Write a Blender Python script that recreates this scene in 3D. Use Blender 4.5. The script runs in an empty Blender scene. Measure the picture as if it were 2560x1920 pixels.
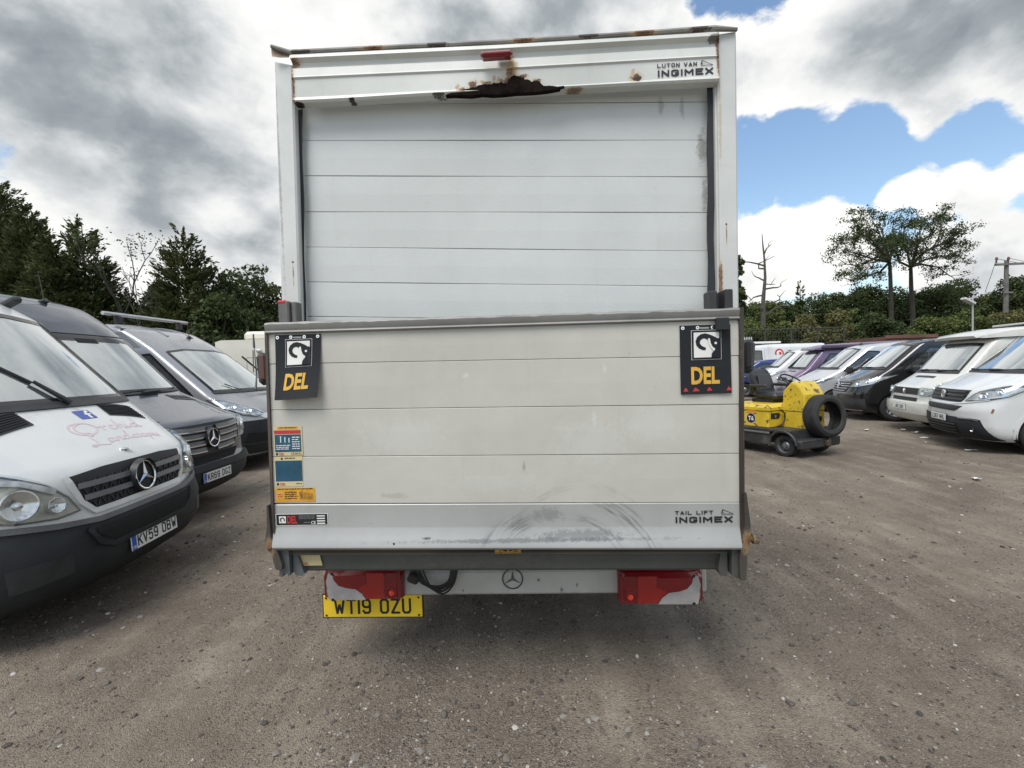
import bpy, math, random
import numpy as np
from mathutils import Vector, Matrix, noise as mnoise

SC = bpy.context.scene
COL = SC.collection
R = math.radians
rng = np.random.default_rng(7)
random.seed(7)

# ------------------------------------------------------------------ camera
CAM_H, PITCH, ROLL, FPX = 1.60, 2.0, -1.7, 1200.0
cam = bpy.data.cameras.new('camera')
cam.sensor_width = 36.0
cam.lens = 36.0 * FPX / 2560.0
cam.clip_start = 0.05
cam.clip_end = 2000
camo = bpy.data.objects.new('camera', cam)
COL.objects.link(camo)
camo.matrix_world = (Matrix.Translation((0, 0, CAM_H)) @ Matrix.Rotation(R(90 - PITCH), 4, 'X')
                     @ Matrix.Rotation(R(ROLL), 4, 'Z'))
SC.camera = camo

# ------------------------------------------------------------------ world
SUN_EL, SUN_AZ = 58.0, -150.0            # azimuth from +Y, positive to the right
w = bpy.data.worlds.new('World')
SC.world = w
w.use_nodes = True
nt = w.node_tree
nt.nodes.clear()


class NB:
    """small helper to write node trees"""
    def __init__(s, t): s.t = t
    def n(s, typ, ins=None, **kw):
        d = s.t.nodes.new(typ)
        for k, v in kw.items(): setattr(d, k, v)
        for k, v in (ins or {}).items():
            if isinstance(v, bpy.types.NodeSocket): s.t.links.new(v, d.inputs[k])
            else: d.inputs[k].default_value = v
        return d
    def m(s, op, a, b=0.0, c=0.0):
        return s.n('ShaderNodeMath', {0: a, 1: b, 2: c}, operation=op).outputs[0]
    def v(s, op, a, b=(0, 0, 0)):
        d = s.n('ShaderNodeVectorMath', {0: a, 1: b}, operation=op)
        return d.outputs['Value'] if op in ('DOT_PRODUCT', 'LENGTH', 'DISTANCE') else d.outputs[0]
    def ss(s, x, lo, hi, a=0.0, b=1.0):
        d = s.n('ShaderNodeMapRange', {0: x, 1: lo, 2: hi, 3: a, 4: b}, interpolation_type='SMOOTHSTEP')
        return d.outputs[0]
    def mix(s, f, a, b):
        d = s.n('ShaderNodeMix', data_type='RGBA')
        for i, v in ((0, f), (6, a), (7, b)):
            if isinstance(v, bpy.types.NodeSocket): s.t.links.new(v, d.inputs[i])
            else: d.inputs[i].default_value = v if i == 0 or len(v) == 4 else (*v, 1)
        return d.outputs[2]
    def noise(s, vec, scale, detail=6.0, rough=0.55, dist=0.0):
        return s.n('ShaderNodeTexNoise', {'Vector': vec, 'Scale': scale, 'Detail': detail, 'Roughness': rough,
                                          'Distortion': dist}).outputs[0]


b = NB(nt)
tc = b.n('ShaderNodeTexCoord')
dirv = b.v('NORMALIZE', tc.outputs['Generated'])
sky = b.n('ShaderNodeTexSky', sky_type='NISHITA', sun_disc=False, sun_elevation=R(SUN_EL), sun_rotation=R(SUN_AZ),
          air_density=1.3, dust_density=0.6, ozone_density=1.5)


def cdir(u, v):
    d = Vector((u - 1280, 1200, 918 - v)); d.normalize(); return d


def blob(u, v, r0, r1, amp):
    """broad mass of cloud (amp>0) or gap (amp<0) in one direction of the sky"""
    dt = b.v('DOT_PRODUCT', dirv, tuple(cdir(u, v)))
    return b.ss(dt, math.cos(R(r1)), math.cos(R(r0)), 0.0, amp)


def total(ls):
    t = ls[0]
    for x in ls[1:]: t = b.m('ADD', t, x)
    return t


dn = b.n('ShaderNodeMapping', {0: dirv, 1: (0.37, 0.0, 0.12), 3: (1.0, 1.0, 1.45)}).outputs[0]
gaps = total([blob(2090, 400, 2, 6.5, -0.36), blob(2300, 400, 3, 7.5, -0.40), blob(2560, 410, 3, 7.5, -0.36), blob(2480, 190, 3, 8, 0.34), blob(2200, 170, 3, 8, 0.22), blob(1870, 20, 2, 6, -0.34), blob(1880, 420, 2, 7, -0.22),
              blob(575, 590, 1.5, 5, -0.30), blob(60, 435, 1, 4.5, -0.20), blob(2480, 590, 2, 5, -0.10), blob(1960, 500, 1, 4, -0.08), blob(2260, 640, 1, 6, -0.12),
              blob(1970, 620, 3, 9, 0.24), blob(2130, 560, 1, 5, 0.10), blob(2080, 200, 3, 9, 0.20), blob(1900, 190, 3, 7, 0.12), blob(2350, 500, 1, 3.2, 0.40), blob(2470, 475, 1, 3.2, 0.30), blob(2560, 545, 1, 4, 0.16), blob(2240, 520, .5, 2.0, 0.30), blob(1700, 330, 3, 10, 0.2), blob(2420, 640, 2, 6, 0.16), blob(2400, 90, 5, 14, 0.24),
              blob(1000, 60, 10, 34, 0.22), blob(300, 280, 8, 24, 0.18), blob(250, 510, 3, 12, 0.16), blob(620, 650, 2, 5, 0.25), blob(1750, 130, 2, 8, 0.12)])
dark = total([blob(380, 290, 3, 15, 0.34), blob(180, 230, 3, 14, 0.22), blob(2400, 60, 2, 11, 0.36), blob(1000, 100, 3, 14, 0.10), blob(2250, 40, 2, 8, 0.16), blob(1300, 120, 4, 16, 0.06), blob(700, 60, 3, 10, 0.06),
              blob(400, 540, 2, 9, -0.16), blob(120, 520, 2, 9, -0.14), blob(1500, 30, 4, 14, -0.06), blob(30, 90, 3, 11, -0.10), blob(1990, 620, 3, 9, -0.08)])
n1 = b.noise(dn, 3.1, 11.0, 0.58, 0.15)
n2 = b.noise(b.v('ADD', dn, (-0.012, -0.01, 0.055)), 3.1, 6.0, 0.52, 0.15)
nfine = b.noise(dn, 9.0, 8.0, 0.6, 0.3)
nlow = b.noise(dn, 1.7, 3.0, 0.5)
def amp(x, k): return b.m('MULTIPLY', b.m('SUBTRACT', x, 0.5), k)
dens = total([amp(n1, 1.75), gaps, amp(nfine, 0.75), b.m('ADD', 0.5, 0.0)])
cover = b.ss(dens, 0.40, 0.56)
rel = b.ss(b.m('SUBTRACT', n1, n2), -0.12, 0.12, -0.5, 0.5)
thick = total([b.m('MULTIPLY', dens, 0.40), amp(n2, 1.0), amp(nlow, 0.9), amp(nfine, 0.35), dark, b.m('MULTIPLY', rel, -0.30)])
shade = b.n('ShaderNodeMapRange', {0: thick, 1: 0.13, 2: 1.10}).outputs[0]
ramp = b.n('ShaderNodeValToRGB', {0: shade})
cr = ramp.color_ramp
cr.elements[0].position = 0.0; cr.elements[0].color = (1.0, 0.99, 0.96, 1)
cr.elements[1].position = 1.0; cr.elements[1].color = (0.235, 0.27, 0.30, 1)
e = cr.elements.new(0.28); e.color = (0.84, 0.85, 0.84, 1)
e = cr.elements.new(0.50); e.color = (0.60, 0.625, 0.64, 1)
e = cr.elements.new(0.75); e.color = (0.36, 0.395, 0.42, 1)
# high thin haze near the horizon, and the glow of the sun behind the clouds
sund = Vector((math.sin(R(SUN_AZ)) * math.cos(R(SUN_EL)), math.cos(R(SUN_AZ)) * math.cos(R(SUN_EL)), math.sin(R(SUN_EL))))
glow = b.ss(b.v('DOT_PRODUCT', dirv, tuple(sund)), 0.72, 1.0, 1.0, 1.25)
CL = 7.1
cloud = b.v('SCALE', ramp.outputs[0]); cloud.node.inputs['Scale'].default_value = CL
cloud2 = b.n('ShaderNodeVectorMath', {0: cloud}, operation='SCALE')
nt.links.new(glow, cloud2.inputs['Scale'])
hz = b.ss(b.n('ShaderNodeSeparateXYZ', {0: dirv}).outputs[2], 0.0, 0.22, 0.5, 0.0)
skyc = b.n('ShaderNodeVectorMath', {0: sky.outputs[0], 1: (1.08, 1.12, 1.15)}, operation='MULTIPLY').outputs[0]
skyc = b.mix(hz, skyc, (4.0, 4.8, 5.5))
colr = b.mix(cover, skyc, cloud2.outputs[0])
bg = b.n('ShaderNodeBackground', {'Color': colr, 'Strength': 0.10})
out = b.n('ShaderNodeOutputWorld', {0: bg.outputs[0]})
w.cycles.sampling_method = 'MANUAL'
w.cycles.sample_map_resolution = 1024

# ------------------------------------------------------------------ sun
sl = bpy.data.lights.new('sun', 'SUN')
sl.energy = 2.0
sl.angle = R(32)
sl.color = (1.0, 0.965, 0.91)
so = bpy.data.objects.new('sun', sl)
COL.objects.link(so)
so.rotation_euler = Vector(sund).to_track_quat('Z', 'Y').to_euler()
so.location = (0, 0, 30)

SC.view_settings.view_transform = 'Standard'
SC.view_settings.look = 'None'
SC.view_settings.gamma = 1.0
SC.view_settings.exposure = 0.62
SC.render.engine = 'CYCLES'
SC.cycles.max_bounces = 8
SC.cycles.transparent_max_bounces = 16
SC.cycles.use_denoising = True


# ------------------------------------------------------------------ placing helper
_cr, _cu, _cf = (camo.matrix_world.to_3x3() @ Vector(v) for v in ((1, 0, 0), (0, 1, 0), (0, 0, -1)))


def at(u, v, Y):
    """point at distance Y in front of the camera seen at (u, v) of the photograph"""
    d = _cf + _cr * ((u - 1280) / FPX) + _cu * ((960 - v) / FPX)
    return Vector((0, 0, CAM_H)) + d * (Y / d.y)


def ground_at(u, Y): return at(u, 960, Y).x


def tree_size(u, vtop, hw, Y): return ground_at(u, Y), at(u, vtop, Y).z, hw / FPX * Y


# ------------------------------------------------------------------ materials
MATS = {}


def mat(name, col, rough=0.5, metal=0.0, coat=0.0, var=0.0, vscale=6.0, bump=0.0, bscale=40.0, spec=0.5, dirt=None, island=0.0,
        dscale=3.0):
    if name in MATS: return MATS[name]
    m = bpy.data.materials.new(name); m.use_nodes = True
    t = m.node_tree; n = NB(t); p = t.nodes['Principled BSDF']
    p.inputs['Roughness'].default_value = rough
    p.inputs['Metallic'].default_value = metal
    p.inputs['Specular IOR Level'].default_value = spec
    p.inputs['Coat Weight'].default_value = coat
    p.inputs['Coat Roughness'].default_value = 0.06
    c = (*col, 1)
    co = n.n('ShaderNodeTexCoord').outputs['Object']
    src = None
    if var:
        f = n.noise(co, vscale, 8, 0.6)
        f = n.ss(f, 0.25, 0.75)
        src = n.mix(f, tuple(x * (1 - var) for x in col), tuple(min(1, x * (1 + var)) for x in col))
    if island:
        g = n.n('ShaderNodeNewGeometry').outputs['Random Per Island']
        k = n.n('ShaderNodeMapRange', {0: g, 3: 1 - island, 4: 1 + island}).outputs[0]
        vv = n.n('ShaderNodeVectorMath', {0: src if src else col}, operation='SCALE'); t.links.new(k, vv.inputs['Scale'])
        src = vv.outputs[0]
    if dirt:
        f = n.noise(co, dscale, 10, 0.68, 0.4)
        f = n.ss(f, dirt[1], dirt[2])
        src = n.mix(f, src if src else col, dirt[0])
        rr = n.m('ADD', n.m('MULTIPLY', f, 0.35), rough); t.links.new(rr, p.inputs['Roughness'])
    if src: t.links.new(src, p.inputs['Base Color'])
    else: p.inputs['Base Color'].default_value = c
    if bump:
        bn = n.n('ShaderNodeBump', {'Height': n.noise(co, bscale, 5, 0.6), 'Strength': bump, 'Distance': 0.01})
        t.links.new(bn.outputs[0], p.inputs['Normal'])
    MATS[name] = m
    return m


def paint(name, col, metal=0.0, rough=0.32, dirt=0.25):
    return mat(name, col, rough, metal, coat=0.7, var=0.05, vscale=1.5, bump=0.015, bscale=3.0,
               dirt=(tuple(x * (1 - dirt) * k for x, k in zip(col, (1, .96, .88))), 0.52, 0.78), dscale=2.2)


def glass_mat(name, tint=(0.55, 0.6, 0.58), dust_sheen=0.22, refl=0.30, dust_sheen_col=(0.52, 0.56, 0.55), top=0.95):
    if name in MATS: return MATS[name]
    m = bpy.data.materials.new(name); m.use_nodes = True
    t = m.node_tree; t.nodes.clear(); n = NB(t)
    co = n.n('ShaderNodeTexCoord').outputs['Object']
    lw = n.n('ShaderNodeLayerWeight', {'Blend': 0.35}).outputs['Facing']
    fac = n.ss(lw, 0.0, 1.0, refl, top)
    tr = n.n('ShaderNodeBsdfTransparent', {'Color': (*tint, 1)}).outputs[0]
    gl = n.n('ShaderNodeBsdfGlossy', {'Color': (0.92, 0.96, 0.98, 1), 'Roughness': 0.03}).outputs[0]
    st = n.noise(n.n('ShaderNodeMapping', {0: co, 3: (5.0, 1.0, 2.0), 2: (0, 0.5, 0)}).outputs[0], 1.6, 4, 0.55, 0.6)
    df = n.n('ShaderNodeBsdfDiffuse', {'Color': (*dust_sheen_col, 1)}).outputs[0]
    m1 = n.n('ShaderNodeMixShader', {0: fac, 1: tr, 2: gl}).outputs[0]
    d = n.ss(st, 0.34, 0.68, dust_sheen * 0.5, min(1.0, dust_sheen * 1.5))  # pale streaks: dust film plus sky reflections painted into the diffuse colour
    m2 = n.n('ShaderNodeMixShader', {0: d, 1: m1, 2: df}).outputs[0]
    n.n('ShaderNodeOutputMaterial', {0: m2})
    MATS[name] = m
    return m


def leaf_mat(name, c1, c2, scale=0.5, trans=0.25):
    if name in MATS: return MATS[name]
    m = bpy.data.materials.new(name); m.use_nodes = True
    t = m.node_tree; t.nodes.clear(); n = NB(t)
    co = n.n('ShaderNodeTexCoord').outputs['Object']
    f = n.ss(n.noise(co, scale, 4, 0.6), 0.32, 0.68)
    isl = n.n('ShaderNodeNewGeometry').outputs['Random Per Island']
    f2 = n.m('ADD', n.m('MULTIPLY', f, 0.6), n.m('MULTIPLY', isl, 0.4))
    c = n.mix(f2, c1, c2)
    d = n.n('ShaderNodeBsdfPrincipled', {'Base Color': c, 'Roughness': 0.6, 'Specular IOR Level': 0.25}).outputs[0]
    tl = n.n('ShaderNodeBsdfTranslucent', {'Color': c}).outputs[0]
    mx = n.n('ShaderNodeMixShader', {0: trans, 1: d, 2: tl}).outputs[0]
    n.n('ShaderNodeOutputMaterial', {0: mx})
    MATS[name] = m
    return m


BLACKP = mat('black_plastic', (0.022, 0.024, 0.026), 0.5, var=0.3, vscale=9, bump=0.05, bscale=220)
GREYP = mat('dark_grey_plastic', (0.020, 0.023, 0.026), 0.62, spec=.3, var=0.25, vscale=5, bump=0.06, bscale=200, dirt=((0.075, 0.07, 0.062), 0.60, 0.95))
RUBBER = mat('rubber', (0.018, 0.018, 0.018), 0.75, var=0.3, vscale=12, bump=0.1, bscale=90, dirt=((0.07, 0.062, 0.052), 0.5, 0.85))
CHROME = mat('chrome', (0.82, 0.83, 0.84), 0.12, 1.0)
SATIN = mat('satin_metal', (0.55, 0.56, 0.57), 0.35, 1.0, var=0.1)
DARK = mat('dark_void', (0.006, 0.006, 0.006), 0.9)
FRIT = mat('black_glass_edge', (0.012, 0.013, 0.014), 0.12)
GLASS = glass_mat('windscreen_glass', dust_sheen=0.16, refl=0.36)
SIDEGLASS = glass_mat('side_glass', (0.30, 0.33, 0.33), 0.05, 0.10)
LENS = mat('lamp_reflector', (0.50, 0.52, 0.53), 0.28, 0.8, var=0.4, vscale=14)
COVER = glass_mat('lamp_cover', (0.94, 0.95, 0.95), 0.015, 0.05, top=0.45)
LENSY = mat('aged_lamp_lens', (0.40, 0.40, 0.34), 0.32, 0.6, var=0.4, vscale=12)
LENSD = mat('lamp_dark', (0.05, 0.055, 0.06), 0.15, 0.2, coat=1.0)
BULB = mat('lamp_bulb', (0.70, 0.72, 0.73), 0.16, 0.95)
AMBER = mat('amber_lens', (0.55, 0.19, 0.02), 0.25, coat=1.0)
PLATEW = mat('plate_white', (0.74, 0.75, 0.74), 0.35, var=0.06)
PLATEY = mat('plate_yellow', (0.80, 0.55, 0.03), 0.35, var=0.08)
PLATEB = mat('plate_blue', (0.01, 0.09, 0.42), 0.4)
INK = mat('black_ink', (0.012, 0.012, 0.014), 0.5)
WHITEINK = mat('white_ink', (0.72, 0.72, 0.70), 0.5)
SEAT = mat('seat_cloth', (0.035, 0.036, 0.04), 0.9, var=0.3, bump=0.2)
DASH = mat('dashboard_plastic', (0.05, 0.052, 0.055), 0.6, var=0.2)
STEEL = mat('wheel_steel', (0.25, 0.26, 0.27), 0.42, 0.7, var=0.2, dirt=((0.10, 0.085, 0.07), 0.5, 0.8))
ALLOY = mat('wheel_alloy', (0.50, 0.51, 0.52), 0.35, 0.8, var=0.1)


# ------------------------------------------------------------------ mesh builder
class MB:
    def __init__(s): s.v = []; s.f = []; s.mi = []; s.sm = []; s.nv = 0
    def add(s, V, F, m=0, smooth=True):
        V = np.asarray(V, float).reshape(-1, 3)
        o = s.nv
        s.v.append(V); s.nv += len(V)
        for f in F: s.f.append(tuple(int(i) + o for i in f))
        s.mi += [m] * len(F); s.sm += [smooth] * len(F)
        return o
    def grid(s, P, m=0, smooth=True, closed=False):
        P = np.asarray(P, float); n, k, _ = P.shape
        F = []
        for i in range(n - 1):
            for j in range(k if closed else k - 1):
                j2 = (j + 1) % k
                F.append((i * k + j, i * k + j2, (i + 1) * k + j2, (i + 1) * k + j))
        return s.add(P.reshape(-1, 3), F, m, smooth)
    def box(s, c, size, m=0, rot=None, bev=0.0):
        c = Vector(c); hx, hy, hz = (x / 2 for x in size)
        if bev <= 0:
            V = [(x * hx, y * hy, z * hz) for x in (-1, 1) for y in (-1, 1) for z in (-1, 1)]
            F = [(0, 1, 3, 2), (4, 6, 7, 5), (0, 4, 5, 1), (2, 3, 7, 6), (0, 2, 6, 4), (1, 5, 7, 3)]
        else:
            bx = min(bev, hx * .9); by = min(bev, hy * .9); bz = min(bev, hz * .9)
            V = []; idx = {}
            for x in (-1, 1):
                for y in (-1, 1):
                    for z in (-1, 1):
                        for a in range(3):
                            p = [x * (hx - bx), y * (hy - by), z * (hz - bz)]
                            p[a] = (x * hx, y * hy, z * hz)[a]
                            idx[(x, y, z, a)] = len(V); V.append(p)
            F = []
            for a in range(3):
                o = [i for i in range(3) if i != a]
                for sg in (-1, 1):
                    q = []
                    for u, v_ in ((-1, -1), (1, -1), (1, 1), (-1, 1)):
                        k = [0, 0, 0]; k[a] = sg; k[o[0]] = u; k[o[1]] = v_
                        q.append(idx[(*k, a)])
                    F.append(tuple(q))
            for a in range(3):
                o = [i for i in range(3) if i != a]
                for u in (-1, 1):
                    for v_ in (-1, 1):
                        q = []
                        for sg, ax in ((-1, o[0]), (-1, o[1]), (1, o[1]), (1, o[0])):
                            k = [0, 0, 0]; k[a] = sg; k[o[0]] = u; k[o[1]] = v_
                            q.append(idx[(*k, ax)])
                        F.append(tuple(q))
            for x in (-1, 1):
                for y in (-1, 1):
                    for z in (-1, 1): F.append(tuple(idx[(x, y, z, a)] for a in range(3)))
        M = Matrix.Translation(c)
        if rot is not None: M = M @ (rot if isinstance(rot, Matrix) else Matrix.Rotation(rot[0], 4, rot[1]))
        s.add([M @ Vector(p) for p in V], F, m, False)
    def tube(s, pts, r, n=8, m=0, cap=True):
        pts = [Vector(p) for p in pts]
        rs = r if isinstance(r, (list, tuple, np.ndarray)) else [r] * len(pts)
        rings = []; up = None
        for i, p in enumerate(pts):
            d = (pts[min(i + 1, len(pts) - 1)] - pts[max(i - 1, 0)])
            d = d.normalized() if d.length > 1e-9 else Vector((0, 0, 1))
            if up is None: up = d.orthogonal().normalized()
            up = (up - d * up.dot(d)); up = up.normalized() if up.length > 1e-6 else d.orthogonal().normalized()
            q = d.cross(up)
            rings.append([p + (up * math.cos(2 * math.pi * k / n) + q * math.sin(2 * math.pi * k / n)) * rs[i] for k in range(n)])
        o = s.grid(rings, m, True, True)
        if cap:
            L = (len(pts) - 1) * n
            s.f.append(tuple(o + k for k in range(n))[::-1]); s.f.append(tuple(o + L + k for k in range(n)))
            s.mi += [m, m]; s.sm += [False, False]
    def lathe(s, prof, c=(0, 0, 0), axis='x', n=32, m=0):
        """prof: (a, r) along the axis"""
        c = Vector(c); P = []
        for a, r in prof:
            row = []
            for k in range(n):
                t = 2 * math.pi * k / n; u, v_ = r * math.cos(t), r * math.sin(t)
                row.append(c + Vector({'x': (a, u, v_), 'y': (u, a, v_), 'z': (u, v_, a)}[axis]))
            P.append(row)
        s.grid(P, m, True, True)
    def poly(s, pts, y=0.0, m=0, th=0.0):
        """polygon given in (x, z), facing -y, optionally with thickness backwards"""
        n = len(pts)
        V = [(p[0], y, p[1]) for p in pts]; F = [tuple(range(n))]
        if th:
            V += [(p[0], y + th, p[1]) for p in pts]
            F += [(i, n + i, n + (i + 1) % n, (i + 1) % n) for i in range(n)]
            F.append(tuple(range(2 * n - 1, n - 1, -1)))
        return s.add(V, F, m, False)
    def rect(s, x0, z0, x1, z1, y=0.0, m=0, th=0.0): return s.poly([(x0, z0), (x1, z0), (x1, z1), (x0, z1)], y, m, th)
    def disc(s, x, z, r, y=0.0, m=0, th=0.0, n=24, rz=None):
        return s.poly([(x + r * math.cos(2 * math.pi * k / n), z + (rz or r) * math.sin(2 * math.pi * k / n)) for k in range(n)], y, m, th)
    def text(s, txt, x, z, h, y=0.0, m=0, sx=1.0, bold=0.0, align='LEFT', width=None, shear=0.0, space=1.0):
        V, F = text2d(txt, bold, shear, space)
        V = V * h / 0.7
        wd = V[:, 0].max() - V[:, 0].min() if len(V) else 0
        if width: sx = width / wd
        X = (V[:, 0] - V[:, 0].min()) * sx
        if align == 'CENTER': X = X - wd * sx / 2
        s.add(np.stack([X + x, np.full(len(X), y), V[:, 1] + z], 1), F, m, False)
    def map(s, fn, start=0):
        k = 0
        for i, V in enumerate(s.v):
            if k >= start: s.v[i] = np.array([fn(*p) for p in V])
            k += len(V)
    def build(s, name, mats, parent=None, loc=None, sharp=35):
        me = bpy.data.meshes.new(name)
        V = np.concatenate(s.v) if s.v else np.zeros((0, 3))
        me.from_pydata(V.tolist(), [], s.f)
        if not isinstance(mats, (list, tuple)): mats = [mats]
        for m_ in mats: me.materials.append(m_)
        me.polygons.foreach_set('material_index', s.mi)
        me.polygons.foreach_set('use_smooth', s.sm)
        if sharp and any(s.sm): me.set_sharp_from_angle(angle=R(sharp))
        me.update()
        o = bpy.data.objects.new(name, me); COL.objects.link(o)
        if parent is not None: o.parent = parent
        if loc is not None: o.location = loc
        return o


def crs(pts, k=6):
    P = [np.array(p_, float) for p_ in pts]; out_ = []
    for i in range(len(P) - 1):
        a, b_, c, d = P[max(i - 1, 0)], P[i], P[i + 1], P[min(i + 2, len(P) - 1)]
        for j in range(k):
            f = j / k; out_.append(.5 * (2 * b_ + (-a + c) * f + (2 * a - 5 * b_ + 4 * c - d) * f * f + (-a + 3 * b_ - 3 * c + d) * f ** 3))
    return out_ + [P[-1]]


_tc = {}


def text2d(txt, bold=0.0, shear=0.0, space=1.0):
    k = (txt, bold, shear, space)
    if k in _tc: return _tc[k]
    cu = bpy.data.curves.new('t', 'FONT'); cu.body = txt; cu.size = 1.0; cu.offset = bold; cu.shear = shear; cu.space_character = space
    cu.resolution_u = 3
    ob = bpy.data.objects.new('t', cu)
    me = ob.to_mesh()
    V = np.array([v.co[:2] for v in me.vertices]); F = [tuple(p.vertices) for p in me.polygons]
    ob.to_mesh_clear(); bpy.data.objects.remove(ob); bpy.data.curves.remove(cu)
    _tc[k] = (V, F)
    return V, F


# block letters drawn as strokes, x 0..1, z 0..1 (cell width given apart)
_O = [(.22, 0), (.0, .14), (0, .86), (.22, 1), (.78, 1), (1, .86), (1, .14), (.78, 0), (.22, 0)]
GLY = {
    'A': [[(0, 0), (.5, 1), (1, 0)], [(.2, .32), (.8, .32)]], 'B': [[(.7, .53), (0, .53), (0, 1), (.78, 1), (.95, .88), (.95, .65), (.75, .53), (1, .38), (1, .14), (.8, 0), (0, 0), (0, .53)]],
    'C': [[(1, .78), (1, .86), (.78, 1), (.22, 1), (0, .86), (0, .14), (.22, 0), (.78, 0), (1, .14), (1, .22)]], 'D': [[(0, 0), (0, 1), (.7, 1), (1, .84), (1, .16), (.7, 0), (0, 0)]],
    'E': [[(1, 1), (0, 1), (0, 0), (1, 0)], [(0, .53), (.85, .53)]], 'F': [[(1, 1), (0, 1), (0, 0)], [(0, .53), (.8, .53)]],
    'G': [[(1, .86), (.78, 1), (.22, 1), (0, .86), (0, .14), (.22, 0), (.78, 0), (1, .14), (1, .42), (.62, .42)]], 'H': [[(0, 0), (0, 1)], [(1, 0), (1, 1)], [(0, .53), (1, .53)]],
    'I': [[(.5, 0), (.5, 1)]], 'J': [[(1, 1), (1, .14), (.78, 0), (.22, 0), (0, .14), (0, .25)]], 'K': [[(0, 0), (0, 1)], [(1, 1), (.08, .45)], [(.36, .62), (1, 0)]], 'L': [[(0, 1), (0, 0), (1, 0)]],
    'M': [[(0, 0), (0, 1), (.5, .35), (1, 1), (1, 0)]], 'N': [[(0, 0), (0, 1), (1, 0), (1, 1)]], 'O': [_O], '0': [_O], 'P': [[(0, 0), (0, 1), (.78, 1), (1, .86), (1, .6), (.78, .46), (0, .46)]],
    'R': [[(0, 0), (0, 1), (.78, 1), (1, .86), (1, .62), (.78, .48), (0, .48)], [(.5, .48), (1, 0)]], 'S': [[(1, .8), (1, .86), (.78, 1), (.22, 1), (0, .86), (0, .66), (.22, .53), (.78, .53), (1, .4), (1, .14), (.78, 0), (.22, 0), (0, .14), (0, .2)]],
    'T': [[(0, 1), (1, 1)], [(.5, 1), (.5, 0)]], 'U': [[(0, 1), (0, .14), (.22, 0), (.78, 0), (1, .14), (1, 1)]], 'V': [[(0, 1), (.5, 0), (1, 1)]], 'W': [[(0, 1), (.24, 0), (.5, .62), (.76, 0), (1, 1)]],
    'X': [[(0, 0), (1, 1)], [(0, 1), (1, 0)]], 'Y': [[(0, 1), (.5, .5), (1, 1)], [(.5, .5), (.5, 0)]], 'Z': [[(0, 1), (1, 1), (0, 0), (1, 0)]], '1': [[(.5, 0), (.5, 1)]],
    '4': [[(.7, 0), (.7, 1), (0, .3), (1, .3)]], '5': [[(.95, 1), (.06, 1), (0, .55), (.25, .64), (.75, .64), (1, .5), (1, .14), (.78, 0), (.22, 0), (0, .14)]], '6': [[(.95, .86), (.75, 1), (.22, 1), (0, .86), (0, .14), (.22, 0), (.78, 0), (1, .14), (1, .42), (.78, .56), (.2, .56), (0, .44)]],
    '7': [[(0, 1), (1, 1), (.35, 0)]], '8': [[(.25, .53), (.03, .66), (.03, .88), (.25, 1), (.75, 1), (.97, .88), (.97, .66), (.75, .53), (.25, .53), (0, .38), (0, .14), (.22, 0), (.78, 0), (1, .14), (1, .38), (.75, .53)]],
    '9': [[(.05, .14), (.25, 0), (.78, 0), (1, .14), (1, .86), (.78, 1), (.22, 1), (0, .86), (0, .58), (.22, .44), (.8, .44), (1, .56)]], '3': [[(0, .86), (.22, 1), (.78, 1), (1, .86), (1, .66), (.8, .53), (.4, .53)], [(.8, .53), (1, .4), (1, .14), (.78, 0), (.22, 0), (0, .14)]], '2': [[(0, .84), (.22, 1), (.78, 1), (1, .86), (1, .62), (0, 0), (1, 0)]]}


def block_text(mb, txt, x, z, h, cw, th, gap, y=0.0, m=0, align='LEFT', shear=0.0, thz=None):
    """text in strokes of width th; cell width cw, height h"""
    def cwid(c): return {'I': th, '1': th, ' ': cw * .55, 'W': cw * 1.2, 'M': cw * 1.15}.get(c, cw)
    tot = sum(cwid(c) + gap for c in txt) - gap
    px_ = x - tot / 2 if align == 'CENTER' else x
    for ci, c in enumerate(txt):
        w_ = cwid(c)
        for si, st in enumerate(GLY.get(c, [])):
            P = [np.array((px_ + th / 2 + a * (w_ - th) if w_ > th else px_ + th / 2, z + th / 2 + b_ * (h - th))) for a, b_ in st]
            cl = np.allclose(P[0], P[-1]); n_ = len(P); D = [(P[i + 1] - P[i]) / np.linalg.norm(P[i + 1] - P[i]) for i in range(n_ - 1)]
            def ext(d1, d2):
                if d1 is None or d2 is None: return .5
                c_ = float(np.clip(d1 @ d2, -1, 1))
                return min(.5, .5 * math.tan(math.acos(c_) / 2)) if c_ > -.2 else .3
            for i in range(n_ - 1):
                e0 = ext(D[i - 1] if i else (D[-1] if cl else None), D[i]); e1 = ext(D[i], D[i + 1] if i < n_ - 2 else (D[0] if cl else None))
                q0 = P[i] - D[i] * th * e0; q1 = P[i + 1] + D[i] * th * e1; nn = np.array((-D[i][1], D[i][0])) * th / 2
                yy = y - .00006 * (i % 3) - .0002 * si
                mb.add([(v_[0] + shear * (v_[1] - z), yy, v_[1]) for v_ in (q0 + nn, q0 - nn, q1 - nn, q1 + nn)], [(0, 1, 2, 3)], m, False)
        px_ += w_ + gap


def thing(name, label, cat, loc=(0, 0, 0), rz=0.0, group=None):
    o = bpy.data.objects.new(name, None); COL.objects.link(o)
    o.empty_display_size = 0.2
    o.location = loc; o.rotation_euler = (0, 0, rz)
    o['label'] = label; o['category'] = cat
    if group: o['group'] = group
    return o


def tag(o, label, cat, group=None):
    o['label'] = label; o['category'] = cat
    if group: o['group'] = group
    return o


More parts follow.
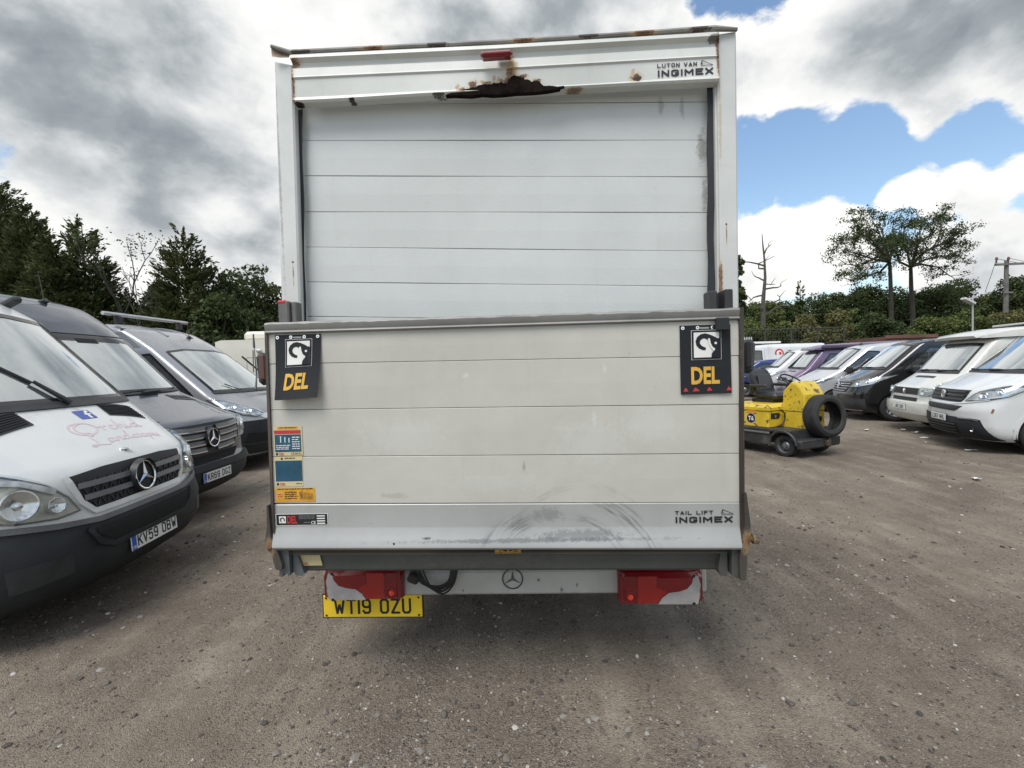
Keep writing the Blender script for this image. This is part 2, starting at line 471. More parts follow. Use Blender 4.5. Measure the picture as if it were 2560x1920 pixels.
def fast_mesh(name, V, F, mats, parent=None, mi=None, smooth=False):
    """V (n,3) and F (m,k) numpy arrays"""
    me = bpy.data.meshes.new(name)
    V = np.ascontiguousarray(V, dtype=np.float32); F = np.ascontiguousarray(F, dtype=np.int32)
    m, k = F.shape
    me.vertices.add(len(V)); me.vertices.foreach_set('co', V.ravel())
    me.loops.add(m * k); me.loops.foreach_set('vertex_index', F.ravel())
    me.polygons.add(m); me.polygons.foreach_set('loop_start', np.arange(m, dtype=np.int32) * k)
    for x in (mats if isinstance(mats, (list, tuple)) else [mats]): me.materials.append(x)
    if mi is not None: me.polygons.foreach_set('material_index', np.asarray(mi, dtype=np.int32))
    me.polygons.foreach_set('use_smooth', np.full(m, smooth))
    me.update(calc_edges=True)
    o = bpy.data.objects.new(name, me); COL.objects.link(o)
    if parent is not None: o.parent = parent
    return o


# ------------------------------------------------------------------ ground
def vnoise(x, y, seed=0):
    xi = np.floor(x).astype(np.int64); yi = np.floor(y).astype(np.int64); fx = x - xi; fy = y - yi
    fx = fx * fx * (3 - 2 * fx); fy = fy * fy * (3 - 2 * fy)
    def h(a, c):
        n = (a * 374761393 + c * 668265263 + seed * 982451653) & 0xffffffff
        n = ((n ^ (n >> 13)) * 1274126177) & 0xffffffff
        return ((n ^ (n >> 16)) & 0xffff) / 65535.0
    return (h(xi, yi) * (1 - fx) + h(xi + 1, yi) * fx) * (1 - fy) + (h(xi, yi + 1) * (1 - fx) + h(xi + 1, yi + 1) * fx) * fy


def gheight(x, y):
    h = 0.022 * (vnoise(x * .55, y * .55, 1) - .5) + 0.012 * (vnoise(x * 2.1, y * 2.1, 2) - .5) + 0.007 * (vnoise(x * 6, y * 6, 3) - .5) \
        + 0.005 * (vnoise(x * 17, y * 17, 4) - .5)
    return h * np.clip(1.2 - np.hypot(x, y) / 60, 0.15, 1)


def axis_pts(lo, hi, fine_lo, fine_hi, step, grow):
    a = list(np.arange(fine_lo, fine_hi, step)); s_ = step; p = fine_hi
    while p < hi: a.append(p); s_ *= grow; p += s_
    a.append(hi); s_ = step; p = fine_lo - step
    while p > lo: a.insert(0, p); s_ *= grow; p -= s_
    a.insert(0, lo)
    return np.array(a)


gx = axis_pts(-700, 700, -4.5, 5.5, 0.035, 1.06); gy = axis_pts(-60, 900, 1.0, 7.5, 0.035, 1.05)
GX, GY = np.meshgrid(gx, gy, indexing='ij')
GV = np.stack([GX, GY, gheight(GX, GY)], -1).reshape(-1, 3)
ni, nj = len(gx), len(gy)
ii, jj = np.meshgrid(np.arange(ni - 1), np.arange(nj - 1), indexing='ij')
a0 = (ii * nj + jj).ravel()
GF = np.stack([a0, a0 + nj, a0 + nj + 1, a0 + 1], 1)
gm = bpy.data.materials.new('gravel_dirt'); gm.use_nodes = True
t = gm.node_tree; n = NB(t); p = t.nodes['Principled BSDF']
co = n.n('ShaderNodeTexCoord').outputs['Object']
big = n.ss(n.noise(co, 0.45, 6, 0.6, 0.5), 0.32, 0.70)
mid = n.ss(n.noise(co, 3.2, 8, 0.62), 0.3, 0.72)
trk = n.noise(n.n('ShaderNodeMapping', {0: co, 2: (0, 0, R(-32)), 3: (3.4, 0.25, 1)}).outputs[0], 0.9, 7, 0.62)
trk = n.ss(trk, 0.38, 0.66)
fine = n.noise(co, 45.0, 9, 0.72)
vor = n.n('ShaderNodeTexVoronoi', {'Vector': co, 'Scale': 62.0, 'Randomness': 1.0})
vor2 = n.n('ShaderNodeTexVoronoi', {'Vector': co, 'Scale': 150.0, 'Randomness': 1.0})
rough_ = n.ss(n.m('ADD', n.noise(co, 0.75, 7, 0.62, 0.4), n.m('MULTIPLY', n.m('SUBTRACT', trk, 0.5), -0.22)), 0.36, 0.62, 0.16, 1.0)
trk = n.m('MULTIPLY', trk, n.ss(n.noise(co, 1.3, 7, 0.65), 0.36, 0.62))
base = n.mix(big, (0.165, 0.136, 0.105), (0.315, 0.270, 0.213))
base = n.mix(n.m('MULTIPLY', trk, 0.60), base, (0.46, 0.40, 0.32))
base = n.mix(n.m('MULTIPLY', mid, 0.38), base, (0.094, 0.074, 0.056))
sp = n.n('ShaderNodeSeparateColor', {0: vor.outputs['Color']})
stone = n.mix(sp.outputs[0], (0.055, 0.046, 0.037), (0.408, 0.360, 0.300))
isst = n.m('MULTIPLY', n.m('MULTIPLY', n.ss(vor.outputs['Distance'], 0.42, 0.22), n.ss(sp.outputs[1], 0.45, 0.6)), rough_)
base = n.mix(n.m('MULTIPLY', isst, 0.85), base, stone)
sp2 = n.n('ShaderNodeSeparateColor', {0: vor2.outputs['Color']})
base = n.mix(n.m('MULTIPLY', n.ss(sp2.outputs[0], 0.3, 1.0, 0.0, 0.65), rough_), base, n.mix(sp2.outputs[1], (0.050, 0.041, 0.033), (0.372, 0.324, 0.266)))
gr = n.mix(n.ss(fine, 0.42, 0.68, 0, 0.45), base, (0.092, 0.074, 0.056))
t.links.new(gr, p.inputs['Base Color'])
p.inputs['Roughness'].default_value = 0.92
p.inputs['Specular IOR Level'].default_value = 0.2
hh = n.m('ADD', n.m('MULTIPLY', isst, 0.55), n.m('ADD', n.m('MULTIPLY', fine, 0.55), n.m('MULTIPLY', vor2.outputs['Distance'], -0.5)))
bn = n.n('ShaderNodeBump', {'Height': hh, 'Strength': 1.0, 'Distance': 0.016})
t.links.new(bn.outputs[0], p.inputs['Normal'])
g = fast_mesh('ground', GV, GF, gm, smooth=True)
g['kind'] = 'structure'

# loose stones on the gravel
ICO = []
ph = (1 + 5 ** .5) / 2
for q in [(-1, ph, 0), (1, ph, 0), (-1, -ph, 0), (1, -ph, 0), (0, -1, ph), (0, 1, ph), (0, -1, -ph), (0, 1, -ph), (ph, 0, -1), (ph, 0, 1), (-ph, 0, -1), (-ph, 0, 1)]:
    ICO.append(Vector(q).normalized())
ICO = np.array(ICO)
ICOF = np.array([(0, 11, 5), (0, 5, 1), (0, 1, 7), (0, 7, 10), (0, 10, 11), (1, 5, 9), (5, 11, 4), (11, 10, 2), (10, 7, 6), (7, 1, 8),
                 (3, 9, 4), (3, 4, 2), (3, 2, 6), (3, 6, 8), (3, 8, 9), (4, 9, 5), (2, 4, 11), (6, 2, 10), (8, 6, 7), (9, 8, 1)])
shapes = [ICO * (1 + rng.uniform(-.28, .28, (12, 1))) * np.array([1, rng.uniform(.6, 1), rng.uniform(.4, .75)]) for _ in range(12)]


def stones(N, rmin, rmax, smin, smax, power):
    r = rmin * (rmax / rmin) ** rng.random(N); a = R(1) * rng.uniform(-62, 62, N)
    x = r * np.sin(a); y = r * np.cos(a)
    clump = vnoise(x * 1.3, y * 1.3, 9)
    keep = rng.random(N) < 0.25 + 1.1 * clump ** 2
    x, y = x[keep], y[keep]; N = len(x)
    s_ = smin * (smax / smin) ** (rng.random(N) ** power)
    rot = rng.uniform(0, 6.283, N); k = rng.integers(0, 12, N)
    S = np.array(shapes)[k] * s_[:, None, None]
    c, q = np.cos(rot)[:, None], np.sin(rot)[:, None]
    X = S[..., 0] * c - S[..., 1] * q; Y = S[..., 0] * q + S[..., 1] * c
    V = np.stack([X + x[:, None], Y + y[:, None], S[..., 2] + (gheight(x, y) + s_ * 0.18)[:, None]], -1)
    F = ICOF[None] + (np.arange(N) * 12)[:, None, None]
    return V.reshape(-1, 3), F.reshape(-1, 3)


sv1, sf1 = stones(64000, 1.2, 9, 0.0022, 0.010, 1.8)
sv2, sf2 = stones(5500, 1.3, 18, 0.006, 0.024, 2.6)
sv3, sf3 = stones(9000, 4, 24, 0.006, 0.022, 1.6)
SV = np.concatenate([sv1, sv2, sv3]); SF = np.concatenate([sf1, sf2 + len(sv1), sf3 + len(sv1) + len(sv2)])
sm_ = bpy.data.materials.new('loose_stone'); sm_.use_nodes = True
t = sm_.node_tree; n = NB(t); p = t.nodes['Principled BSDF']
isl = n.n('ShaderNodeNewGeometry').outputs['Random Per Island']
rp = n.n('ShaderNodeValToRGB', {0: isl})
for i, (ps, c) in enumerate([(0.0, (0.045, 0.039, 0.034)), (0.40, (0.12, 0.105, 0.088)), (0.75, (0.20, 0.18, 0.155)), (0.96, (0.28, 0.26, 0.23)), (1.0, (0.46, 0.44, 0.40))]):
    e = rp.color_ramp.elements[i] if i < 2 else rp.color_ramp.elements.new(ps)
    e.position = ps; e.color = (*c, 1)
t.links.new(rp.outputs[0], p.inputs['Base Color']); p.inputs['Roughness'].default_value = 0.85
gs = fast_mesh('gravel', SV, SF, sm_)
gs['kind'] = 'stuff'; gs['label'] = 'loose grey and brown stones strewn over the yard'; gs['category'] = 'gravel'

# ------------------------------------------------------------------ vans
def inpoly(px_, pz_, poly):
    ins = np.zeros(px_.shape, bool); n_ = len(poly)
    for i in range(n_):
        x0, z0 = poly[i]; x1, z1 = poly[(i + 1) % n_]
        c = ((z0 > pz_) != (z1 > pz_))
        xx = (x1 - x0) * (pz_ - z0) / ((z1 - z0) if abs(z1 - z0) > 1e-12 else 1e-12) + x0
        ins ^= c & (px_ < xx)
    return ins


class Shell:
    """a vehicle body made of level outlines: rows of (z, front y, front curve depth, half width, corner exponent)"""
    def __init__(s, rows, L, rc=.14, sm=.022):
        s.rows = np.array(rows, float); s.L = L; s.rc = rc; s.smz = sm; s.cache = {}
        s.z0, s.z1 = s.rows[0, 0], s.rows[-1, 0]
        s.tab = s.par(np.arange(0, 3001) / 1000.0)
        th = np.linspace(0, math.pi / 2, 44); s.sn, s.cs = np.sin(th), np.cos(th)
        t2 = np.linspace(0, math.pi / 2, 6)[1:]; s.xc, s.yc = rc * (np.cos(t2) - 1), rc * np.sin(t2)
    def par(s, z):
        z = np.asarray(z, float); acc = 0
        for k, wgt in ((-1, 1), (-.5, 2), (0, 2), (.5, 2), (1, 1)):
            zz = np.clip(z + k * s.smz, s.z0, s.z1)
            acc = acc + wgt * np.stack([np.interp(zz, s.rows[:, 0], s.rows[:, i]) for i in range(1, 5)], -1)
        return acc / 8
    def fy(s, x, z):
        q = s.par(z); c, d, w_, n_ = (q[..., i] for i in range(4))
        t_ = np.clip(np.abs(x) / w_, 0, .9995)
        return c + d * (1 - (1 - t_ ** n_) ** (1 / n_))
    def per(s, z):
        k = round(float(z), 3)
        if k in s.cache: return s.cache[k]
        c, d, w_, n_ = s.tab[int(k * 1000 + .5)]
        xs = w_ * s.sn ** (2 / n_); ys = c + d * (1 - s.cs ** (2 / n_))
        yb = s.L - s.rc
        xs2 = w_ + s.xc; ys2 = yb + s.yc
        X = np.concatenate([xs, [w_], xs2, [0]]); Y_ = np.concatenate([ys, [yb], ys2, [s.L]])
        S = np.concatenate([[0], np.cumsum(np.hypot(np.diff(X), np.diff(Y_)))])
        s.cache[k] = (X, Y_, S, 43)
        return s.cache[k]
    def sof(s, a, z, mode):
        X, Y_, S, ic = s.per(z)
        if mode == 's': return a
        if mode == 'x': return float(np.interp(a, X[:ic + 1], S[:ic + 1]))
        return float(np.interp(a, Y_, S))
    def pt(s, sv, z):
        X, Y_, S, ic = s.per(z); q = abs(sv)
        return np.array([math.copysign(np.interp(q, S, X), sv), np.interp(q, S, Y_), z])
    def nrm(s, sv, z):
        e = .004
        a = s.pt(sv + e, z) - s.pt(sv - e, z); c = s.pt(sv, z + e) - s.pt(sv, z - e)
        n_ = np.cross(a, c); l = np.linalg.norm(n_)
        return n_ / l if l > 1e-12 else np.array([0, -1., 0])
    def at(s, a, z, mode='s', off=0.0):
        sv = math.copysign(s.sof(abs(a), z, mode), a) if a else 0.0
        return s.pt(sv, z) + s.nrm(sv, z) * off
    def zhood(s, x, y, z0, z1):
        lo, hi = np.full(np.shape(x), z0, float), np.full(np.shape(x), z1, float)
        for _ in range(26):
            md = (lo + hi) / 2; f = s.fy(x, md) < y
            lo = np.where(f, md, lo); hi = np.where(f, hi, md)
        return (lo + hi) / 2
    def hp(s, x, y, zr, off=0.0):
        z = float(s.zhood(np.array(x, float), np.array(y, float), *zr)); e = .006
        zx = float(s.zhood(np.array(x + e), np.array(y), *zr)); zy = float(s.zhood(np.array(float(x)), np.array(y + e), *zr))
        n_ = np.cross((e, 0, zx - z), (0, e, zy - z)); n_ = n_ / np.linalg.norm(n_)
        return np.array([x, y, z]) + n_ * off


def patch(mb, sh, poly, mode='s', off=.004, m=0, side=1, nx=14, nz=7, skirt=.02, zr=None):
    """lay a panel of the given outline on the shell; mode 's' along the outline, 'x' front view, 'y' side view, 'h' from above"""
    P = np.array(poly, float); a0, a1 = P[:, 0].min(), P[:, 0].max()
    A = a0 + (a1 - a0) * (0.5 - 0.5 * np.cos(np.linspace(0.04, math.pi - .04, nx)))
    G = []
    for a in A:
        zs = []
        for i in range(len(P)):
            (x0, z0), (x1, z1) = P[i], P[(i + 1) % len(P)]
            if (x0 - a) * (x1 - a) <= 0 and x0 != x1: zs.append(z0 + (z1 - z0) * (a - x0) / (x1 - x0))
        lo, hi = min(zs), max(zs)
        if hi - lo < 1e-4: hi = lo + 1e-4
        row = []
        for z in np.linspace(lo, hi, nz):
            row.append((a, z))
        G.append(row)
    def ev(a, z, o):
        if mode == 'h': return sh.hp(a * side, z, zr, o)
        return sh.at(a * side, z, mode, o)
    T = np.array([[ev(a, z, off) for a, z in row] for row in G])
    if skirt:
        lo = np.array([ev(*row[0], off - skirt) for row in G]); hi = np.array([ev(*row[-1], off - skirt) for row in G])
        T = np.concatenate([lo[:, None], T, hi[:, None]], 1)
        e0 = np.array([ev(*q, off - skirt) for q in G[0]]); e1 = np.array([ev(*q, off - skirt) for q in G[-1]])
        e0 = np.concatenate([lo[:1], e0, hi[:1]]); e1 = np.concatenate([lo[-1:], e1, hi[-1:]])
        T = np.concatenate([e0[None], T, e1[None]], 0)
    if side * (1 if mode != 'h' else 1) < 0: T = T[::-1]
    if mode != 'h': T = T
    mb.grid(T, m, True)


def ribbon(mb, sh, path, wd, mode='s', off=.005, m=0, side=1, zr=None, res=.03, closed=False, th=.006):
    """a raised band of width wd along a path on the shell"""
    pts = [np.array(p_, float) for p_ in path]
    if closed: pts.append(pts[0])
    den = []
    for i in range(len(pts) - 1):
        k = max(1, int(np.linalg.norm(pts[i + 1] - pts[i]) / res))
        den += [pts[i] + (pts[i + 1] - pts[i]) * j / k for j in range(k)]
    den.append(pts[-1])
    def ev(q, o): return sh.hp(q[0] * side, q[1], zr, o) if mode == 'h' else sh.at(q[0] * side, q[1], mode, o)
    C = np.array([ev(q, off) for q in den]); D = np.array([ev(q, off + .02) for q in den]) - C
    rows_ = []
    for i in range(len(C)):
        if closed: tg = C[(i + 1) % (len(C) - 1)] - C[(i - 1) % (len(C) - 1)]
        else: tg = C[min(i + 1, len(C) - 1)] - C[max(i - 1, 0)]
        nn = D[i] / (np.linalg.norm(D[i]) + 1e-9); b_ = np.cross(nn, tg); l = np.linalg.norm(b_)
        b_ = b_ / l if l > 1e-9 else np.array([0, 0, 1.])
        w2 = (wd[i * len(wd) // len(C)] if isinstance(wd, (list, tuple)) else wd) / 2
        rows_.append([C[i] - b_ * w2 - nn * th, C[i] - b_ * w2, C[i] + b_ * w2, C[i] + b_ * w2 - nn * th])
    mb.grid(rows_, m, False)


def inset(poly, k):
    """shrink an outline towards its middle by the distance k"""
    P = [np.array(p_, float) for p_ in poly]; n_ = len(P); out_ = []
    ar = sum(P[i][0] * P[(i + 1) % n_][1] - P[(i + 1) % n_][0] * P[i][1] for i in range(n_)); sg = 1 if ar > 0 else -1
    for i in range(n_):
        a, b_, c = P[i - 1], P[i], P[(i + 1) % n_]
        d1 = (b_ - a) / np.linalg.norm(b_ - a); d2 = (c - b_) / np.linalg.norm(c - b_)
        n1_ = np.array([-d1[1], d1[0]]) * sg; n2_ = np.array([-d2[1], d2[0]]) * sg
        q = n1_ + n2_; q = q / max(.35, (1 + n1_ @ n2_))
        out_.append(tuple(b_ + q * k))
    return out_


def wheel(parent, x, y, r, rim='steel', wd=.2, side=1):
    m = MB()
    prof = [(-wd / 2, r * .62), (-wd / 2 - .006, r * .72), (-wd / 2, r * .9), (-wd / 2 + .02, r * .97), (-wd / 2 + .045, r), (0, r * 1.003), (wd / 2 - .045, r), (wd / 2 - .02, r * .97), (wd / 2, r * .9), (wd / 2 + .006, r * .72), (wd / 2, r * .62)]
    m.lathe(prof, (x, y, r), 'x', 40)
    for k in range(5):
        xx = x + (k - 2) * wd * .15
        m.lathe([(-.006, r * 1.004), (0, r * 1.009), (.006, r * 1.004)], (xx, y, r), 'x', 40)
    t_ = m.build('wheel', RUBBER, parent)
    m = MB(); s_ = side; o = x + s_ * wd * .42
    m.lathe([(0.0, r * .66), (s_ * .012, r * .64), (s_ * .0, r * .60), (-s_ * .06, r * .57), (-s_ * .075, r * .50), (-s_ * .04, r * .40), (-s_ * .015, r * .22), (s_ * .012, r * .19), (s_ * .015, r * .0001)], (o, y, r), 'x', 32)
    if rim == 'alloy':
        for k in range(5):
            a = k * 2 * math.pi / 5 + .3
            m.box((o - s_ * .01, y + math.cos(a) * r * .38, r + math.sin(a) * r * .38), (.03, r * .42, r * .13), 0, Matrix.Rotation(a, 4, 'X'), .01)
    mt = ALLOY if rim == 'alloy' else STEEL
    rm = m.build('rim', mt, t_)
    m = MB()
    for k in range(10):
        a = k * 2 * math.pi / 10
        m.lathe([(0, r * .055), (.004 * s_, r * .05), (.004 * s_, 0.0001)], (o - s_ * (.03), y + math.cos(a) * r * .45, r + math.sin(a) * r * .45), 'x', 10)
    o_ = m.build('rim_hole', DARK, t_); o_['kind'] = 'stuff'
    return t_


def star_badge(mb, c, r, ring=0, spoke=0, back=None, tilt=0.0):
    """a ring with a three pointed star facing -y, tilted back by tilt"""
    st = mb.nv
    if back is not None: mb.disc(0, 0, r * 1.0, .012, back)
    pts = [(math.cos(a) * r, 0, math.sin(a) * r) for a in np.linspace(0, 2 * math.pi, 41)]
    mb.tube(pts, r * .075, 8, ring, False)
    for k in range(3):
        a = math.pi / 2 + k * 2 * math.pi / 3
        d = np.array([math.cos(a), 0, math.sin(a)]); q = np.array([-d[2], 0, d[0]])
        f = np.array([0, -r * .16, 0]); o_ = np.zeros(3)
        tip = d * r; wl = d * r * .12 + q * r * .16; wr = d * r * .12 - q * r * .16
        mb.add([o_ + f, tip + f * .3, wl + f * .1, wr + f * .1], [(0, 1, 2), (0, 3, 1)], spoke, False)
    M = Matrix.Translation(Vector(c)) @ Matrix.Rotation(-tilt, 4, 'X')
    mb.map(lambda x, y, z: tuple(M @ Vector((x, y, z))), st)


def number_plate(parent, c, txt, yellow=False, blue=True, tilt=0.0, w_=.52, h_=.112, name='number_plate', rx=0.0):
    m = MB()
    m.box((0, .004, 0), (w_, .008, h_), 0, None, .003)
    m.box((0, .010, 0), (w_ + .012, .008, h_ + .012), 1)
    x0 = -w_ / 2
    if blue:
        m.rect(x0 + .002, -h_ / 2 + .002, x0 + .047, h_ / 2 - .002, -.0012, 2)
        m.text('GB', x0 + .024, -h_ / 2 + .014, .018, -.0022, 3, 1, .02, 'CENTER')
        x0 += .045
    cw = (w_ / 2 - x0)
    block_text(m, txt, x0 + cw / 2, -h_ * .345, h_ * .69, .048 * w_ / .52, .0125, .0105, -.0012, 1, 'CENTER')
    M = Matrix.Translation(Vector(c)) @ Matrix.Rotation(-tilt, 4, 'X') @ Matrix.Rotation(rx, 4, 'Z')
    m.map(lambda x, y, z: tuple(M @ Vector((x, y, z))))
    return m.build(name, [PLATEY if yellow else PLATEW, INK, PLATEB, WHITEINK], parent, sharp=None)


def seat_mesh(x, y, z):
    m = MB()
    m.box((x, y, z + .08), (.48, .5, .16), 0, None, .05)
    m.box((x, y + .28, z + .42), (.48, .14, .62), 0, (R(-12), 'X'), .05)
    m.box((x, y + .36, z + .83), (.26, .1, .2), 0, (R(-10), 'X'), .04)
    return m


class Van:
    def __init__(s, name, label, loc, yaw, rows, L, pm, ws, wins=(), zsplit=None, arch=((.95, .40), ), wheel_r=.335, cowl=1.3,
                 group=None, rim='steel', interior=True, cat='van', glass=None, body2=None, gap=None, dz=.045):
        s.sh = sh = Shell(rows, L); s.L = L; s.pm = pm
        s.root = thing(name, label, cat, loc, R(yaw), group)
        s.ws = ws; full = ws + [(-x, z) for x, z in ws[::-1]]; s.wsfull = full
        zs = [sh.z0]
        zr_ = sh.rows[:, 0]
        for i in range(len(zr_) - 1):
            dy = abs(sh.rows[i + 1, 1] - sh.rows[i, 1]) + abs(sh.rows[i + 1, 3] - sh.rows[i, 3])
            k = max(1, int(max((zr_[i + 1] - zr_[i]) / dz, dy / .06)))
            zs += list(np.linspace(zr_[i], zr_[i + 1], k + 1)[1:])
        nf, ns = 26, max(20, int(L / .075))
        fr = np.linspace(0, 1, nf)
        P = []
        for z in zs:
            X, Y_, S, ic = sh.per(z)
            sv = np.concatenate([fr * S[ic], np.linspace(S[ic], S[ic + 1], ns)[1:], S[ic + 2:]])
            hx = np.interp(sv, S, X); hy = np.interp(sv, S, Y_)
            px_ = np.concatenate([-hx[::-1], hx[1:-1]]); py = np.concatenate([hy[::-1], hy[1:-1]])
            P.append(np.stack([px_, py, np.full(len(px_), z)], -1))
        P = np.array(P); nz_, k = P.shape[:2]
        V = P.reshape(-1, 3); F = []
        C = (P[:-1] + P[1:] + np.roll(P[:-1], -1, 1) + np.roll(P[1:], -1, 1)) / 4
        cx, cy, cz = C[..., 0], C[..., 1], C[..., 2]
        kill = np.zeros(cx.shape, bool)
        ydiv = sh.par(cz)[..., 0] + sh.par(cz)[..., 1]
        if ws: kill |= inpoly(cx, cz, inset(full, .012)) & (cy < sh.L * .5)
        for wn in wins: kill |= inpoly(cy, cz, inset(wn, .012)) & (np.abs(cx) > .5) & (cy > sh.par(cz)[..., 0] + .25)
        for ya, ra in arch: kill |= (np.hypot(cy - ya, cz - wheel_r) < ra) & (np.abs(cx) > .55) & (cz < wheel_r + ra)
        ki = kill
        for i in range(nz_ - 1):
            for j in range(k):
                if ki[i, j]: continue
                j2 = (j + 1) % k
                F.append((i * k + j, i * k + j2, (i + 1) * k + j2, (i + 1) * k + j))
        m = MB(); m.add(V, F, 0, True)
        m.f.append(tuple((nz_ - 1) * k + j for j in range(k))); m.mi.append(0); m.sm.append(True)
        m.f.append(tuple(range(k))[::-1]); m.mi.append(1); m.sm.append(False)
        s.body = m.build('body', [pm, DARK], s.root, sharp=50)
        gl = glass or GLASS
        if ws:
            m = MB(); patch(m, sh, full, 'x', .006, 0, 1, 26, 14, .0); s.glass = m.build('windscreen', gl, s.root)
            m = MB(); ribbon(m, sh, inset(full, .018), .05, 'x', .0085, closed=True); m.build('windscreen_seal', FRIT, s.glass)
        for wn in wins:
            for sd in (-1, 1):
                m = MB(); patch(m, sh, wn, 'y', .004, 0, sd, 12, 8, .0); g_ = m.build('side_window', SIDEGLASS, s.root)
                m = MB(); ribbon(m, sh, inset(wn, .012), .04, 'y', .006, closed=True, side=sd); m.build('window_seal', FRIT, g_)
        # wheel arches and wheels
        for ya, ra in arch:
            for sd in (-1, 1):
                m = MB()
                wv = float(sh.par(wheel_r + .2)[2])
                path = [(ya + (ra + .01) * math.cos(t_), wheel_r + (ra + .01) * math.sin(t_)) for t_ in np.linspace(-.35, math.pi + .35, 26)]
                path = [p_ for p_ in path if p_[1] > sh.z0 + .01]
                ribbon(m, sh, path, .055, 'y', .008, 0, sd, th=.03)
                T = [[(sd * xx, ya + ra * math.cos(t_), max(.12, wheel_r + ra * math.sin(t_))) for xx in (wv - .005, wv - .32)] for t_ in np.linspace(-.5, math.pi + .5, 22)]
                m.grid(T, 1, True)
                m.add([(sd * (wv - .32), ya + ra * math.cos(t_), max(.12, wheel_r + ra * math.sin(t_))) for t_ in np.linspace(-.5, math.pi + .5, 22)], [tuple(range(22))], 1, False)
                m.build('wheel_arch', [pm, DARK], s.root)
                wheel(s.root, sd * (wv - .125), ya, wheel_r, rim, side=sd)
        if interior and ws: s.interior(cowl)
    def interior(s, cowl):
        sh = s.sh; y0 = float(sh.par(cowl)[0]); w_ = float(sh.par(cowl)[2])
        m = MB()
        T = []
        for x in np.linspace(-w_ * .88, w_ * .88, 9):
            yf = float(sh.fy(x, cowl)) + .05
            T.append([(x, yf, cowl - .05), (x, y0 + .35, cowl - .03 + .02 * math.cos(x * 3)), (x, y0 + .62, cowl - .06), (x, y0 + .66, cowl - .32)])
        m.grid(T, 0, True); m.build('dashboard', DASH, s.root)
        for x in (-.42, .42): seat_mesh(x, y0 + 1.3, cowl - .58).build('seat', SEAT, s.root)
        m = MB(); m.tube([(.40 + .19 * math.cos(a), y0 + .78 + .07 * math.sin(a), cowl - .02 + .175 * math.sin(a)) for a in np.linspace(0, 6.2832, 25)], .016, 6, 0, False)
        m.tube([(.21, y0 + .78, cowl - .02), (.40, y0 + .76, cowl - .03), (.59, y0 + .78, cowl - .02)], .018, 5)
        m.build('steering_wheel', BLACKP, s.root)
        m = MB(); zt = sh.z1 - .12
        m.box((0, y0 + 1.75, (cowl - .9 + zt) / 2), (w_ * 1.66, .02, zt - cowl + .9)); m.build('bulkhead', DASH, s.root)
    def p(s, name, mats, fn, parent=None, sharp=35):
        m = MB(); fn(m); return m.build(name, mats, parent or s.root, sharp=sharp)
    def patch(s, name, mt, poly, mode='s', off=.006, both=False, parent=None, nx=14, nz=6, skirt=.02, zr=None):
        o = None
        for sd in ((1, -1) if both else (1,)):
            m = MB(); patch(m, s.sh, poly, mode, off, 0, sd, nx, nz, skirt, zr); o = m.build(name, mt, parent or s.root)
        return o
    def rib(s, name, mt, path, wd, mode='s', off=.006, both=False, parent=None, zr=None, closed=False, th=.006, res=.03):
        o = None
        for sd in ((1, -1) if both else (1,)):
            m = MB(); ribbon(m, s.sh, path, wd, mode, off, 0, sd, zr, res, closed, th); o = m.build(name, mt, parent or s.root)
        return o
    def seam(s, paths, mode='y', wd=.008, both=True):
        for pth in paths: s.rib('panel_gap', DARK, pth, wd, mode, .0018, both, th=.003, res=.05)
    def mirror(s, y, z, col=None, big=False, side=(-1, 1)):
        for sd in side:
            w_ = float(s.sh.par(z)[2]); m = MB(); h_ = .30 if big else .21
            m.box((sd * (w_ + .16), y, z + h_ * .3), (.22, .13, h_), 0, None, .05)
            m.tube([(sd * (w_ - .04), y + .02, z - .03), (sd * (w_ + .1), y + .01, z)], .03, 6)
            o = m.build('wing_mirror', [col or BLACKP], s.root)
            m = MB(); m.box((sd * (w_ + .16), y + .068, z + h_ * .3), (.17, .006, h_ * .8), 0, None, .003); m.build('mirror_glass', CHROME, o)
    def wiper(s, pts, mode='x', r=.011, off=.03):
        P_ = [s.sh.at(a, z, mode, off) for a, z in pts]
        m = MB(); m.tube(P_[:2], [r * 1.6, r], 6)
        d = [s.sh.at(a, z, mode, .016) for a, z in pts[1:]]
        m.tube(d, r * .9, 5)
        m.build('wiper', BLACKP, s.root)
    def lamp(s, poly, mode='s', base=None, bulbs=(), strips=(), both=True, gapw=.012, nx=18):
        for sd in ((1, -1) if both else (1,)):
            m = MB(); patch(m, s.sh, poly, mode, .004, 0, sd, nx, 9, .02); o = m.build('headlight', base or LENS, s.root)
            m = MB(); ribbon(m, s.sh, poly, gapw, mode, .0065, 0, sd, closed=True); m.build('headlight_rim', LENSD, o)
            for (a, z, r_, kind) in bulbs:
                m = MB(); c = s.sh.at(a * sd, z, mode, .008); n_ = s.sh.nrm(s.sh.sof(abs(a), z, mode) * sd, z)
                q = Matrix.Translation(Vector(c)) @ Vector(n_).to_track_quat('Y', 'Z').to_matrix().to_4x4()
                st = m.nv
                m.lathe([(-.004, r_ * 1.10), (.024, r_ * 1.06), (.025, r_ * .98), (.014, r_ * .80), (.005, r_ * .52), (.0, r_ * .26), (.012, r_ * .24), (.018, r_ * .14), (.019, .0005)], (0, 0, 0), 'y', 26)
                m.map(lambda x, y, z_: tuple(q @ Vector((x, y, z_))), st)
                m.build('lamp_bowl', BULB if kind == 'b' else (LENSD if kind == 'd' else AMBER), o)
            for (path, wd, mt_) in strips:
                m = MB(); ribbon(m, s.sh, path, wd, mode, .022, 0, sd, th=.02); m.build('light_strip', mt_, o)
            m = MB(); patch(m, s.sh, poly, mode, .036, 0, sd, nx, 9, .034); m.build('lamp_cover', COVER, o)
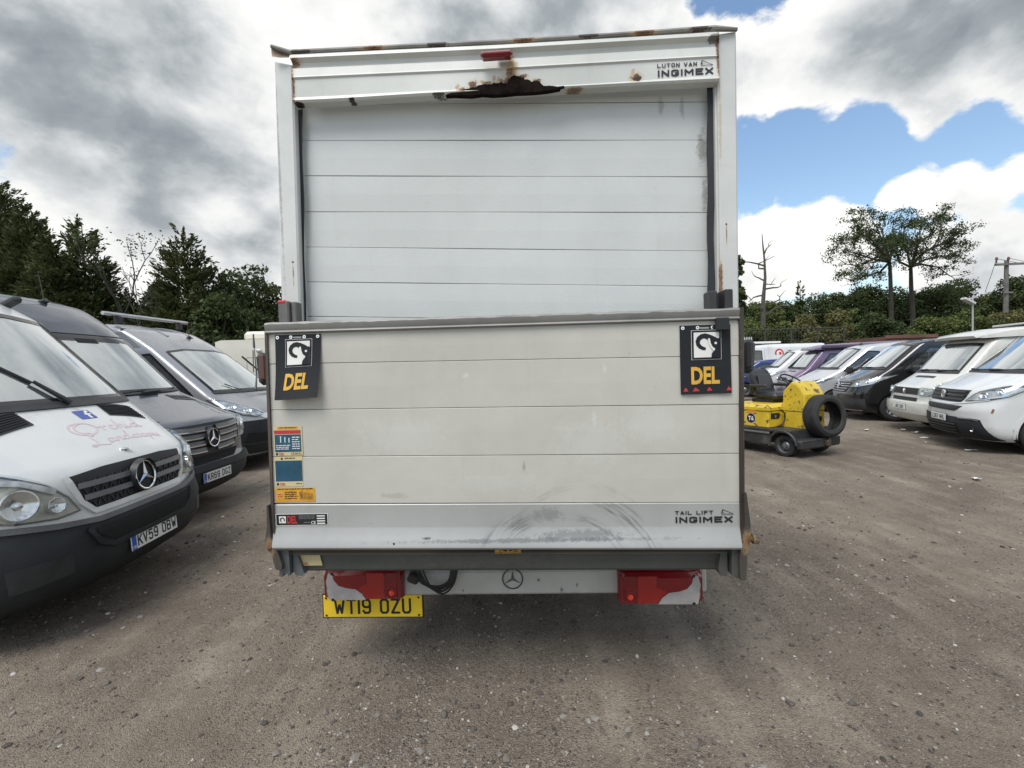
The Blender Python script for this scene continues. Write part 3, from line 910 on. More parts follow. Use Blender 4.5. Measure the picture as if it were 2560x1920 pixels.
    def antenna(s, x, y, h_=.35, lean=.5):
        z = s.roofz(x, y)
        m = MB(); m.tube([(x, y + .12, z - .01), (x, y, z + .035), (x, y - .03, z + .02)], [.03, .035, .012], 8)
        m.tube([(x, y + .02, z + .03), (x, y + .02 + h_ * lean, z + .03 + h_)], [.006, .003], 5)
        m.build('aerial', BLACKP, s.root)
    def roofz(s, x, y): return float(s.sh.zhood(np.array(float(x)), np.array(float(y)), s.sh.z0 + .9, s.sh.z1 - .001))


def bands(sh, z0, z1, s1, n_=3):
    return [(-s1, z0), (s1, z0), (s1, z1), (-s1, z1)]


WHITE = paint('white_paint', (0.61, 0.625, 0.62))
WHITE2 = paint('cream_white_paint', (0.59, 0.59, 0.55))
GREYBLUE = paint('dark_grey_metallic', (0.036, 0.050, 0.078), .3, .26)
SILVER = paint('silver_grey_paint', (0.27, 0.28, 0.295), .3, .32)
BLACKPT = paint('black_paint', (0.007, 0.0075, 0.008), 0, .16, .0)
SILVERW = paint('pale_silver_paint', (0.52, 0.53, 0.54), .3, .3)
PURPLE = paint('purple_paint', (0.15, 0.105, 0.19), .2, .3)
BLUE = paint('blue_paint', (0.016, 0.03, 0.13), .2, .25)
PINK = mat('faded_pink_lettering', (0.60, 0.49, 0.51), .5, var=.12, vscale=12)
FBBLUE = mat('badge_blue', (0.06, 0.10, 0.36), .5)
MESHG = mat('grille_mesh', (0.010, 0.011, 0.012), .6)
GRLBAR = mat('grille_grey', (0.17, 0.18, 0.19), .35, .3, var=.1)

# ---- white van with lettering on the bonnet, nearest on the left
ROWS_A = [(.22, .20, .50, .88, 2.6), (.28, .07, .50, .95, 2.8), (.40, .00, .48, .975, 3), (.60, .00, .46, .985, 3), (.68, .03, .45, .985, 3), (.74, .05, .45, .985, 3),
          (.96, .08, .42, .99, 2.8), (1.02, .11, .40, .99, 2.6), (1.07, .18, .36, .985, 2.5), (1.22, .37, .29, .98, 2.5), (1.40, .60, .22, .97, 2.5),
          (2.13, 1.24, .26, .87, 2.5), (2.26, 1.42, .30, .84, 2.4), (2.36, 1.76, .36, .80, 2.3), (2.42, 2.3, .3, .74, 2.2), (2.44, 3.0, .3, .6, 2.2)]
WS_A = [(.22, .20, .50, .88, 2.6), (.28, .07, .50, .95, 2.8), (.40, .00, .48, .975, 3), (.60, .00, .46, .985, 3), (.68, .03, .45, .985, 3), (.74, .06, .45, .985, 3),
          (.96, .10, .42, .99, 2.8), (1.02, .14, .40, .99, 2.6), (1.07, .22, .36, .985, 2.5), (1.22, .50, .30, .98, 2.5), (1.38, .83, .26, .97, 2.5),
          (2.12, 1.50, .30, .86, 2.5), (2.25, 1.68, .34, .83, 2.4), (2.36, 2.0, .40, .80, 2.3), (2.42, 2.5, .3, .74, 2.2), (2.44, 3.0, .3, .6, 2.2)]
WS_A = [(.82, 1.43), (.73, 2.10), (.35, 2.14)]
WIN_A = [(1.08, 1.38), (1.95, 1.38), (1.98, 1.97), (1.60, 1.98)]
LEFTG = 'vans parked in the left-hand row'


def bumper(v, z0, z1, s1, mt, off=.014, name='bumper', sk=.04): return v.patch(name, mt, bands(v.sh, z0, z1, s1), 's', off, nx=34, nz=7, skirt=sk)


A = Van('panel_van', 'white van with faded pink script lettering on its bonnet, nearest at the left edge', (-2.745, 3.58, 0), 95.0, ROWS_A, 5.6, WHITE, WS_A, [WIN_A], arch=((1.02, .40), (4.3, .40)), cowl=1.36, group=LEFTG)
A.seam([[(1.05, .80), (1.05, 1.36)], [(2.05, .5), (2.05, 2.0)]])
bm = A.patch('bumper', GREYP, [(-1.12, .24), (1.12, .24), (1.12, .775), (.95, .755), (.70, .705), (.45, .672), (-.45, .672), (-.70, .705), (-.95, .755), (-1.12, .775)], 's', .016, nx=40, nz=8, skirt=.04)
A.rib('bumper_step', mat('bumper_top', (0.10, 0.105, 0.11), .5, var=.2), [(-1.10, .775), (-.95, .760), (-.70, .712), (-.45, .680), (.45, .680), (.70, .712), (.95, .760), (1.10, .775)], .035, 's', .026, parent=bm, th=.02)
A.patch('lower_intake', DARK, [(-.50, .60), (-.38, .52), (.38, .52), (.50, .60), (.50, .635), (-.50, .635)], 's', .019, parent=bm, skirt=0)
A.rib('intake_lip', GREYP, [(-.56, .645), (-.50, .55), (-.40, .505), (.40, .505), (.50, .55), (.56, .645)], .03, 's', .034, parent=bm, th=.02)
A.patch('fog_recess', BLACKP, [(.66, .42), (.95, .40), (.97, .54), (.66, .54)], 's', .018, True, bm, skirt=0)
number_plate(A.root, A.sh.at(0, .445, 's', .028), 'KV59 OBW', tilt=R(4))
# grille
GP = [(-.44, .755), (.44, .755), (.52, .83), (.565, .985), (.30, 1.005), (-.30, 1.005), (-.565, .985), (-.52, .83)]
gr = A.patch('grille', MESHG, GP, 'x', .006, nx=26)
A.rib('grille_frame', WHITE, [(-.585, .985), (-.53, .82), (-.45, .738), (.45, .738), (.53, .82), (.585, .985)], .035, 'x', .018, parent=gr, th=.02)
m = MB()
for k in range(16):
    for sg in (1, -1):
        x0 = -.54 + k * .072
        pth = [(x0 + (.05 if sg > 0 else .11) + sg * j * .03, .765 + j * .06) for j in range(4)]
        pth = [p_ for p_ in pth if abs(p_[0]) < .53 - .25 * max(0, .84 - p_[1])]
        if len(pth) > 1: ribbon(m, A.sh, pth, .008, 'x', .013, th=.008, res=.2)
o = m.build('mesh_strand', BLACKP, gr); o['kind'] = 'stuff'
for z_ in (.835, .915):
    hw_ = .51 + (z_ - .83) * .35
    for sg in (1, -1): A.rib('grille_bar', GRLBAR, [(sg * .11, z_), (sg * hw_, z_ + .003)], .036, 'x', .022, parent=gr, th=.02)
m = MB(); c = A.sh.at(0, .875, 'x', .045); star_badge(m, c, .105, 0, 0, 1, R(8)); m.lathe([(-.01, .118), (0.04, .12)], c, 'y', 28, 2)
m.build('star_emblem', [CHROME, MESHG, BLACKP], gr)
A.lamp([(.545, .772), (.60, .87), (.70, .965), (.84, 1.05), (1.02, 1.10), (1.18, 1.12), (1.24, 1.02), (1.14, .86), (.88, .785), (.68, .760)], 's', LENSY,
       bulbs=((.85, .885, .084, 'b'), (.685, .842, .046, 'b'), (1.10, .96, .05, 'a')), strips=(([(.67, .92), (.82, 1.0), (1.02, 1.045)], .035, LENS),))
HZ = (1.03, 1.48)
for sd in (1, -1):
    m = MB(); patch(m, A.sh, [(.34, .49), (.72, .46), (.70, .595), (.36, .615)], 'h', .006, 0, sd, 8, 5, .01, HZ); o = m.build('bonnet_vent', BLACKP, A.root)
    for k in range(7):
        m = MB(); ribbon(m, A.sh, [(.36, .505 + k * .0145), (.70, .477 + k * .0165)], .006, 'h', .014, 0, sd, HZ, .1); m.build('louvre', GREYP, o)
m = MB(); patch(m, A.sh, [(.05, .478), (.20, .478), (.20, .555), (.05, .555)], 'h', .003, 0, 1, 8, 6, 0, HZ); fb = m.build('bonnet_sticker', FBBLUE, A.root)
m = MB()
ribbon(m, A.sh, [(.148, .480), (.148, .53), (.163, .543), (.18, .543)], .020, 'h', .005, 0, 1, HZ, .02); ribbon(m, A.sh, [(.12, .516), (.18, .516)], .014, 'h', .0055, 0, 1, HZ, .02)
m.build('sticker_letter', WHITEINK, fb)


def script(mb, sh, strokes, x0, y0, sx, sy, wd, zr):
    for st in strokes:
        P_ = np.array(st, float)
        # smooth the stroke with a spline
        tt = np.arange(len(P_)); q = np.linspace(0, len(P_) - 1, (len(P_) - 1) * 4 + 1); out_ = []
        for t_ in q:
            i = min(int(t_), len(P_) - 2); f = t_ - i
            a, b_, c, d = P_[max(i - 1, 0)], P_[i], P_[i + 1], P_[min(i + 2, len(P_) - 1)]
            out_.append(.5 * ((2 * b_) + (-a + c) * f + (2 * a - 5 * b_ + 4 * c - d) * f * f + (-a + 3 * b_ - 3 * c + d) * f ** 3))
        ribbon(mb, sh, [(x0 + p_[0] * sx, y0 + p_[1] * sy) for p_ in out_], wd, 'h', .0016, 0, 1, zr, .02, th=.001)


ORCHID = [[(1.1, 2.0), (.3, 1.8), (-.1, 1.0), (.3, .2), (1.2, 0), (2.0, .5), (2.2, 1.2), (1.7, 1.9), (.9, 1.8), (.35, 1.2), (.5, .5), (1.1, .25)],
          [(2.2, 1.1), (2.6, .95), (2.7, 1.1), (2.65, .6), (2.7, .3)], [(2.7, .8), (2.95, 1.05), (3.15, .95)],
          [(3.9, .95), (3.6, 1.05), (3.4, .7), (3.55, .35), (3.9, .4), (4.2, .8), (4.4, 1.6), (4.5, 2.0), (4.4, 1.4), (4.35, .3)], [(4.38, .7), (4.6, 1.0), (4.8, .9), (4.8, .4), (5.0, .35), (5.2, .9), (5.2, .4), (5.45, .4), (5.7, .7)],
          [(5.22, 1.3), (5.24, 1.36)], [(6.3, .9), (6.0, 1.0), (5.75, .7), (5.85, .35), (6.15, .4), (6.4, .9), (6.6, 2.0), (6.45, 1.0), (6.5, .35), (6.8, .45)]]
LANDS = [[(1.2, 1.8), (.9, 2.0), (.75, 1.6), (.8, .9), (.6, .3), (.2, .05), (0, .25), (.3, .4), (.8, .2), (1.5, 0), (1.9, .3)], [(2.4, .9), (2.1, 1.0), (1.9, .6), (2.1, .3), (2.4, .6), (2.5, .95), (2.45, .4), (2.7, .35)],
         [(2.75, .95), (2.75, .35), (2.85, .8), (3.1, 1.0), (3.2, .8), (3.2, .35), (3.45, .4)], [(4.0, .9), (3.7, 1.0), (3.5, .65), (3.65, .35), (3.95, .5), (4.1, 1.0), (4.25, 1.9), (4.1, .9), (4.2, .35), (4.4, .45)],
         [(4.5, .5), (4.75, 1.05), (4.85, .6), (4.75, .3), (4.5, .35)], [(5.4, .9), (5.1, 1.0), (4.95, .65), (5.1, .35), (5.45, .5)], [(6.0, .9), (5.7, 1.0), (5.5, .6), (5.7, .3), (6.0, .6), (6.1, .95), (6.05, .4), (6.3, .4)],
         [(6.3, .95), (6.25, .2), (6.2, -.5)], [(6.28, .7), (6.5, 1.0), (6.75, .8), (6.6, .4), (6.3, .45)], [(6.9, .6), (7.2, .75), (7.1, 1.0), (6.9, .8), (6.95, .4), (7.3, .4)], [(7.4, .5), (7.65, 1.05), (7.7, .6), (7.6, .35), (7.35, .4)]]
m = MB(); script(m, A.sh, ORCHID, -.16, .345, .100, .052, .014, HZ); script(m, A.sh, LANDS, -.17, .245, .098, .046, .011, HZ)
m.build('bonnet_lettering', PINK, A.root)
m = MB(); c = A.sh.hp(.03, .185, (1.0, 1.45), .006); m.lathe([(-.004, .034), (.004, .032), (.007, .0001)], c, 'z', 20); o = m.build('bonnet_badge', CHROME, A.root)
A.wiper([(-.62, 1.40), (-.50, 1.52), (-.20, 1.74), (.0, 1.90)]); A.wiper([(.10, 1.41), (-.03, 1.58), (-.14, 1.68), (-.42, 1.96)], r=.013)
A.patch('scuttle', BLACKP, [(-.86, 1.395), (.86, 1.395), (.86, 1.44), (-.86, 1.44)], 'x', .012, nx=30, nz=3)
A.rib('pillar_trim', FRIT, [(.84, 1.42), (.80, 1.70), (.745, 2.11)], .05, 'x', .012, True)
A.mirror(1.12, 1.40, big=True, side=(-1,))
m = MB(); m.box((.70, 1.50, A.roofz(.66, 1.50) + .02), (.08, .20, .06), 0, (R(-28), 'X'), .02); m.build('roof_rail_end', BLACKP, A.root)

# ---- dark grey high roofed van, second in the left row
ROWS_B = [(.24, .20, .50, .88, 2.6), (.30, .07, .50, .95, 2.8), (.42, .01, .46, .99, 3), (.56, .0, .46, 1.0, 3), (.64, .04, .46, 1.0, 3), (1.02, .06, .42, 1.0, 2.9), (1.08, .10, .40, 1.0, 2.6), (1.12, .20, .36, .99, 2.5), (1.24, .48, .32, .985, 2.5), (1.40, .86, .28, .975, 2.5),
          (2.10, 1.48, .30, .88, 2.5), (2.30, 1.66, .34, .85, 2.4), (2.50, 1.90, .40, .82, 2.3), (2.60, 2.2, .4, .78, 2.2), (2.66, 2.8, .3, .72, 2.2), (2.68, 3.2, .3, .6, 2.2)]
B = Van('panel_van', 'dark grey van with a chrome barred grille, second in the left row', (-3.50, 5.60, 0), 90.0, ROWS_B, 5.9, GREYBLUE, [(.81, 1.43), (.71, 2.07), (.35, 2.11)], [WIN_A], arch=((1.02, .40), (4.6, .40)), cowl=1.38, group=LEFTG)
B.seam([[(2.05, .5), (2.05, 2.0)]])
B.rib('roof_gap', DARK, [(-.74, 2.13), (.74, 2.13)], .012, 'x', .004)
bm = bumper(B, .26, .56, 1.12, GREYP, .016)
B.rib('bumper_step', GREYP, [(-1.1, .58), (-.6, .56), (.6, .56), (1.1, .58)], .07, 's', .03, parent=bm, th=.03)
B.patch('lower_intake', DARK, [(-.45, .605), (.45, .605), (.55, .70), (-.55, .70)], 's', .008, skirt=0)
number_plate(B.root, B.sh.at(0, .455, 's', .03), 'KR69 DGZ')
GPB = [(-.40, .70), (.40, .70), (.55, .80), (.60, 1.055), (-.60, 1.055), (-.55, .80)]
gr = B.patch('grille', MESHG, GPB, 'x', .006, nx=26)
for z_, hw_ in ((.76, .46), (.84, .55), (.92, .575), (1.0, .59)):
    for sg in (1, -1): B.rib('grille_bar', GRLBAR, [(sg * .10, z_), (sg * hw_ * .6, z_ + .004), (sg * hw_, z_ + .02)], .05, 'x', .018, parent=gr, th=.02)
    for sg in (1, -1): B.rib('chrome_strip', CHROME, [(sg * .10, z_ - .022), (sg * hw_ * .6, z_ - .018), (sg * hw_, z_ - .002)], .012, 'x', .026, parent=gr, th=.02)
m = MB(); c = B.sh.at(0, .885, 'x', .045); star_badge(m, c, .105, 0, 0, 1, R(5)); m.lathe([(-.01, .115), (.04, .118)], c, 'y', 28, 2); m.build('star_emblem', [CHROME, MESHG, BLACKP], gr)
B.lamp([(.63, .82), (.66, 1.04), (.85, 1.06), (1.08, 1.06), (1.12, .92), (.95, .84)], 's', LENS, bulbs=((.82, .94, .06, 'b'), (.98, .96, .05, 'b')))
HZB = (1.09, 1.46)
for sd in (1, -1):
    m = MB(); patch(m, B.sh, [(.38, .70), (.70, .66), (.70, .80), (.38, .83)], 'h', .006, 0, sd, 8, 5, .01, HZB); o = m.build('bonnet_vent', BLACKP, B.root)
    m = MB(); ribbon(m, B.sh, [(.40, .76), (.68, .73)], .008, 'h', .012, 0, sd, HZB, .1); m.build('louvre', GREYP, o)
B.rib('bonnet_crease', GREYBLUE, [(.52, .25), (.60, .50), (.68, .66)], .03, 'h', .004, True, zr=HZB, th=.004)
B.patch('scuttle', BLACKP, [(-.84, 1.395), (.84, 1.42), (.84, 1.445), (-.84, 1.42)], 'x', .014, nx=30, nz=3)
B.wiper([(-.6, 1.41), (-.3, 1.425), (.15, 1.45)]); B.wiper([(.05, 1.41), (.35, 1.425), (.75, 1.455)])
B.patch('camera_housing', DARK, [(-.14, 2.02), (.14, 2.02), (.14, 2.10), (-.14, 2.10)], 'x', .008, nx=6, nz=4, skirt=0)
B.patch('shade_band', FRIT, [(-.5, 2.04), (.5, 2.04), (.5, 2.10), (-.5, 2.10)], 'x', .0075, nx=12, nz=3, skirt=0)
B.rib('pillar_trim', SILVER, [(.82, 1.44), (.79, 1.66), (.725, 2.09)], .03, 'x', .012, True)
B.antenna(.05, 1.92, .35, .15)
B.mirror(1.15, 1.42, big=True, side=(-1,))

# ---- silver van with crossed wipers, third in the left row
ROWS_C = [(.22, .14, .42, .92, 2.8), (.28, .05, .44, .99, 3), (.45, .0, .44, 1.02, 3), (.80, .0, .42, 1.025, 3), (.90, .06, .42, 1.025, 2.8), (1.0, .13, .40, 1.025, 2.6), (1.10, .28, .36, 1.02, 2.5), (1.28, .58, .30, 1.01, 2.5),
          (2.10, 1.62, .26, .90, 2.6), (2.24, 1.80, .30, .87, 2.5), (2.42, 2.08, .34, .84, 2.4), (2.51, 2.4, .3, .80, 2.3), (2.55, 2.7, .3, .74, 2.2), (2.565, 3.1, .3, .6, 2.2)]
C_ = Van('panel_van', 'silver grey van with two crossed wipers and a roof bar, third in the left row', (-4.12, 8.75, 0), 87.0, ROWS_C, 5.6, SILVER, [(.88, 1.33), (.78, 2.04), (.40, 2.09)], [[(1.0, 1.27), (2.0, 1.27), (2.0, 1.98), (1.78, 2.0)]], arch=((.95, .40), (4.2, .40)), cowl=1.28, group=LEFTG)
C_.seam([[(1.95, .5), (1.95, 2.0)]])
C_.patch('upper_panel', mat('dark_silver', (0.14, 0.145, 0.155), .4, .3), [(1.95, 2.11), (3.6, 2.11), (3.6, 2.38), (2.3, 2.38)], 'y', .004, True, nx=24)
C_.rib('roof_rib', SILVER, [(.30, 1.95), (.34, 2.4), (.36, 3.0)], .05, 'h', .012, True, zr=(2.12, 2.564), th=.02)
bm = bumper(C_, .24, .84, 1.14, GREYP, .018)
C_.patch('bonnet_edge', WHITE, [(-.62, .86), (.62, .86), (.70, .94), (-.70, .94)], 's', .01, nx=24)
C_.rib('grille_bar', CHROME, [(-.55, .83), (.55, .83)], .03, 's', .03, parent=bm)
C_.rib('grille_bar', BLACKP, [(-.55, .78), (.55, .78)], .04, 's', .028, parent=bm)
C_.patch('fog_recess', DARK, [(.62, .48), (1.02, .50), (.98, .66), (.60, .62)], 's', .022, True, bm, skirt=0)
C_.rib('recess_lip', GREYP, [(.56, .68), (.60, .47), (1.05, .47)], .035, 's', .03, True, bm, th=.02)
C_.lamp([(.56, .93), (.74, 1.08), (.95, 1.18), (1.15, 1.22), (1.12, 1.07), (.95, .945), (.75, .90)], 's', LENS, bulbs=((.83, 1.0, .055, 'b'), (.97, 1.07, .05, 'b')), strips=(([(.62, .935), (.8, .935), (.98, .99), (1.1, 1.09)], .022, BULB),))
C_.patch('scuttle', BLACKP, [(-.9, 1.30), (.9, 1.30), (.9, 1.335), (-.9, 1.335)], 'x', .012, nx=30, nz=3)
# wipers stand away from the glass and cross
for pts in ([(-.05, .54, 1.33), (.10, .60, 1.60), (.36, .78, 2.12)], [(.44, .56, 1.33), (.30, .66, 1.66), (.08, .86, 1.94)], [(.36, .78, 2.12), (.42, .82, 2.38)]):
    m = MB(); m.tube(pts, [.022, .014, .008][:len(pts)], 6); m.build('wiper', BLACKP, C_.root)
for (a_, b_) in (((.04, .62, 1.66), (.32, .78, 2.06)), ((.34, .63, 1.62), (.08, .85, 1.95))):
    m = MB(); m.box(((a_[0] + b_[0]) / 2, (a_[1] + b_[1]) / 2, (a_[2] + b_[2]) / 2), (.02, .02, math.dist(a_, b_)), 0, Vector([q - p_ for p_, q in zip(a_, b_)]).to_track_quat('Z', 'Y').to_matrix().to_4x4()); m.build('wiper_blade', BLACKP, C_.root)
C_.antenna(.18, 1.90, .30, .1)
zr_ = C_.roofz(0, 2.9)
m = MB(); m.tube([(-.98, 2.5, zr_ + .13), (.92, 2.5, zr_ + .13)], .032, 8); rb = m.build('roof_bar', SATIN, C_.root)
for sx in (-.70, .70):
    m = MB(); m.box((sx, 2.5, zr_ + .04), (.09, .10, .14), 0, None, .02); m.build('bar_foot', BLACKP, rb)
C_.mirror(1.0, 1.36, big=True, side=(1,))

# ---- cream motorhome behind
x, y = ground_at(640, 13.5), 13.5
root = thing('motorhome', 'cream motorhome half hidden between the silver van and the truck', 'motorhome', (x, y, 0), R(4))
zt = at(600, 850, 13.5).z
CREAM = paint('cream_body', (0.62, 0.60, 0.52))
m = MB()
ol = [(-1.05, .5), (1.15, .5), (1.15, zt - .30), (1.08, zt - .12), (.92, zt - .02), (.7, zt), (-.9, zt), (-1.05, zt - .05)]
m.poly(ol, 0, 0, 5.5); m.build('body', CREAM, root)
z2 = at(600, 826, 13.5).z
m = MB(); m.box((.22, 1.6, (zt + z2) / 2), (1.5, 2.2, z2 - zt + .02), 0, None, .09); m.build('roof_box', CREAM, root)
m = MB(); m.box((.13, -.03, zt - .32), (.14, .06, .08), 0, None, .02); m.build('vent', SATIN, root)
m = MB(); m.box((.1, -.004, zt - .95), (.62, .008, .9)); dr = m.build('locker_door', CREAM, root)
m = MB()
for q in ((-.215, 0, .012, .9), (.415, 0, .012, .9), (.1, .45, .63, .012)): m.box((q[0], -.011, zt - .95 + q[1]), (q[2], .006, q[3]))
m.build('door_gap', mat('cream_shadow', (.3, .29, .25)), dr)
for sx in (-.8, .85): wheel(root, sx, 1.2, .33); wheel(root, sx, 4.2, .33)

# ------------------------------------------------------------------ right-hand row
RIGHTG = 'vans parked in the right-hand row'


def traf_rows(): return [(.20, .18, .45, .86, 2.6), (.27, .06, .46, .93, 2.8), (.40, .0, .46, .955, 2.9), (.70, .0, .46, .965, 2.8), (.80, .04, .48, .97, 2.7), (.98, .10, .50, .97, 2.5), (1.03, .15, .50, .97, 2.4), (1.10, .30, .46, .965, 2.3), (1.26, .62, .29, .96, 2.4),
                         (1.90, 1.34, .28, .83, 2.5), (1.96, 1.52, .36, .77, 2.3), (2.01, 1.9, .36, .73, 2.2), (2.035, 2.4, .3, .66, 2.2), (2.04, 3.0, .3, .5, 2.2)]


WS_T = [(.87, 1.29), (.75, 1.85), (.35, 1.895)]
WIN_T = [(1.05, 1.24), (2.0, 1.24), (2.03, 1.78), (1.66, 1.80)]
ROWHEAD = [(.60, .83), (.72, .96), (.95, 1.06), (1.22, 1.12), (1.36, 1.15), (1.30, 1.04), (1.14, .92), (.90, .85)]

D = Van('panel_van', 'white van with a black lower bumper, nearest of the right row', (7.52, 8.42, 0), -111, traf_rows(), 5.2, WHITE, WS_T, [WIN_T], arch=((.96, .385), (4.2, .38)), cowl=1.26, group=RIGHTG)
D.seam([[(1.02, .45), (.98, .80), (1.05, 1.20)], [(2.2, .4), (2.2, 1.75)], [(1.02, 1.2), (2.2, 1.2)]])
bm = D.patch('lower_bumper', GREYP, [(-1.03, .23), (1.03, .23), (.90, .55), (.80, .56), (-.80, .56), (-.90, .55)], 's', .016, nx=34, nz=6, skirt=.04)
for k in range(4): D.rib('bumper_slat', BLACKP, [(-.50, .30 + k * .045), (.50, .30 + k * .045)], .02, 's', .03, parent=bm, th=.015)
D.patch('lower_intake', DARK, [(-.52, .285), (.52, .285), (.55, .46), (-.55, .46)], 's', .0175, parent=bm, skirt=0)
D.rib('bumper_edge', SATIN, [(.55, .555), (.80, .555), (.88, .53)], .018, 's', .024, True, bm)
D.p('fog_lamp', [BULB], lambda m: m.lathe([(-.006, .04), (.004, .036), (.01, .0001)], D.sh.at(.80, .39, 's', .02), 'y', 16), bm)
number_plate(D.root, D.sh.at(0, .525, 's', .03), 'LD67 NHL', blue=False)
gr = D.patch('grille', MESHG, [(-.52, .80), (.52, .80), (.585, .88), (.60, 1.0), (-.60, 1.0), (-.585, .88)], 's', .006, nx=26)
for z_ in (.845, .905, .965): D.rib('grille_bar', BLACKP, [(-.55, z_), (.55, z_)], .03, 's', .02, parent=gr, th=.02)
D.rib('grille_strip', WHITE, [(-.62, .80), (-.3, .765), (.3, .765), (.62, .80), (.95, .86)], .022, 's', .012, th=.015)
D.patch('upper_intake', MESHG, [(-.48, .655), (.48, .655), (.60, .745), (-.60, .745)], 's', .006, skirt=0)
c = D.sh.at(0, .905, 's', .03)
m = MB(); m.lathe([(.012, .072), (-.004, .075), (-.012, .066), (-.006, .058), (-.008, .0001)], c, 'y', 26); m.build('round_emblem', CHROME, gr)
D.lamp(ROWHEAD, 's', LENS, bulbs=((.84, .93, .05, 'b'), (1.0, .985, .045, 'b')), strips=(([(.66, .845), (.88, .865), (1.06, .92), (1.16, 1.0)], .02, BULB),))
D.patch('lamp_upper', LENSD, [(.72, .975), (.95, 1.075), (1.34, 1.165), (1.30, 1.10), (1.0, 1.02)], 's', .009, True, skirt=0)
D.patch('scuttle', BLACKP, [(-.86, 1.265), (.86, 1.265), (.86, 1.305), (-.86, 1.305)], 'x', .012, nx=30, nz=3)
D.wiper([(-.6, 1.30), (-.3, 1.30), (.15, 1.315)]); D.wiper([(.05, 1.30), (.35, 1.305), (.78, 1.325)])
D.rib('pillar_trim', FRIT, [(.91, 1.30), (.85, 1.60), (.785, 1.86)], .06, 'x', .010, True)
D.mirror(1.3, 1.22)
D.p('dent', [mat('rust_spot', (0.20, 0.10, 0.05), .8)], lambda m: patch(m, D.sh, [(1.02, .66), (1.05, .66), (1.06, .72), (1.03, .73)], 's', .002, 0, 1, 4, 4, 0))


def t4(label, loc, yaw, pm, plate, L=4.9, cap=None):
    rows = [(.24, .16, .30, .82, 3), (.30, .06, .30, .88, 3.2), (.44, .0, .28, .90, 3.4), (.62, .0, .28, .905, 3.4), (.66, .05, .26, .91, 3.4), (.90, .08, .24, .915, 3.2), (.95, .12, .24, .915, 3), (.99, .20, .24, .915, 2.8), (1.21, .52, .22, .905, 2.8),
            (1.84, 1.04, .20, .82, 3), (1.90, 1.14, .24, .80, 2.8), (1.97, 1.5, .24, .76, 2.6), (1.99, 1.9, .24, .66, 2.4)]
    v = Van('camper_van', label, loc, yaw, rows, L, pm, [(.79, 1.25), (.72, 1.79), (.35, 1.81)], [[(1.0, 1.22), (1.75, 1.22), (1.75, 1.74), (1.38, 1.75)], [(1.95, 1.22), (3.2, 1.22), (3.2, 1.74), (1.95, 1.74)]],
            arch=((.92, .36), (3.7, .36)), wheel_r=.31, cowl=1.21, group=RIGHTG, cat='camper van')
    v.seam([[(1.84, .4), (1.84, 1.78)], [(.80, .5), (.84, 1.18)]])
    bm_ = v.patch('bumper', pm, bands(v.sh, .42, .62, .98), 's', .035, nx=30, nz=5, skirt=.06)
    v.patch('bumper_skirt', mat('off_white_plastic', (.46, .46, .42), .5), bands(v.sh, .27, .42, .95), 's', .018, parent=bm_, nx=30, nz=4, skirt=.03)
    if plate: number_plate(v.root, v.sh.at(0, .53, 's', .045), plate, blue=False)
    g_ = v.patch('grille', MESHG, [(-.52, .79), (.52, .79), (.52, .925), (-.52, .925)], 's', .006, nx=22)
    for k in range(4): v.rib('grille_bar', BLACKP, [(-.51, .81 + k * .033), (.51, .81 + k * .033)], .014, 's', .018, parent=g_, th=.012)
    c_ = v.sh.at(0, .858, 's', .024)
    def emb(m):
        m.tube([(c_[0] + .052 * math.cos(a), c_[1], c_[2] + .052 * math.sin(a)) for a in np.linspace(0, 6.2832, 25)], .006, 6, 0, False)
        for q in ([(-.028, .04), (0, -.002), (.028, .04)], [(-.046, .02), (-.022, -.044), (0, .0), (.022, -.044), (.046, .02)]): m.tube([(c_[0] + a, c_[1], c_[2] + b_) for a, b_ in q], .006, 5)
    v.p('round_emblem', [SATIN], emb, g_)
    v.patch('lower_intake', MESHG, [(-.5, .655), (.5, .655), (.5, .735), (-.5, .735)], 's', .012, skirt=0)
    v.lamp([(.55, .785), (.86, .79), (.88, .92), (.55, .93)], 's', LENS, bulbs=((.68, .855, .052, 'b'),))
    for sd in (1, -1):
        m = MB(); patch(m, v.sh, [(.87, .79), (1.02, .79), (1.03, .915), (.885, .92)], 's', .006, 0, sd, 6, 4, .01); m.build('indicator_lamp', LENSY, v.root)
    m = MB(); patch(m, v.sh, [(-.36, .40), (.36, .40), (.36, .45), (-.36, .45)], 'h', .006, 0, 1, 14, 4, .01, (.98, 1.3)); m.build('bonnet_vent', BLACKP, v.root)
    v.patch('scuttle', BLACKP, [(-.80, 1.215), (.80, 1.215), (.80, 1.25), (-.80, 1.25)], 'x', .012, nx=24, nz=3)
    v.wiper([(-.45, 1.25), (-.2, 1.275), (.2, 1.28)]); v.wiper([(.2, 1.25), (.4, 1.27), (.72, 1.28)])
    if cap:
        m = MB(); P_ = []
        for y_, h0, h1, hw_ in ((.92, 1.90, 1.94, .74), (.98, 1.89, 1.99, .83), (1.4, 1.90, 2.07, .86), (2.2, 1.92, 2.11, .87), (3.6, 1.92, 2.12, .87), (4.6, 1.92, 2.07, .83), (4.7, 1.94, 2.0, .77)):
            P_.append([(-hw_, y_, h0), (-hw_, y_, h1 - .05), (-hw_ * .85, y_, h1), (0, y_ - .06, h1 + .01), (hw_ * .85, y_, h1), (hw_, y_, h1 - .05), (hw_, y_, h0)])
        m.grid(P_, 0, True); m.f.append(tuple(range(7))); m.mi.append(0); m.sm.append(False)
        m.add([(-.82, .97, 1.885), (.82, .97, 1.885), (.82, 4.6, 1.91), (-.82, 4.6, 1.91)], [(0, 1, 2, 3)], 0, False)
        pc = m.build('pop_top_roof', cap, v.root)
    v.mirror(1.05, 1.24)
    return v


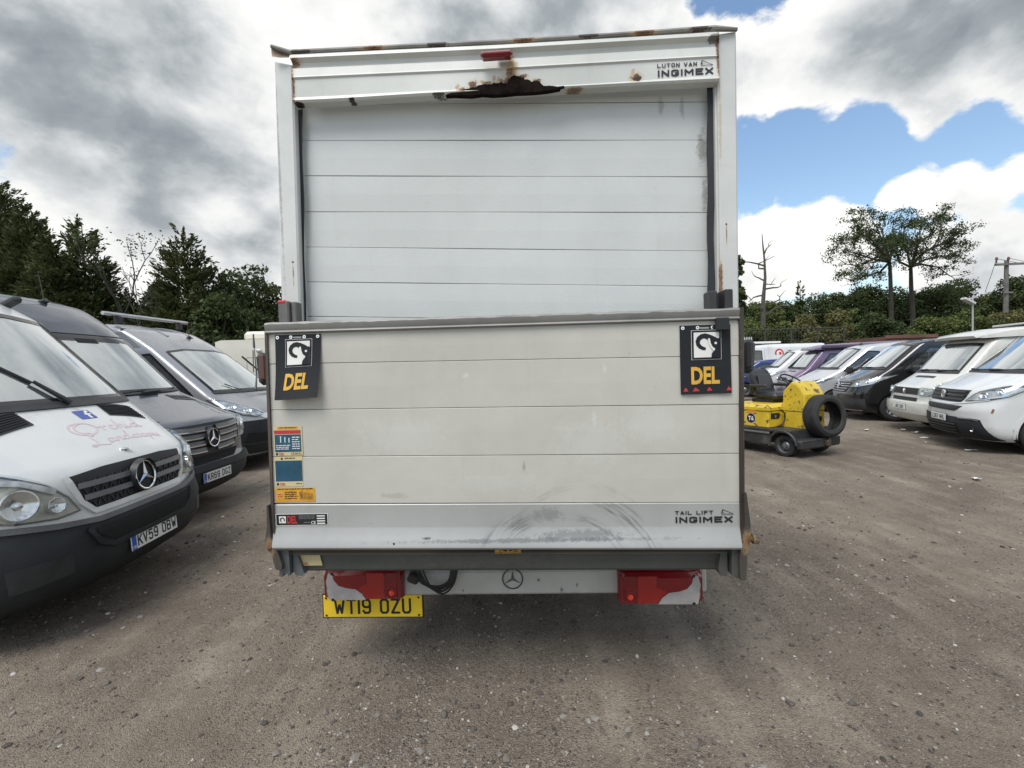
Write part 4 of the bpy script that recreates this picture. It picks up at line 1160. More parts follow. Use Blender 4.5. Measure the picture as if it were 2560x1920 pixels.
E_ = t4('white camper van with a pop top roof, second in the right row', (8.30, 10.22, 0), -107, WHITE2, 'J811 CND', cap=WHITE2)
for y_, x_ in ((2.0, .5), (2.9, .5)):
    m = MB(); m.box((x_ * .4, y_, 2.15), (1.1, .55, .035), 0, None, .01); m.build('solar_panel', mat('panel_pale', (.5, .51, .5), .3), E_.root)
m = MB(); patch(m, E_.sh, [(.50, 1.50), (.66, 1.50), (.66, 1.58), (.50, 1.58)], 'x', .004, 0, 1, 4, 3, 0); m.build('windscreen_sticker', mat('sticker_pale', (.55, .65, .62)), E_.root)

F_ = Van('panel_van', 'black van with a chrome badge, third in the right row', (8.72, 12.85, 0), -109, traf_rows(), 5.2, BLACKPT, WS_T, [WIN_T, [(2.3, 1.24), (3.3, 1.24), (3.3, 1.72), (2.3, 1.72)]], arch=((.96, .385), (4.2, .38)), cowl=1.26, group=RIGHTG, rim='alloy')
F_.seam([[(2.2, .4), (2.2, 1.75)]])
bm = bumper(F_, .24, .56, 1.08, BLACKP, .012)
F_.rib('bumper_edge', SATIN, [(-.95, .275), (.95, .275)], .02, 's', .022, parent=bm)
gr = F_.patch('grille', MESHG, [(-.50, .70), (.50, .70), (.60, .82), (.62, .96), (-.62, .96), (-.60, .82)], 's', .006, nx=24)
for z_, hw_ in ((.73, .48), (.79, .54), (.85, .58), (.91, .60)): F_.rib('chrome_strip', SATIN, [(-hw_, z_ + .01), (0, z_), (hw_, z_ + .01)], .016, 's', .02, parent=gr, th=.015)
c = F_.sh.at(0, .86, 's', .035)
m = MB()
for a, b_ in (((0, .10), (.065, 0)), ((.065, 0), (0, -.10)), ((0, -.10), (-.065, 0)), ((-.065, 0), (0, .10))): m.tube([(c[0] + a[0], c[1], c[2] + a[1]), (c[0] + b_[0], c[1], c[2] + b_[1])], .016, 6)
m.build('diamond_emblem', CHROME, gr)
F_.lamp(ROWHEAD, 's', LENS, bulbs=((.84, .93, .05, 'b'), (1.0, .985, .05, 'b')), strips=(([(.66, .845), (.88, .865), (1.06, .92), (1.16, 1.0)], .022, BULB),))
F_.patch('fog_recess', BLACKP, [(.68, .36), (.95, .36), (.95, .50), (.68, .50)], 's', .015, True, bm, skirt=0)
F_.p('repeater', [BULB], lambda m: m.box(F_.sh.at(1.12, .98, 'y', .008), (.012, .07, .03), 0, None, .004))
F_.patch('scuttle', BLACKP, [(-.86, 1.265), (.86, 1.265), (.86, 1.305), (-.86, 1.305)], 'x', .012, nx=30, nz=3)
F_.wiper([(-.6, 1.30), (-.3, 1.30), (.15, 1.315)]); F_.wiper([(.05, 1.30), (.35, 1.305), (.78, 1.325)])
F_.mirror(1.3, 1.20)

G_ = Van('panel_van', 'pale silver van with a roof aerial behind the yellow tug', (8.82, 15.2, 0), -107, [(.20, .18, .45, .86, 2.6), (.30, .05, .48, .92, 2.8), (.55, .0, .5, .94, 2.8), (.80, .05, .52, .945, 2.5), (.92, .16, .54, .945, 2.3), (1.02, .36, .52, .94, 2.2), (1.24, .82, .42, .93, 2.2), (1.88, 1.62, .36, .79, 2.4), (1.95, 1.84, .36, .75, 2.3), (2.0, 2.2, .3, .68, 2.2), (2.015, 2.8, .3, .5, 2.2)],
        4.8, SILVERW, [(.80, 1.28), (.68, 1.83), (.35, 1.87)], [[(1.15, 1.20), (2.1, 1.20), (2.1, 1.75), (1.82, 1.77)]], arch=((.95, .38), (3.9, .38)), cowl=1.20, group=RIGHTG)
bm = bumper(G_, .22, .40, 1.05, GREYP, .012)
G_.patch('lower_intake', MESHG, [(-.45, .42), (.45, .42), (.5, .60), (-.5, .60)], 's', .006, skirt=0)
G_.patch('fog_recess', BLACKP, [(.72, .42), (.98, .42), (.98, .56), (.72, .56)], 's', .008, True, skirt=0)
gr = G_.patch('grille', MESHG, [(-.45, .70), (.45, .70), (.50, .80), (-.50, .80)], 's', .006)
G_.rib('chrome_strip', SATIN, [(-.45, .75), (.45, .75)], .018, 's', .015, parent=gr)
G_.lamp([(.62, .78), (.82, .90), (1.10, 1.0), (1.24, 1.02), (1.22, .92), (1.0, .80), (.72, .745)], 's', LENSD, bulbs=((.80, .83, .05, 'b'), (.95, .88, .05, 'b'), (1.1, .94, .045, 'b')))
G_.seam([[(-.6, .84), (-.3, .88), (.3, .88), (.6, .84)]], 's', .008, False)
G_.patch('scuttle', BLACKP, [(-.84, 1.245), (.84, 1.245), (.84, 1.285), (-.84, 1.285)], 'x', .012, nx=24, nz=3)
G_.wiper([(-.5, 1.28), (-.2, 1.29), (.3, 1.30)]); G_.antenna(0, 1.9, .25, .5); G_.mirror(1.25, 1.18)

H_ = t4('purple camper van with a long dark awning on its roof edge', (10.05, 18.0, 0), -104, PURPLE, '', cap=PURPLE)
m = MB(); m.box((.89, 2.9, 1.98), (.14, 3.6, .14), 0, None, .04); m.build('awning', mat('awning_purple', (.06, .045, .075), .4), H_.root)

I_ = Van('panel_van', 'white van with a barred grille, behind the black tug seat', (10.05, 20.0, 0), -107, traf_rows(), 5.2, WHITE, WS_T, [WIN_T], arch=((.96, .385), (4.2, .38)), cowl=1.26, group=RIGHTG)
bm = bumper(I_, .22, .46, 1.08, GREYP, .012)
gr = I_.patch('grille', MESHG, [(-.42, .60), (.42, .60), (.52, .80), (.52, .92), (-.52, .92), (-.52, .80)], 's', .006)
for k in range(5): I_.rib('chrome_strip', CHROME, [(-.46, .64 + k * .06), (.46, .64 + k * .06)], .022, 's', .016, parent=gr, th=.012)
I_.lamp(ROWHEAD, 's', LENS, bulbs=((.84, .93, .05, 'b'), (1.0, .985, .05, 'b')))
I_.patch('scuttle', BLACKP, [(-.86, 1.265), (.86, 1.265), (.86, 1.305), (-.86, 1.305)], 'x', .012, nx=30, nz=3)
I_.wiper([(-.6, 1.30), (-.3, 1.30), (.15, 1.315)]); I_.wiper([(.05, 1.30), (.35, 1.305), (.78, 1.325)]); I_.mirror(1.3, 1.20)

kz = .80
J_ = Van('panel_van', 'low dark blue van next to the right edge of the truck box', (9.45, 22.0, 0), -104, [(a_ * kz, b_, c_, d_ * .95, e_) for a_, b_, c_, d_, e_ in traf_rows()], 4.6, BLUE, [(x_ * .95, z_ * kz) for x_, z_ in WS_T], [[(y_, z_ * kz) for y_, z_ in WIN_T]], arch=((.96, .36), (3.8, .36)), wheel_r=.30, cowl=1.0, group=RIGHTG)
bm = bumper(J_, .18, .34, 1.08, GREYP, .012)
gr = J_.patch('grille', MESHG, [(-.42, .48), (.42, .48), (.52, .62), (.52, .74), (-.52, .74), (-.52, .62)], 's', .006)
for k in range(4): J_.rib('chrome_strip', SATIN, [(-.46, .51 + k * .05), (.46, .51 + k * .05)], .016, 's', .016, parent=gr, th=.012)
number_plate(J_.root, J_.sh.at(0, .40, 's', .025), '')
J_.lamp([(a_, z_ * kz) for a_, z_ in ROWHEAD], 's', LENS, bulbs=((.84, .93 * kz, .045, 'b'), (1.0, .985 * kz, .045, 'b'))); J_.mirror(1.3, .96)

kt = 1.17
K_ = Van('panel_van', 'white van with DIRECT lettering and a red round badge on its side', (10.55, 24.9, 0), -84, [(a_ * kt, b_, c_, d_, e_) for a_, b_, c_, d_, e_ in traf_rows()], 5.6, WHITE, [(x_, z_ * kt) for x_, z_ in WS_T], [[(1.12, 1.40), (2.0, 1.40), (2.03, 2.06), (1.66, 2.08)]], arch=((.96, .385), (4.4, .38)), cowl=1.26 * kt, group=RIGHTG)
K_.seam([[(2.15, .4), (2.15, 2.1)], [(3.4, .4), (3.4, 2.1)]])
m = MB(); m.text('DIRECT', 0, 0, .20, 0, 0, 1.15, .02)
q0 = Vector(K_.sh.at(3.45, 1.86, 'y', .006)); m.map(lambda x, y, z: (q0.x - z * .10, q0.y + x, q0.z + z)); m.build('side_lettering', mat('lettering_grey', (.10, .10, .12)), K_.root)
RED = mat('red_graphic', (.48, .03, .04), .5)
def emb(m):
    for r_, k in ((.24, 0), (.16, 1)): m.disc(0, 0, r_, -.002 * k, k)
    m.poly([(-.02, -.07), (.09, -.07), (.12, 0), (.09, .07), (-.02, .07)], -.004, 0)
    q1 = Vector(K_.sh.at(2.95, 1.90, 'y', .006)); m.map(lambda x, y, z: (q1.x - y - z * .10, q1.y + x, q1.z + z))
K_.p('round_graphic', [RED, WHITEINK], emb, sharp=None)
m = MB(); patch(m, K_.sh, [(2.3, 1.44), (3.1, 1.48), (3.05, 1.58), (2.3, 1.54)], 'y', .005, 0, 1, 8, 3, 0); m.build('side_stripe', RED, K_.root)
m = MB(); m.box((.5, 2.2, 2.48), (.06, 2.2, .10), 0, None, .02); m.build('roof_rack', WHITEINK, K_.root)
K_.mirror(1.25, 1.42)

# ------------------------------------------------------------------ yellow tow tractor
YEL = mat('worn_yellow', (0.60, 0.42, 0.025), .45, coat=.2, var=.14, vscale=4, dirt=((0.10, 0.07, 0.035), .575, .605), dscale=8.5, bump=.05, bscale=25)
CHAS = mat('chassis_black', (0.028, 0.028, 0.029), .55, var=.35, vscale=7, dirt=((.11, .10, .085), .5, .8))
VINYL = mat('black_vinyl', (0.020, 0.021, 0.022), .42, var=.2, bump=.08, bscale=60)
T = thing('tow_tractor', 'yellow and black tow tractor with worn paint and a black seat', 'tow tractor', (4.507, 7.57, 0), R(26))
def tp(name, mats, fn, parent=None, sharp=35):
    m = MB(); fn(m); return m.build(name, mats, parent or T, sharp=sharp)


# x 0 = left side, width 1.0; y 0 = front bumper, to 2.2 at the back
def chassis(m):
    m.box((.50, 1.22, .42), (1.0, 2.18, .05), 0, None, .012)                      # deck
    for sx in (.012, .988): m.box((sx, 1.32, .29), (.024, 1.66, .22), 0, None, .008)
    m.box((.5, 1.2, .28), (.66, 1.9, .18), 0)
tug_ch = tp('chassis', [CHAS], chassis)
tp('bumper', [CHAS], lambda m: (m.box((.50, -.02, .225), (1.03, .10, .15), 0, None, .025), m.box((.50, -.05, .285), (1.0, .05, .03), 0, None, .012), m.box((.5, .05, .285), (.98, .16, .02)), m.box((.5, .125, .35), (.98, .02, .16))), tug_ch)
tp('side_strip', [mat('strip_grey', (.12, .12, .12), .5)], lambda m: m.box((-.012, 1.32, .37), (.02, 1.66, .03), 0, None, .006), tug_ch)
tp('tow_hook', [mat('hook_rust', (.06, .04, .03), .7)], lambda m: (m.box((.62, -.09, .22), (.10, .08, .11), 0, None, .02), m.tube([(.62, -.12, .16), (.62, -.12, .30)], .018, 8)), tug_ch)
for sx in (-.02, 1.02): tp('wheel_arch', [CHAS], lambda m: m.tube([(sx, .25 + .235 * math.cos(t_), .19 + .235 * math.sin(t_)) for t_ in np.linspace(-.1, 3.04, 14)], .022, 6))
for sx, sd in ((.10, -1), (.90, 1)):
    wheel(T, sx, .25, .185, 'steel', .15, sd); wheel(T, sx, 1.72, .185, 'steel', .15, sd)


def cowl(m):
    side = [(.14, .445), (.14, .78), (.15, 1.0), (.22, 1.13), (.30, 1.205), (.38, 1.215), (.53, 1.06), (.54, .80), (.54, .445)]
    P_ = []
    for x_, k in ((.405, .90), (.415, .965), (.445, 1.0), (.70, 1.0), (.88, 1.0), (.93, .965), (.95, .88)):
        cy_, cz_ = .34, .80
        P_.append([(x_, cy_ + (y_ - cy_) * k, cz_ + (z_ - cz_) * (k if z_ > .5 else 1)) for y_, z_ in side])
    m.grid(P_, 0, True, True); n_ = len(side)
    m.f.append(tuple(range(n_))); m.f.append(tuple(6 * n_ + i for i in range(n_))[::-1]); m.mi += [0, 0]; m.sm += [False, False]
cw = tp('front_console', [YEL], cowl, sharp=25)
tp('console_seam', [mat('seam_dark', (.05, .04, .02))], lambda m: (m.box((.404, .34, .72), (.006, .36, .010)), m.box((.67, .137, .72), (.52, .006, .010))), cw)
def face(m):
    for z_ in (.80, .84): m.box((.76, .136, z_), (.14, .006, .012))
    m.disc(.67, .76, .038, .134); m.disc(.80, .58, .05, .134)
tp('console_slot', [INK], face, cw)
def flaps(m):
    rr_ = np.random.default_rng(5)
    def spot(c, ax, s1, s2):
        k = rr_.uniform(.5, 1.4, 9); V = []
        for q, t_ in zip(k, np.linspace(0, 6.28, 10)[:-1]):
            d = [0, 0, 0]; d[ax] = s1 * q * math.cos(t_); d[2] = s2 * q * math.sin(t_); V.append([c[i] + d[i] for i in range(3)])
        m.add(V, [tuple(range(9))], 0, False)
    for k in range(16): spot((.4035 + .0, rr_.uniform(.18, .50), rr_.uniform(.48, 1.02) ** 1.0), 1, rr_.uniform(.004, .015), rr_.uniform(.004, .016))
    for k in range(24): spot((rr_.uniform(.44, .92), .1385 + .0, rr_.uniform(.5, .98)), 0, rr_.uniform(.005, .02), rr_.uniform(.005, .016))
o = tp('chipped_paint', [mat('chip_dark', (.055, .035, .02), .8, var=.3)], flaps, cw); o['kind'] = 'stuff'
bt = tp('battery_box', [YEL], lambda m: m.box((.47, 1.02, .585), (.88, .98, .29), 0, None, .02))
def lid(m):
    P_ = [[(.02, .52, .735), (.02, 1.40, .735), (.92, 1.40, .735), (.92, .52, .735)], [(.02, .52, .785), (.02, 1.40, .785), (.92, 1.40, .785), (.92, .52, .785)], [(.09, .60, .84), (.09, 1.32, .84), (.85, 1.32, .84), (.85, .60, .84)]]
    m.grid(P_, 0, False, True); m.add(P_[2], [(0, 1, 2, 3)], 0, False)
tp('battery_lid', [YEL], lid)
tp('rear_body', [YEL], lambda m: m.box((.48, 1.88, .60), (.92, .70, .32), 0, None, .03))
def t6(m):
    m.disc(0, 0, .085, 0, 0, n=28); m.disc(0, 0, .092, .001, 1, n=28)
    m.text('T6', 0, -.035, .07, -.002, 1, 1, .03, 'CENTER')
    m.map(lambda x, y, z: (.0265 + y, .86 - x, .59 + z))
tp('number_badge', [INK, WHITEINK], t6, bt, None)
tp('warning_label', [mat('label_orange', (.60, .26, .02), .5)], lambda m: m.box((.027, .84, .705), (.006, .20, .045)), bt)
tp('switch_panel', [INK], lambda m: m.box((.20, .528, .64), (.22, .012, .10), 0, None, .004), bt)
tp('panel_label', [SATIN], lambda m: m.box((.20, .520, .635), (.03, .006, .04)), bt)
tp('cable', [INK], lambda m: m.tube([(.30, .50, .74), (.38, .48, .68), (.40, .49, .58), (.34, .50, .49), (.24, .51, .46)], .012, 6), bt)
tp('cable', [INK], lambda m: m.tube([(.0, 1.2, .74), (-.02, 1.26, .80), (.10, 1.22, .87), (.28, 1.15, .875), (.5, 1.1, .87)], .011, 6), bt)


SX, SY = .64, .90
def seatb(m):
    P_ = []
    for z_, y_, hw_, th_ in ((.95, .17, .20, .05), (1.02, .19, .245, .08), (1.18, .235, .26, .085), (1.32, .28, .25, .075), (1.40, .305, .215, .06), (1.44, .32, .15, .035)):
        ring = []
        for t_ in np.linspace(0, 2 * math.pi, 20, endpoint=False):
            cx_, sx_ = math.cos(t_), math.sin(t_)
            ring.append((SX + hw_ * np.sign(cx_) * abs(cx_) ** .5, SY + y_ + th_ * np.sign(sx_) * abs(sx_) ** .6 - .05 * abs(cx_) ** 3, z_))
        P_.append(ring)
    m.grid(P_, 0, True, True); m.f.append(tuple(5 * 20 + i for i in range(20))); m.mi.append(0); m.sm.append(False)
m = MB(); m.box((SX, SY - .02, .965), (.50, .46, .12), 0, (R(4), 'X'), .05); st_ = m.build('seat', VINYL, T)
tp('backrest', [VINYL], seatb, st_, 60)
tp('backrest_panel', [mat('vinyl_grey', (.045, .047, .05), .5)], lambda m: m.box((SX, SY + .145, 1.2), (.30, .02, .28), 0, (R(-10), 'X'), .009), st_)
tp('seat_base', [INK], lambda m: m.box((SX, SY + .04, .875), (.42, .42, .07), 0, None, .01), st_)
for sg in (-1, 1): tp('armrest', [VINYL], lambda m: (m.box((SX + sg * .29, SY + .06, 1.14), (.06, .34, .055), 0, None, .02), m.tube([(SX + sg * .29, SY + .20, 1.13), (SX + sg * .24, SY + .22, 1.0)], .015, 6)), st_)


def steer(m):
    M = Matrix.Translation((.60, .50, 1.235)) @ Matrix.Rotation(R(-58), 4, 'X')
    m.tube([M @ Vector((.185 * math.cos(a), 0, .185 * math.sin(a))) for a in np.linspace(0, 6.2832, 29)], .014, 8, 0, False)
    for a in (0.5, 2.6, 4.7): m.tube([M @ Vector((0, .03, 0)), M @ Vector((.18 * math.cos(a), 0, .18 * math.sin(a)))], .011, 6)
    m.tube([M @ Vector((0, .0, 0)), M @ Vector((0, .16, 0))], .028, 8)
tp('steering_wheel', [INK], steer)
# the tyre that leans on the front of the console
m = MB(); r_ = .352; wd = .25
m.lathe([(-wd / 2 + .02, r_ * .66), (-wd / 2, r_ * .70), (-wd / 2 - .01, r_ * .82), (-wd / 2 + .015, r_ * .95), (-wd / 2 + .05, r_ * .995), (0, r_), (wd / 2 - .05, r_ * .995), (wd / 2 - .015, r_ * .95), (wd / 2 + .01, r_ * .82), (wd / 2, r_ * .70), (wd / 2 - .02, r_ * .66), (wd / 2 - .05, r_ * .72), (wd / 2 - .06, r_ * .90), (0, r_ * .95), (-wd / 2 + .06, r_ * .90), (-wd / 2 + .05, r_ * .72), (-wd / 2 + .02, r_ * .66)], (0, 0, 0), 'y', 48)
for k in range(4): m.lathe([(-.006, r_ * .996), (-.005, r_ * 1.006), (.005, r_ * 1.006), (.006, r_ * .996)], (0, (k - 1.5) * wd * .19, 0), 'y', 48)
o = m.build('tyre', RUBBER)
o.matrix_world = T.matrix_basis @ Matrix.Translation((.685, .0, .297 + r_ * .985)) @ Matrix.Rotation(R(-11), 4, 'Z') @ Matrix.Rotation(R(-7), 4, 'X')
tag(o, 'worn black tyre leaning against the front of the yellow tow tractor', 'tyre')

# ------------------------------------------------------------------ box truck with a folded tail lift
def stain_mat(name, col, spots=(), streak=None, rough=.42, grime=.18, metal=0.0, edge=None, scale=7.0, speck=0.0):
    """painted or bare sheet with rust and dirt where they sit; spots: (x, z, rx, rz, strength, kind) in the truck's metres"""
    m = bpy.data.materials.new(name); m.use_nodes = True
    t = m.node_tree; n = NB(t); p = t.nodes['Principled BSDF']
    co = n.n('ShaderNodeTexCoord').outputs['Object']; se = n.n('ShaderNodeSeparateXYZ', {0: co})
    f = n.ss(n.noise(co, 1.6, 9, .65, .3), .3, .75)
    c = n.mix(f, tuple(x * (1 - grime) for x in col), tuple(min(1, x * (1 + grime * .35)) for x in col))
    sv = n.n('ShaderNodeMapping', {0: co, 3: (9.0, 9.0, .7)}).outputs[0]
    sk = n.ss(n.noise(sv, 1.6, 8, .7), .52, .85)
    c = n.mix(n.m('MULTIPLY', sk, grime * 1.1), c, (.16, .145, .12))
    fs = n.ss(n.noise(co, 55, 4, .6), .66, .80)
    c = n.mix(n.m('MULTIPLY', fs, .22 + speck), c, (.10, .095, .085))
    wob = n.noise(co, 26, 9, .7)
    wob2 = n.noise(co, 110, 6, .7)
    for (x, z, rx, rz, st, kd) in spots:
        dx = n.m('DIVIDE', n.m('SUBTRACT', se.outputs[0], x), rx); dz = n.m('DIVIDE', n.m('SUBTRACT', se.outputs[2], z), rz)
        d0 = n.m('SQRT', n.m('ADD', n.m('MULTIPLY', dx, dx), n.m('MULTIPLY', dz, dz)))
        d = n.m('ADD', n.m('ADD', d0, n.m('MULTIPLY', n.m('SUBTRACT', wob, .5), 2.2)), n.m('MULTIPLY', n.m('SUBTRACT', wob2, .5), 1.5))
        hard = kd in ('rust', 'dark')
        k = n.m('MULTIPLY', n.ss(d, 1.0, .78 if hard else .30), st)
        rc_ = {'rust': (.17, .065, .02), 'dark': (.030, .018, .013), 'pale': (.42, .27, .11), 'dirt': (.13, .12, .10), 'scuff': (.08, .08, .082), 'light': (.60, .60, .58)}[kd]
        if kd == 'rust':
            h2 = n.m('MULTIPLY', n.ss(d, 1.9, .7), st * .55)
            c = n.mix(h2, c, (.50, .36, .17))
        c = n.mix(k, c, rc_)
        if kd == 'rust': c = n.mix(n.m('MULTIPLY', n.ss(n.m('ADD', d, n.m('MULTIPLY', n.m('SUBTRACT', wob2, .5), 2.0)), .5, .25), st), c, (.05, .025, .015))
    if streak:
        # curved tyre scuffs: rings round (x, z)
        for (x, z, r0, wd_, st, a0, a1) in streak:
            dx = n.m('SUBTRACT', se.outputs[0], x); dz = n.m('SUBTRACT', se.outputs[2], z)
            d = n.m('SQRT', n.m('ADD', n.m('MULTIPLY', dx, dx), n.m('MULTIPLY', dz, dz)))
            k = n.ss(n.m('ABSOLUTE', n.m('SUBTRACT', d, r0)), wd_, wd_ * .2)
            ang = n.m('ARCTAN2', dz, dx)
            k = n.m('MULTIPLY', k, n.m('MULTIPLY', n.ss(ang, a0, a0 + .35), n.ss(ang, a1, a1 - .35)))
            pv = n.n('ShaderNodeCombineXYZ', {0: n.m('MULTIPLY', d, 75.0), 1: n.m('MULTIPLY', ang, 2.2), 2: r0 * 9}).outputs[0]
            k = n.m('MULTIPLY', k, n.ss(n.noise(pv, 1.0, 5, .65), .42, .72))
            k = n.m('MULTIPLY', k, n.ss(n.noise(co, 9, 5, .6), .30, .60))
            c = n.mix(n.m('MULTIPLY', k, st), c, (.07, .07, .072))
    t.links.new(c, p.inputs['Base Color'])
    p.inputs['Roughness'].default_value = rough; p.inputs['Metallic'].default_value = metal
    bn = n.n('ShaderNodeBump', {'Height': n.noise(co, scale, 6, .6), 'Strength': .06, 'Distance': .02})
    t.links.new(bn.outputs[0], p.inputs['Normal'])
    return m


HDR = stain_mat('header_paint', (.62, .635, .60), [(-1.0, 2.96, .012, .11, .9, 'rust'), (-.985, 3.07, .028, .016, .8, 'rust'), (.987, 3.0, .009, .10, .85, 'rust'), (.97, 3.07, .03, .02, .8, 'dark'),
    (.045, 2.985, .030, .085, .8, 'pale'), (.04, 2.94, .03, .05, .9, 'rust'), (.02, 3.05, .07, .02, .6, 'pale'), (-.215, 2.915, .016, .022, .95, 'pale'), (-.14, 2.92, .02, .022, .95, 'rust'),
    (-.10, 2.935, .010, .012, .9, 'pale'), (-.04, 2.95, .012, .02, .9, 'pale'), (.03, 2.93, .06, .02, .8, 'rust'), (-.19, 2.902, .02, .010, .8, 'rust'), (-.07, 2.928, .03, .010, .8, 'rust'), (.09, 2.952, .025, .009, .9, 'rust'), (.16, 2.926, .02, .009, .8, 'rust'), (.055, 2.965, .012, .03, .7, 'pale'), (-.02, 2.94, .008, .02, .7, 'pale'), (.615, 2.915, .022, .018, 1.0, 'rust'), (.62, 2.91, .02, .014, 1.0, 'dark'), (.60, 2.94, .012, .02, .7, 'pale'),
    (.20, 2.895, .05, .010, .9, 'dark'), (-.30, 2.887, .035, .006, .9, 'dark'), (-.72, 2.888, .018, .007, 1.0, 'dark'), (-.98, 2.885, .022, .010, 1.0, 'dark'), (.33, 2.884, .04, .005, .7, 'rust')], grime=.14)
POST = stain_mat('post_paint', (.61, .625, .60), [(-1.045, 2.14, .006, .006, 1, 'dark'), (-1.045, 2.08, .003, .05, .6, 'rust'), (1.02, 2.235, .007, .007, 1, 'dark'), (1.02, 2.19, .003, .05, .6, 'rust'), (.998, 2.7, .008, .25, .5, 'pale'),
    (.994, 1.98, .006, .08, .8, 'rust'), (-1.09, 2.6, .008, .7, .45, 'dirt'), (-1.0, 2.5, .006, .5, .3, 'dirt'), (.992, 3.07, .008, .022, .8, 'rust')], grime=.16)
RAILR = stain_mat('rusty_rail', (.30, .29, .26), [(x_, 3.11, .05, .016, .9, k_) for x_, k_ in ((-.95, 'dark'), (-.6, 'rust'), (-.3, 'dark'), (.1, 'rust'), (.4, 'dark'), (.65, 'rust'), (.9, 'dark'))], rough=.7, grime=.5)
SLAT = stain_mat('shutter_slat', (.56, .58, .56), [(.94, 2.62, .03, .10, .6, 'dirt'), (.95, 2.40, .02, .10, .5, 'dirt'), (.75, 2.83, .02, .05, .4, 'dirt'), (.85, 2.82, .015, .06, .4, 'dirt')], grime=.08, rough=.38, scale=90)
PLANK = stain_mat('lift_plank', (.50, .488, .435), [(-.5, 1.3, .25, .12, .25, 'light'), (.35, 1.25, .2, .13, .25, 'light'), (.62, 1.32, .15, .10, .3, 'light'), (-.1, 1.08, .3, .05, .2, 'light'), (-.2, 1.57, .02, .014, .6, 'light'), (.05, 1.15, .01, .03, .4, 'scuff'),
    (.42, 1.58, .012, .02, .6, 'light'), (.37, 1.36, .012, .05, .5, 'light'), (-.55, 1.03, .08, .02, .2, 'scuff')], streak=[(.30, .72, .34, .03, .28, .5, 2.6)], grime=.12, rough=.48, speck=.10)
ALU = stain_mat('lift_alloy', (.40, .405, .39), [(.15, .93, .10, .04, .35, 'scuff'), (.1, .82, .8, .012, .5, 'scuff'), (.3, .84, .25, .03, .45, 'scuff'), (-.4, .835, .03, .006, .9, 'scuff'), (-.55, .815, .006, .006, 1, 'dark')],
    streak=[(.17, .62, .32, .075, .8, 1.7, 2.9), (.20, .60, .325, .03, .6, .3, 1.5), (.20, .58, .45, .07, .8, .2, 1.35)], grime=.14, rough=.45, metal=.25, speck=.25)
LIP = stain_mat('lift_lip', (.27, .265, .25), [], grime=.3, rough=.55, metal=.2, speck=.3)
BEAM = stain_mat('lift_beam', (.082, .085, .077), [(-.2, .70, .5, .04, .4, 'dirt')], grime=.3, rough=.55)
BROWN = stain_mat('lift_underside', (.15, .12, .08), [], grime=.4, rough=.7)
ARMR = stain_mat('rusty_arm', (.075, .062, .05), [(1.035, .80, .03, .04, .75, 'rust'), (-1.13, .80, .015, .04, .7, 'rust'), (1.0, 1.3, .02, .5, .6, 'dark')], grime=.5, rough=.75)
HOLE = mat('rust_hole', (.011, .007, .0055), .95, spec=.1, var=.7, vscale=30)
STRAP = mat('black_webbing', (.014, .017, .022), .7, var=.3)
REDL = mat('red_lens', (.20, .005, .009), .18, coat=.8, var=.12, vscale=14)
REDD = mat('dark_red_lens', (.16, .004, .008), .25, coat=.8)
REDM = mat('bright_red_lens', (.30, .012, .010), .15, coat=.8, bump=.2, bscale=160)
CLEAR = mat('white_lens', (.43, .40, .385), .3, coat=.6, var=.15, vscale=14)
REDB = mat('red_bulb', (.75, .05, .02), .2, coat=1)
FLAG = mat('black_vinyl_flag', (.012, .014, .016), .6, spec=.3, dirt=((.045, .05, .05), .58, .9), dscale=7, bump=.1, bscale=12)
GOLD = mat('gold_print', (.62, .36, .045), .55, var=.1, vscale=20)
REDINK = mat('red_print', (.45, .03, .035), .5)
DBLUE = mat('blue_print', (.016, .075, .125), .45, var=.2, vscale=18, dirt=((.06, .13, .19), .60, .75), dscale=26)
CREAMP = mat('cream_print', (.56, .47, .26), .55, var=.1)
ORANGEP = mat('orange_print', (.60, .30, .025), .5, var=.15, vscale=16, dirt=((.30, .15, .02), .55, .62), dscale=38)
WHITEP = mat('white_print', (.70, .69, .66), .5)

TR = thing('box_truck', 'white box truck with a crooked shutter and a folded tail lift, seen from behind', 'truck', (0, 2.30, 0), R(-2.5))


def kp(name, mats, fn, parent=None, sharp=35):
    m = MB(); fn(m); return m.build(name, mats, parent or TR, sharp=sharp)


BL = 4.1                                                       # box length


def prism4(m, q, y0, y1, mi=0, bev=.008):
    """a panel with outline q (x, z), from y0 back to y1, with a small chamfer at the front"""
    q = [np.array(p_, float) for p_ in q]; c = sum(q) / len(q); n_ = len(q)
    f = [c + (p_ - c) * (1 - bev / max(.02, np.linalg.norm(p_ - c))) for p_ in inset(q, bev)] if False else [np.array(p_) for p_ in inset(q, bev)]
    V = [(p_[0], y0, p_[1]) for p_ in f] + [(p_[0], y0 + bev, p_[1]) for p_ in q] + [(p_[0], y1, p_[1]) for p_ in q]
    F = [tuple(range(n_))]
    for k in range(2):
        for i in range(n_): F.append((k * n_ + i, (k + 1) * n_ + i, (k + 1) * n_ + (i + 1) % n_, k * n_ + (i + 1) % n_))
    m.add(V, F, mi, False)


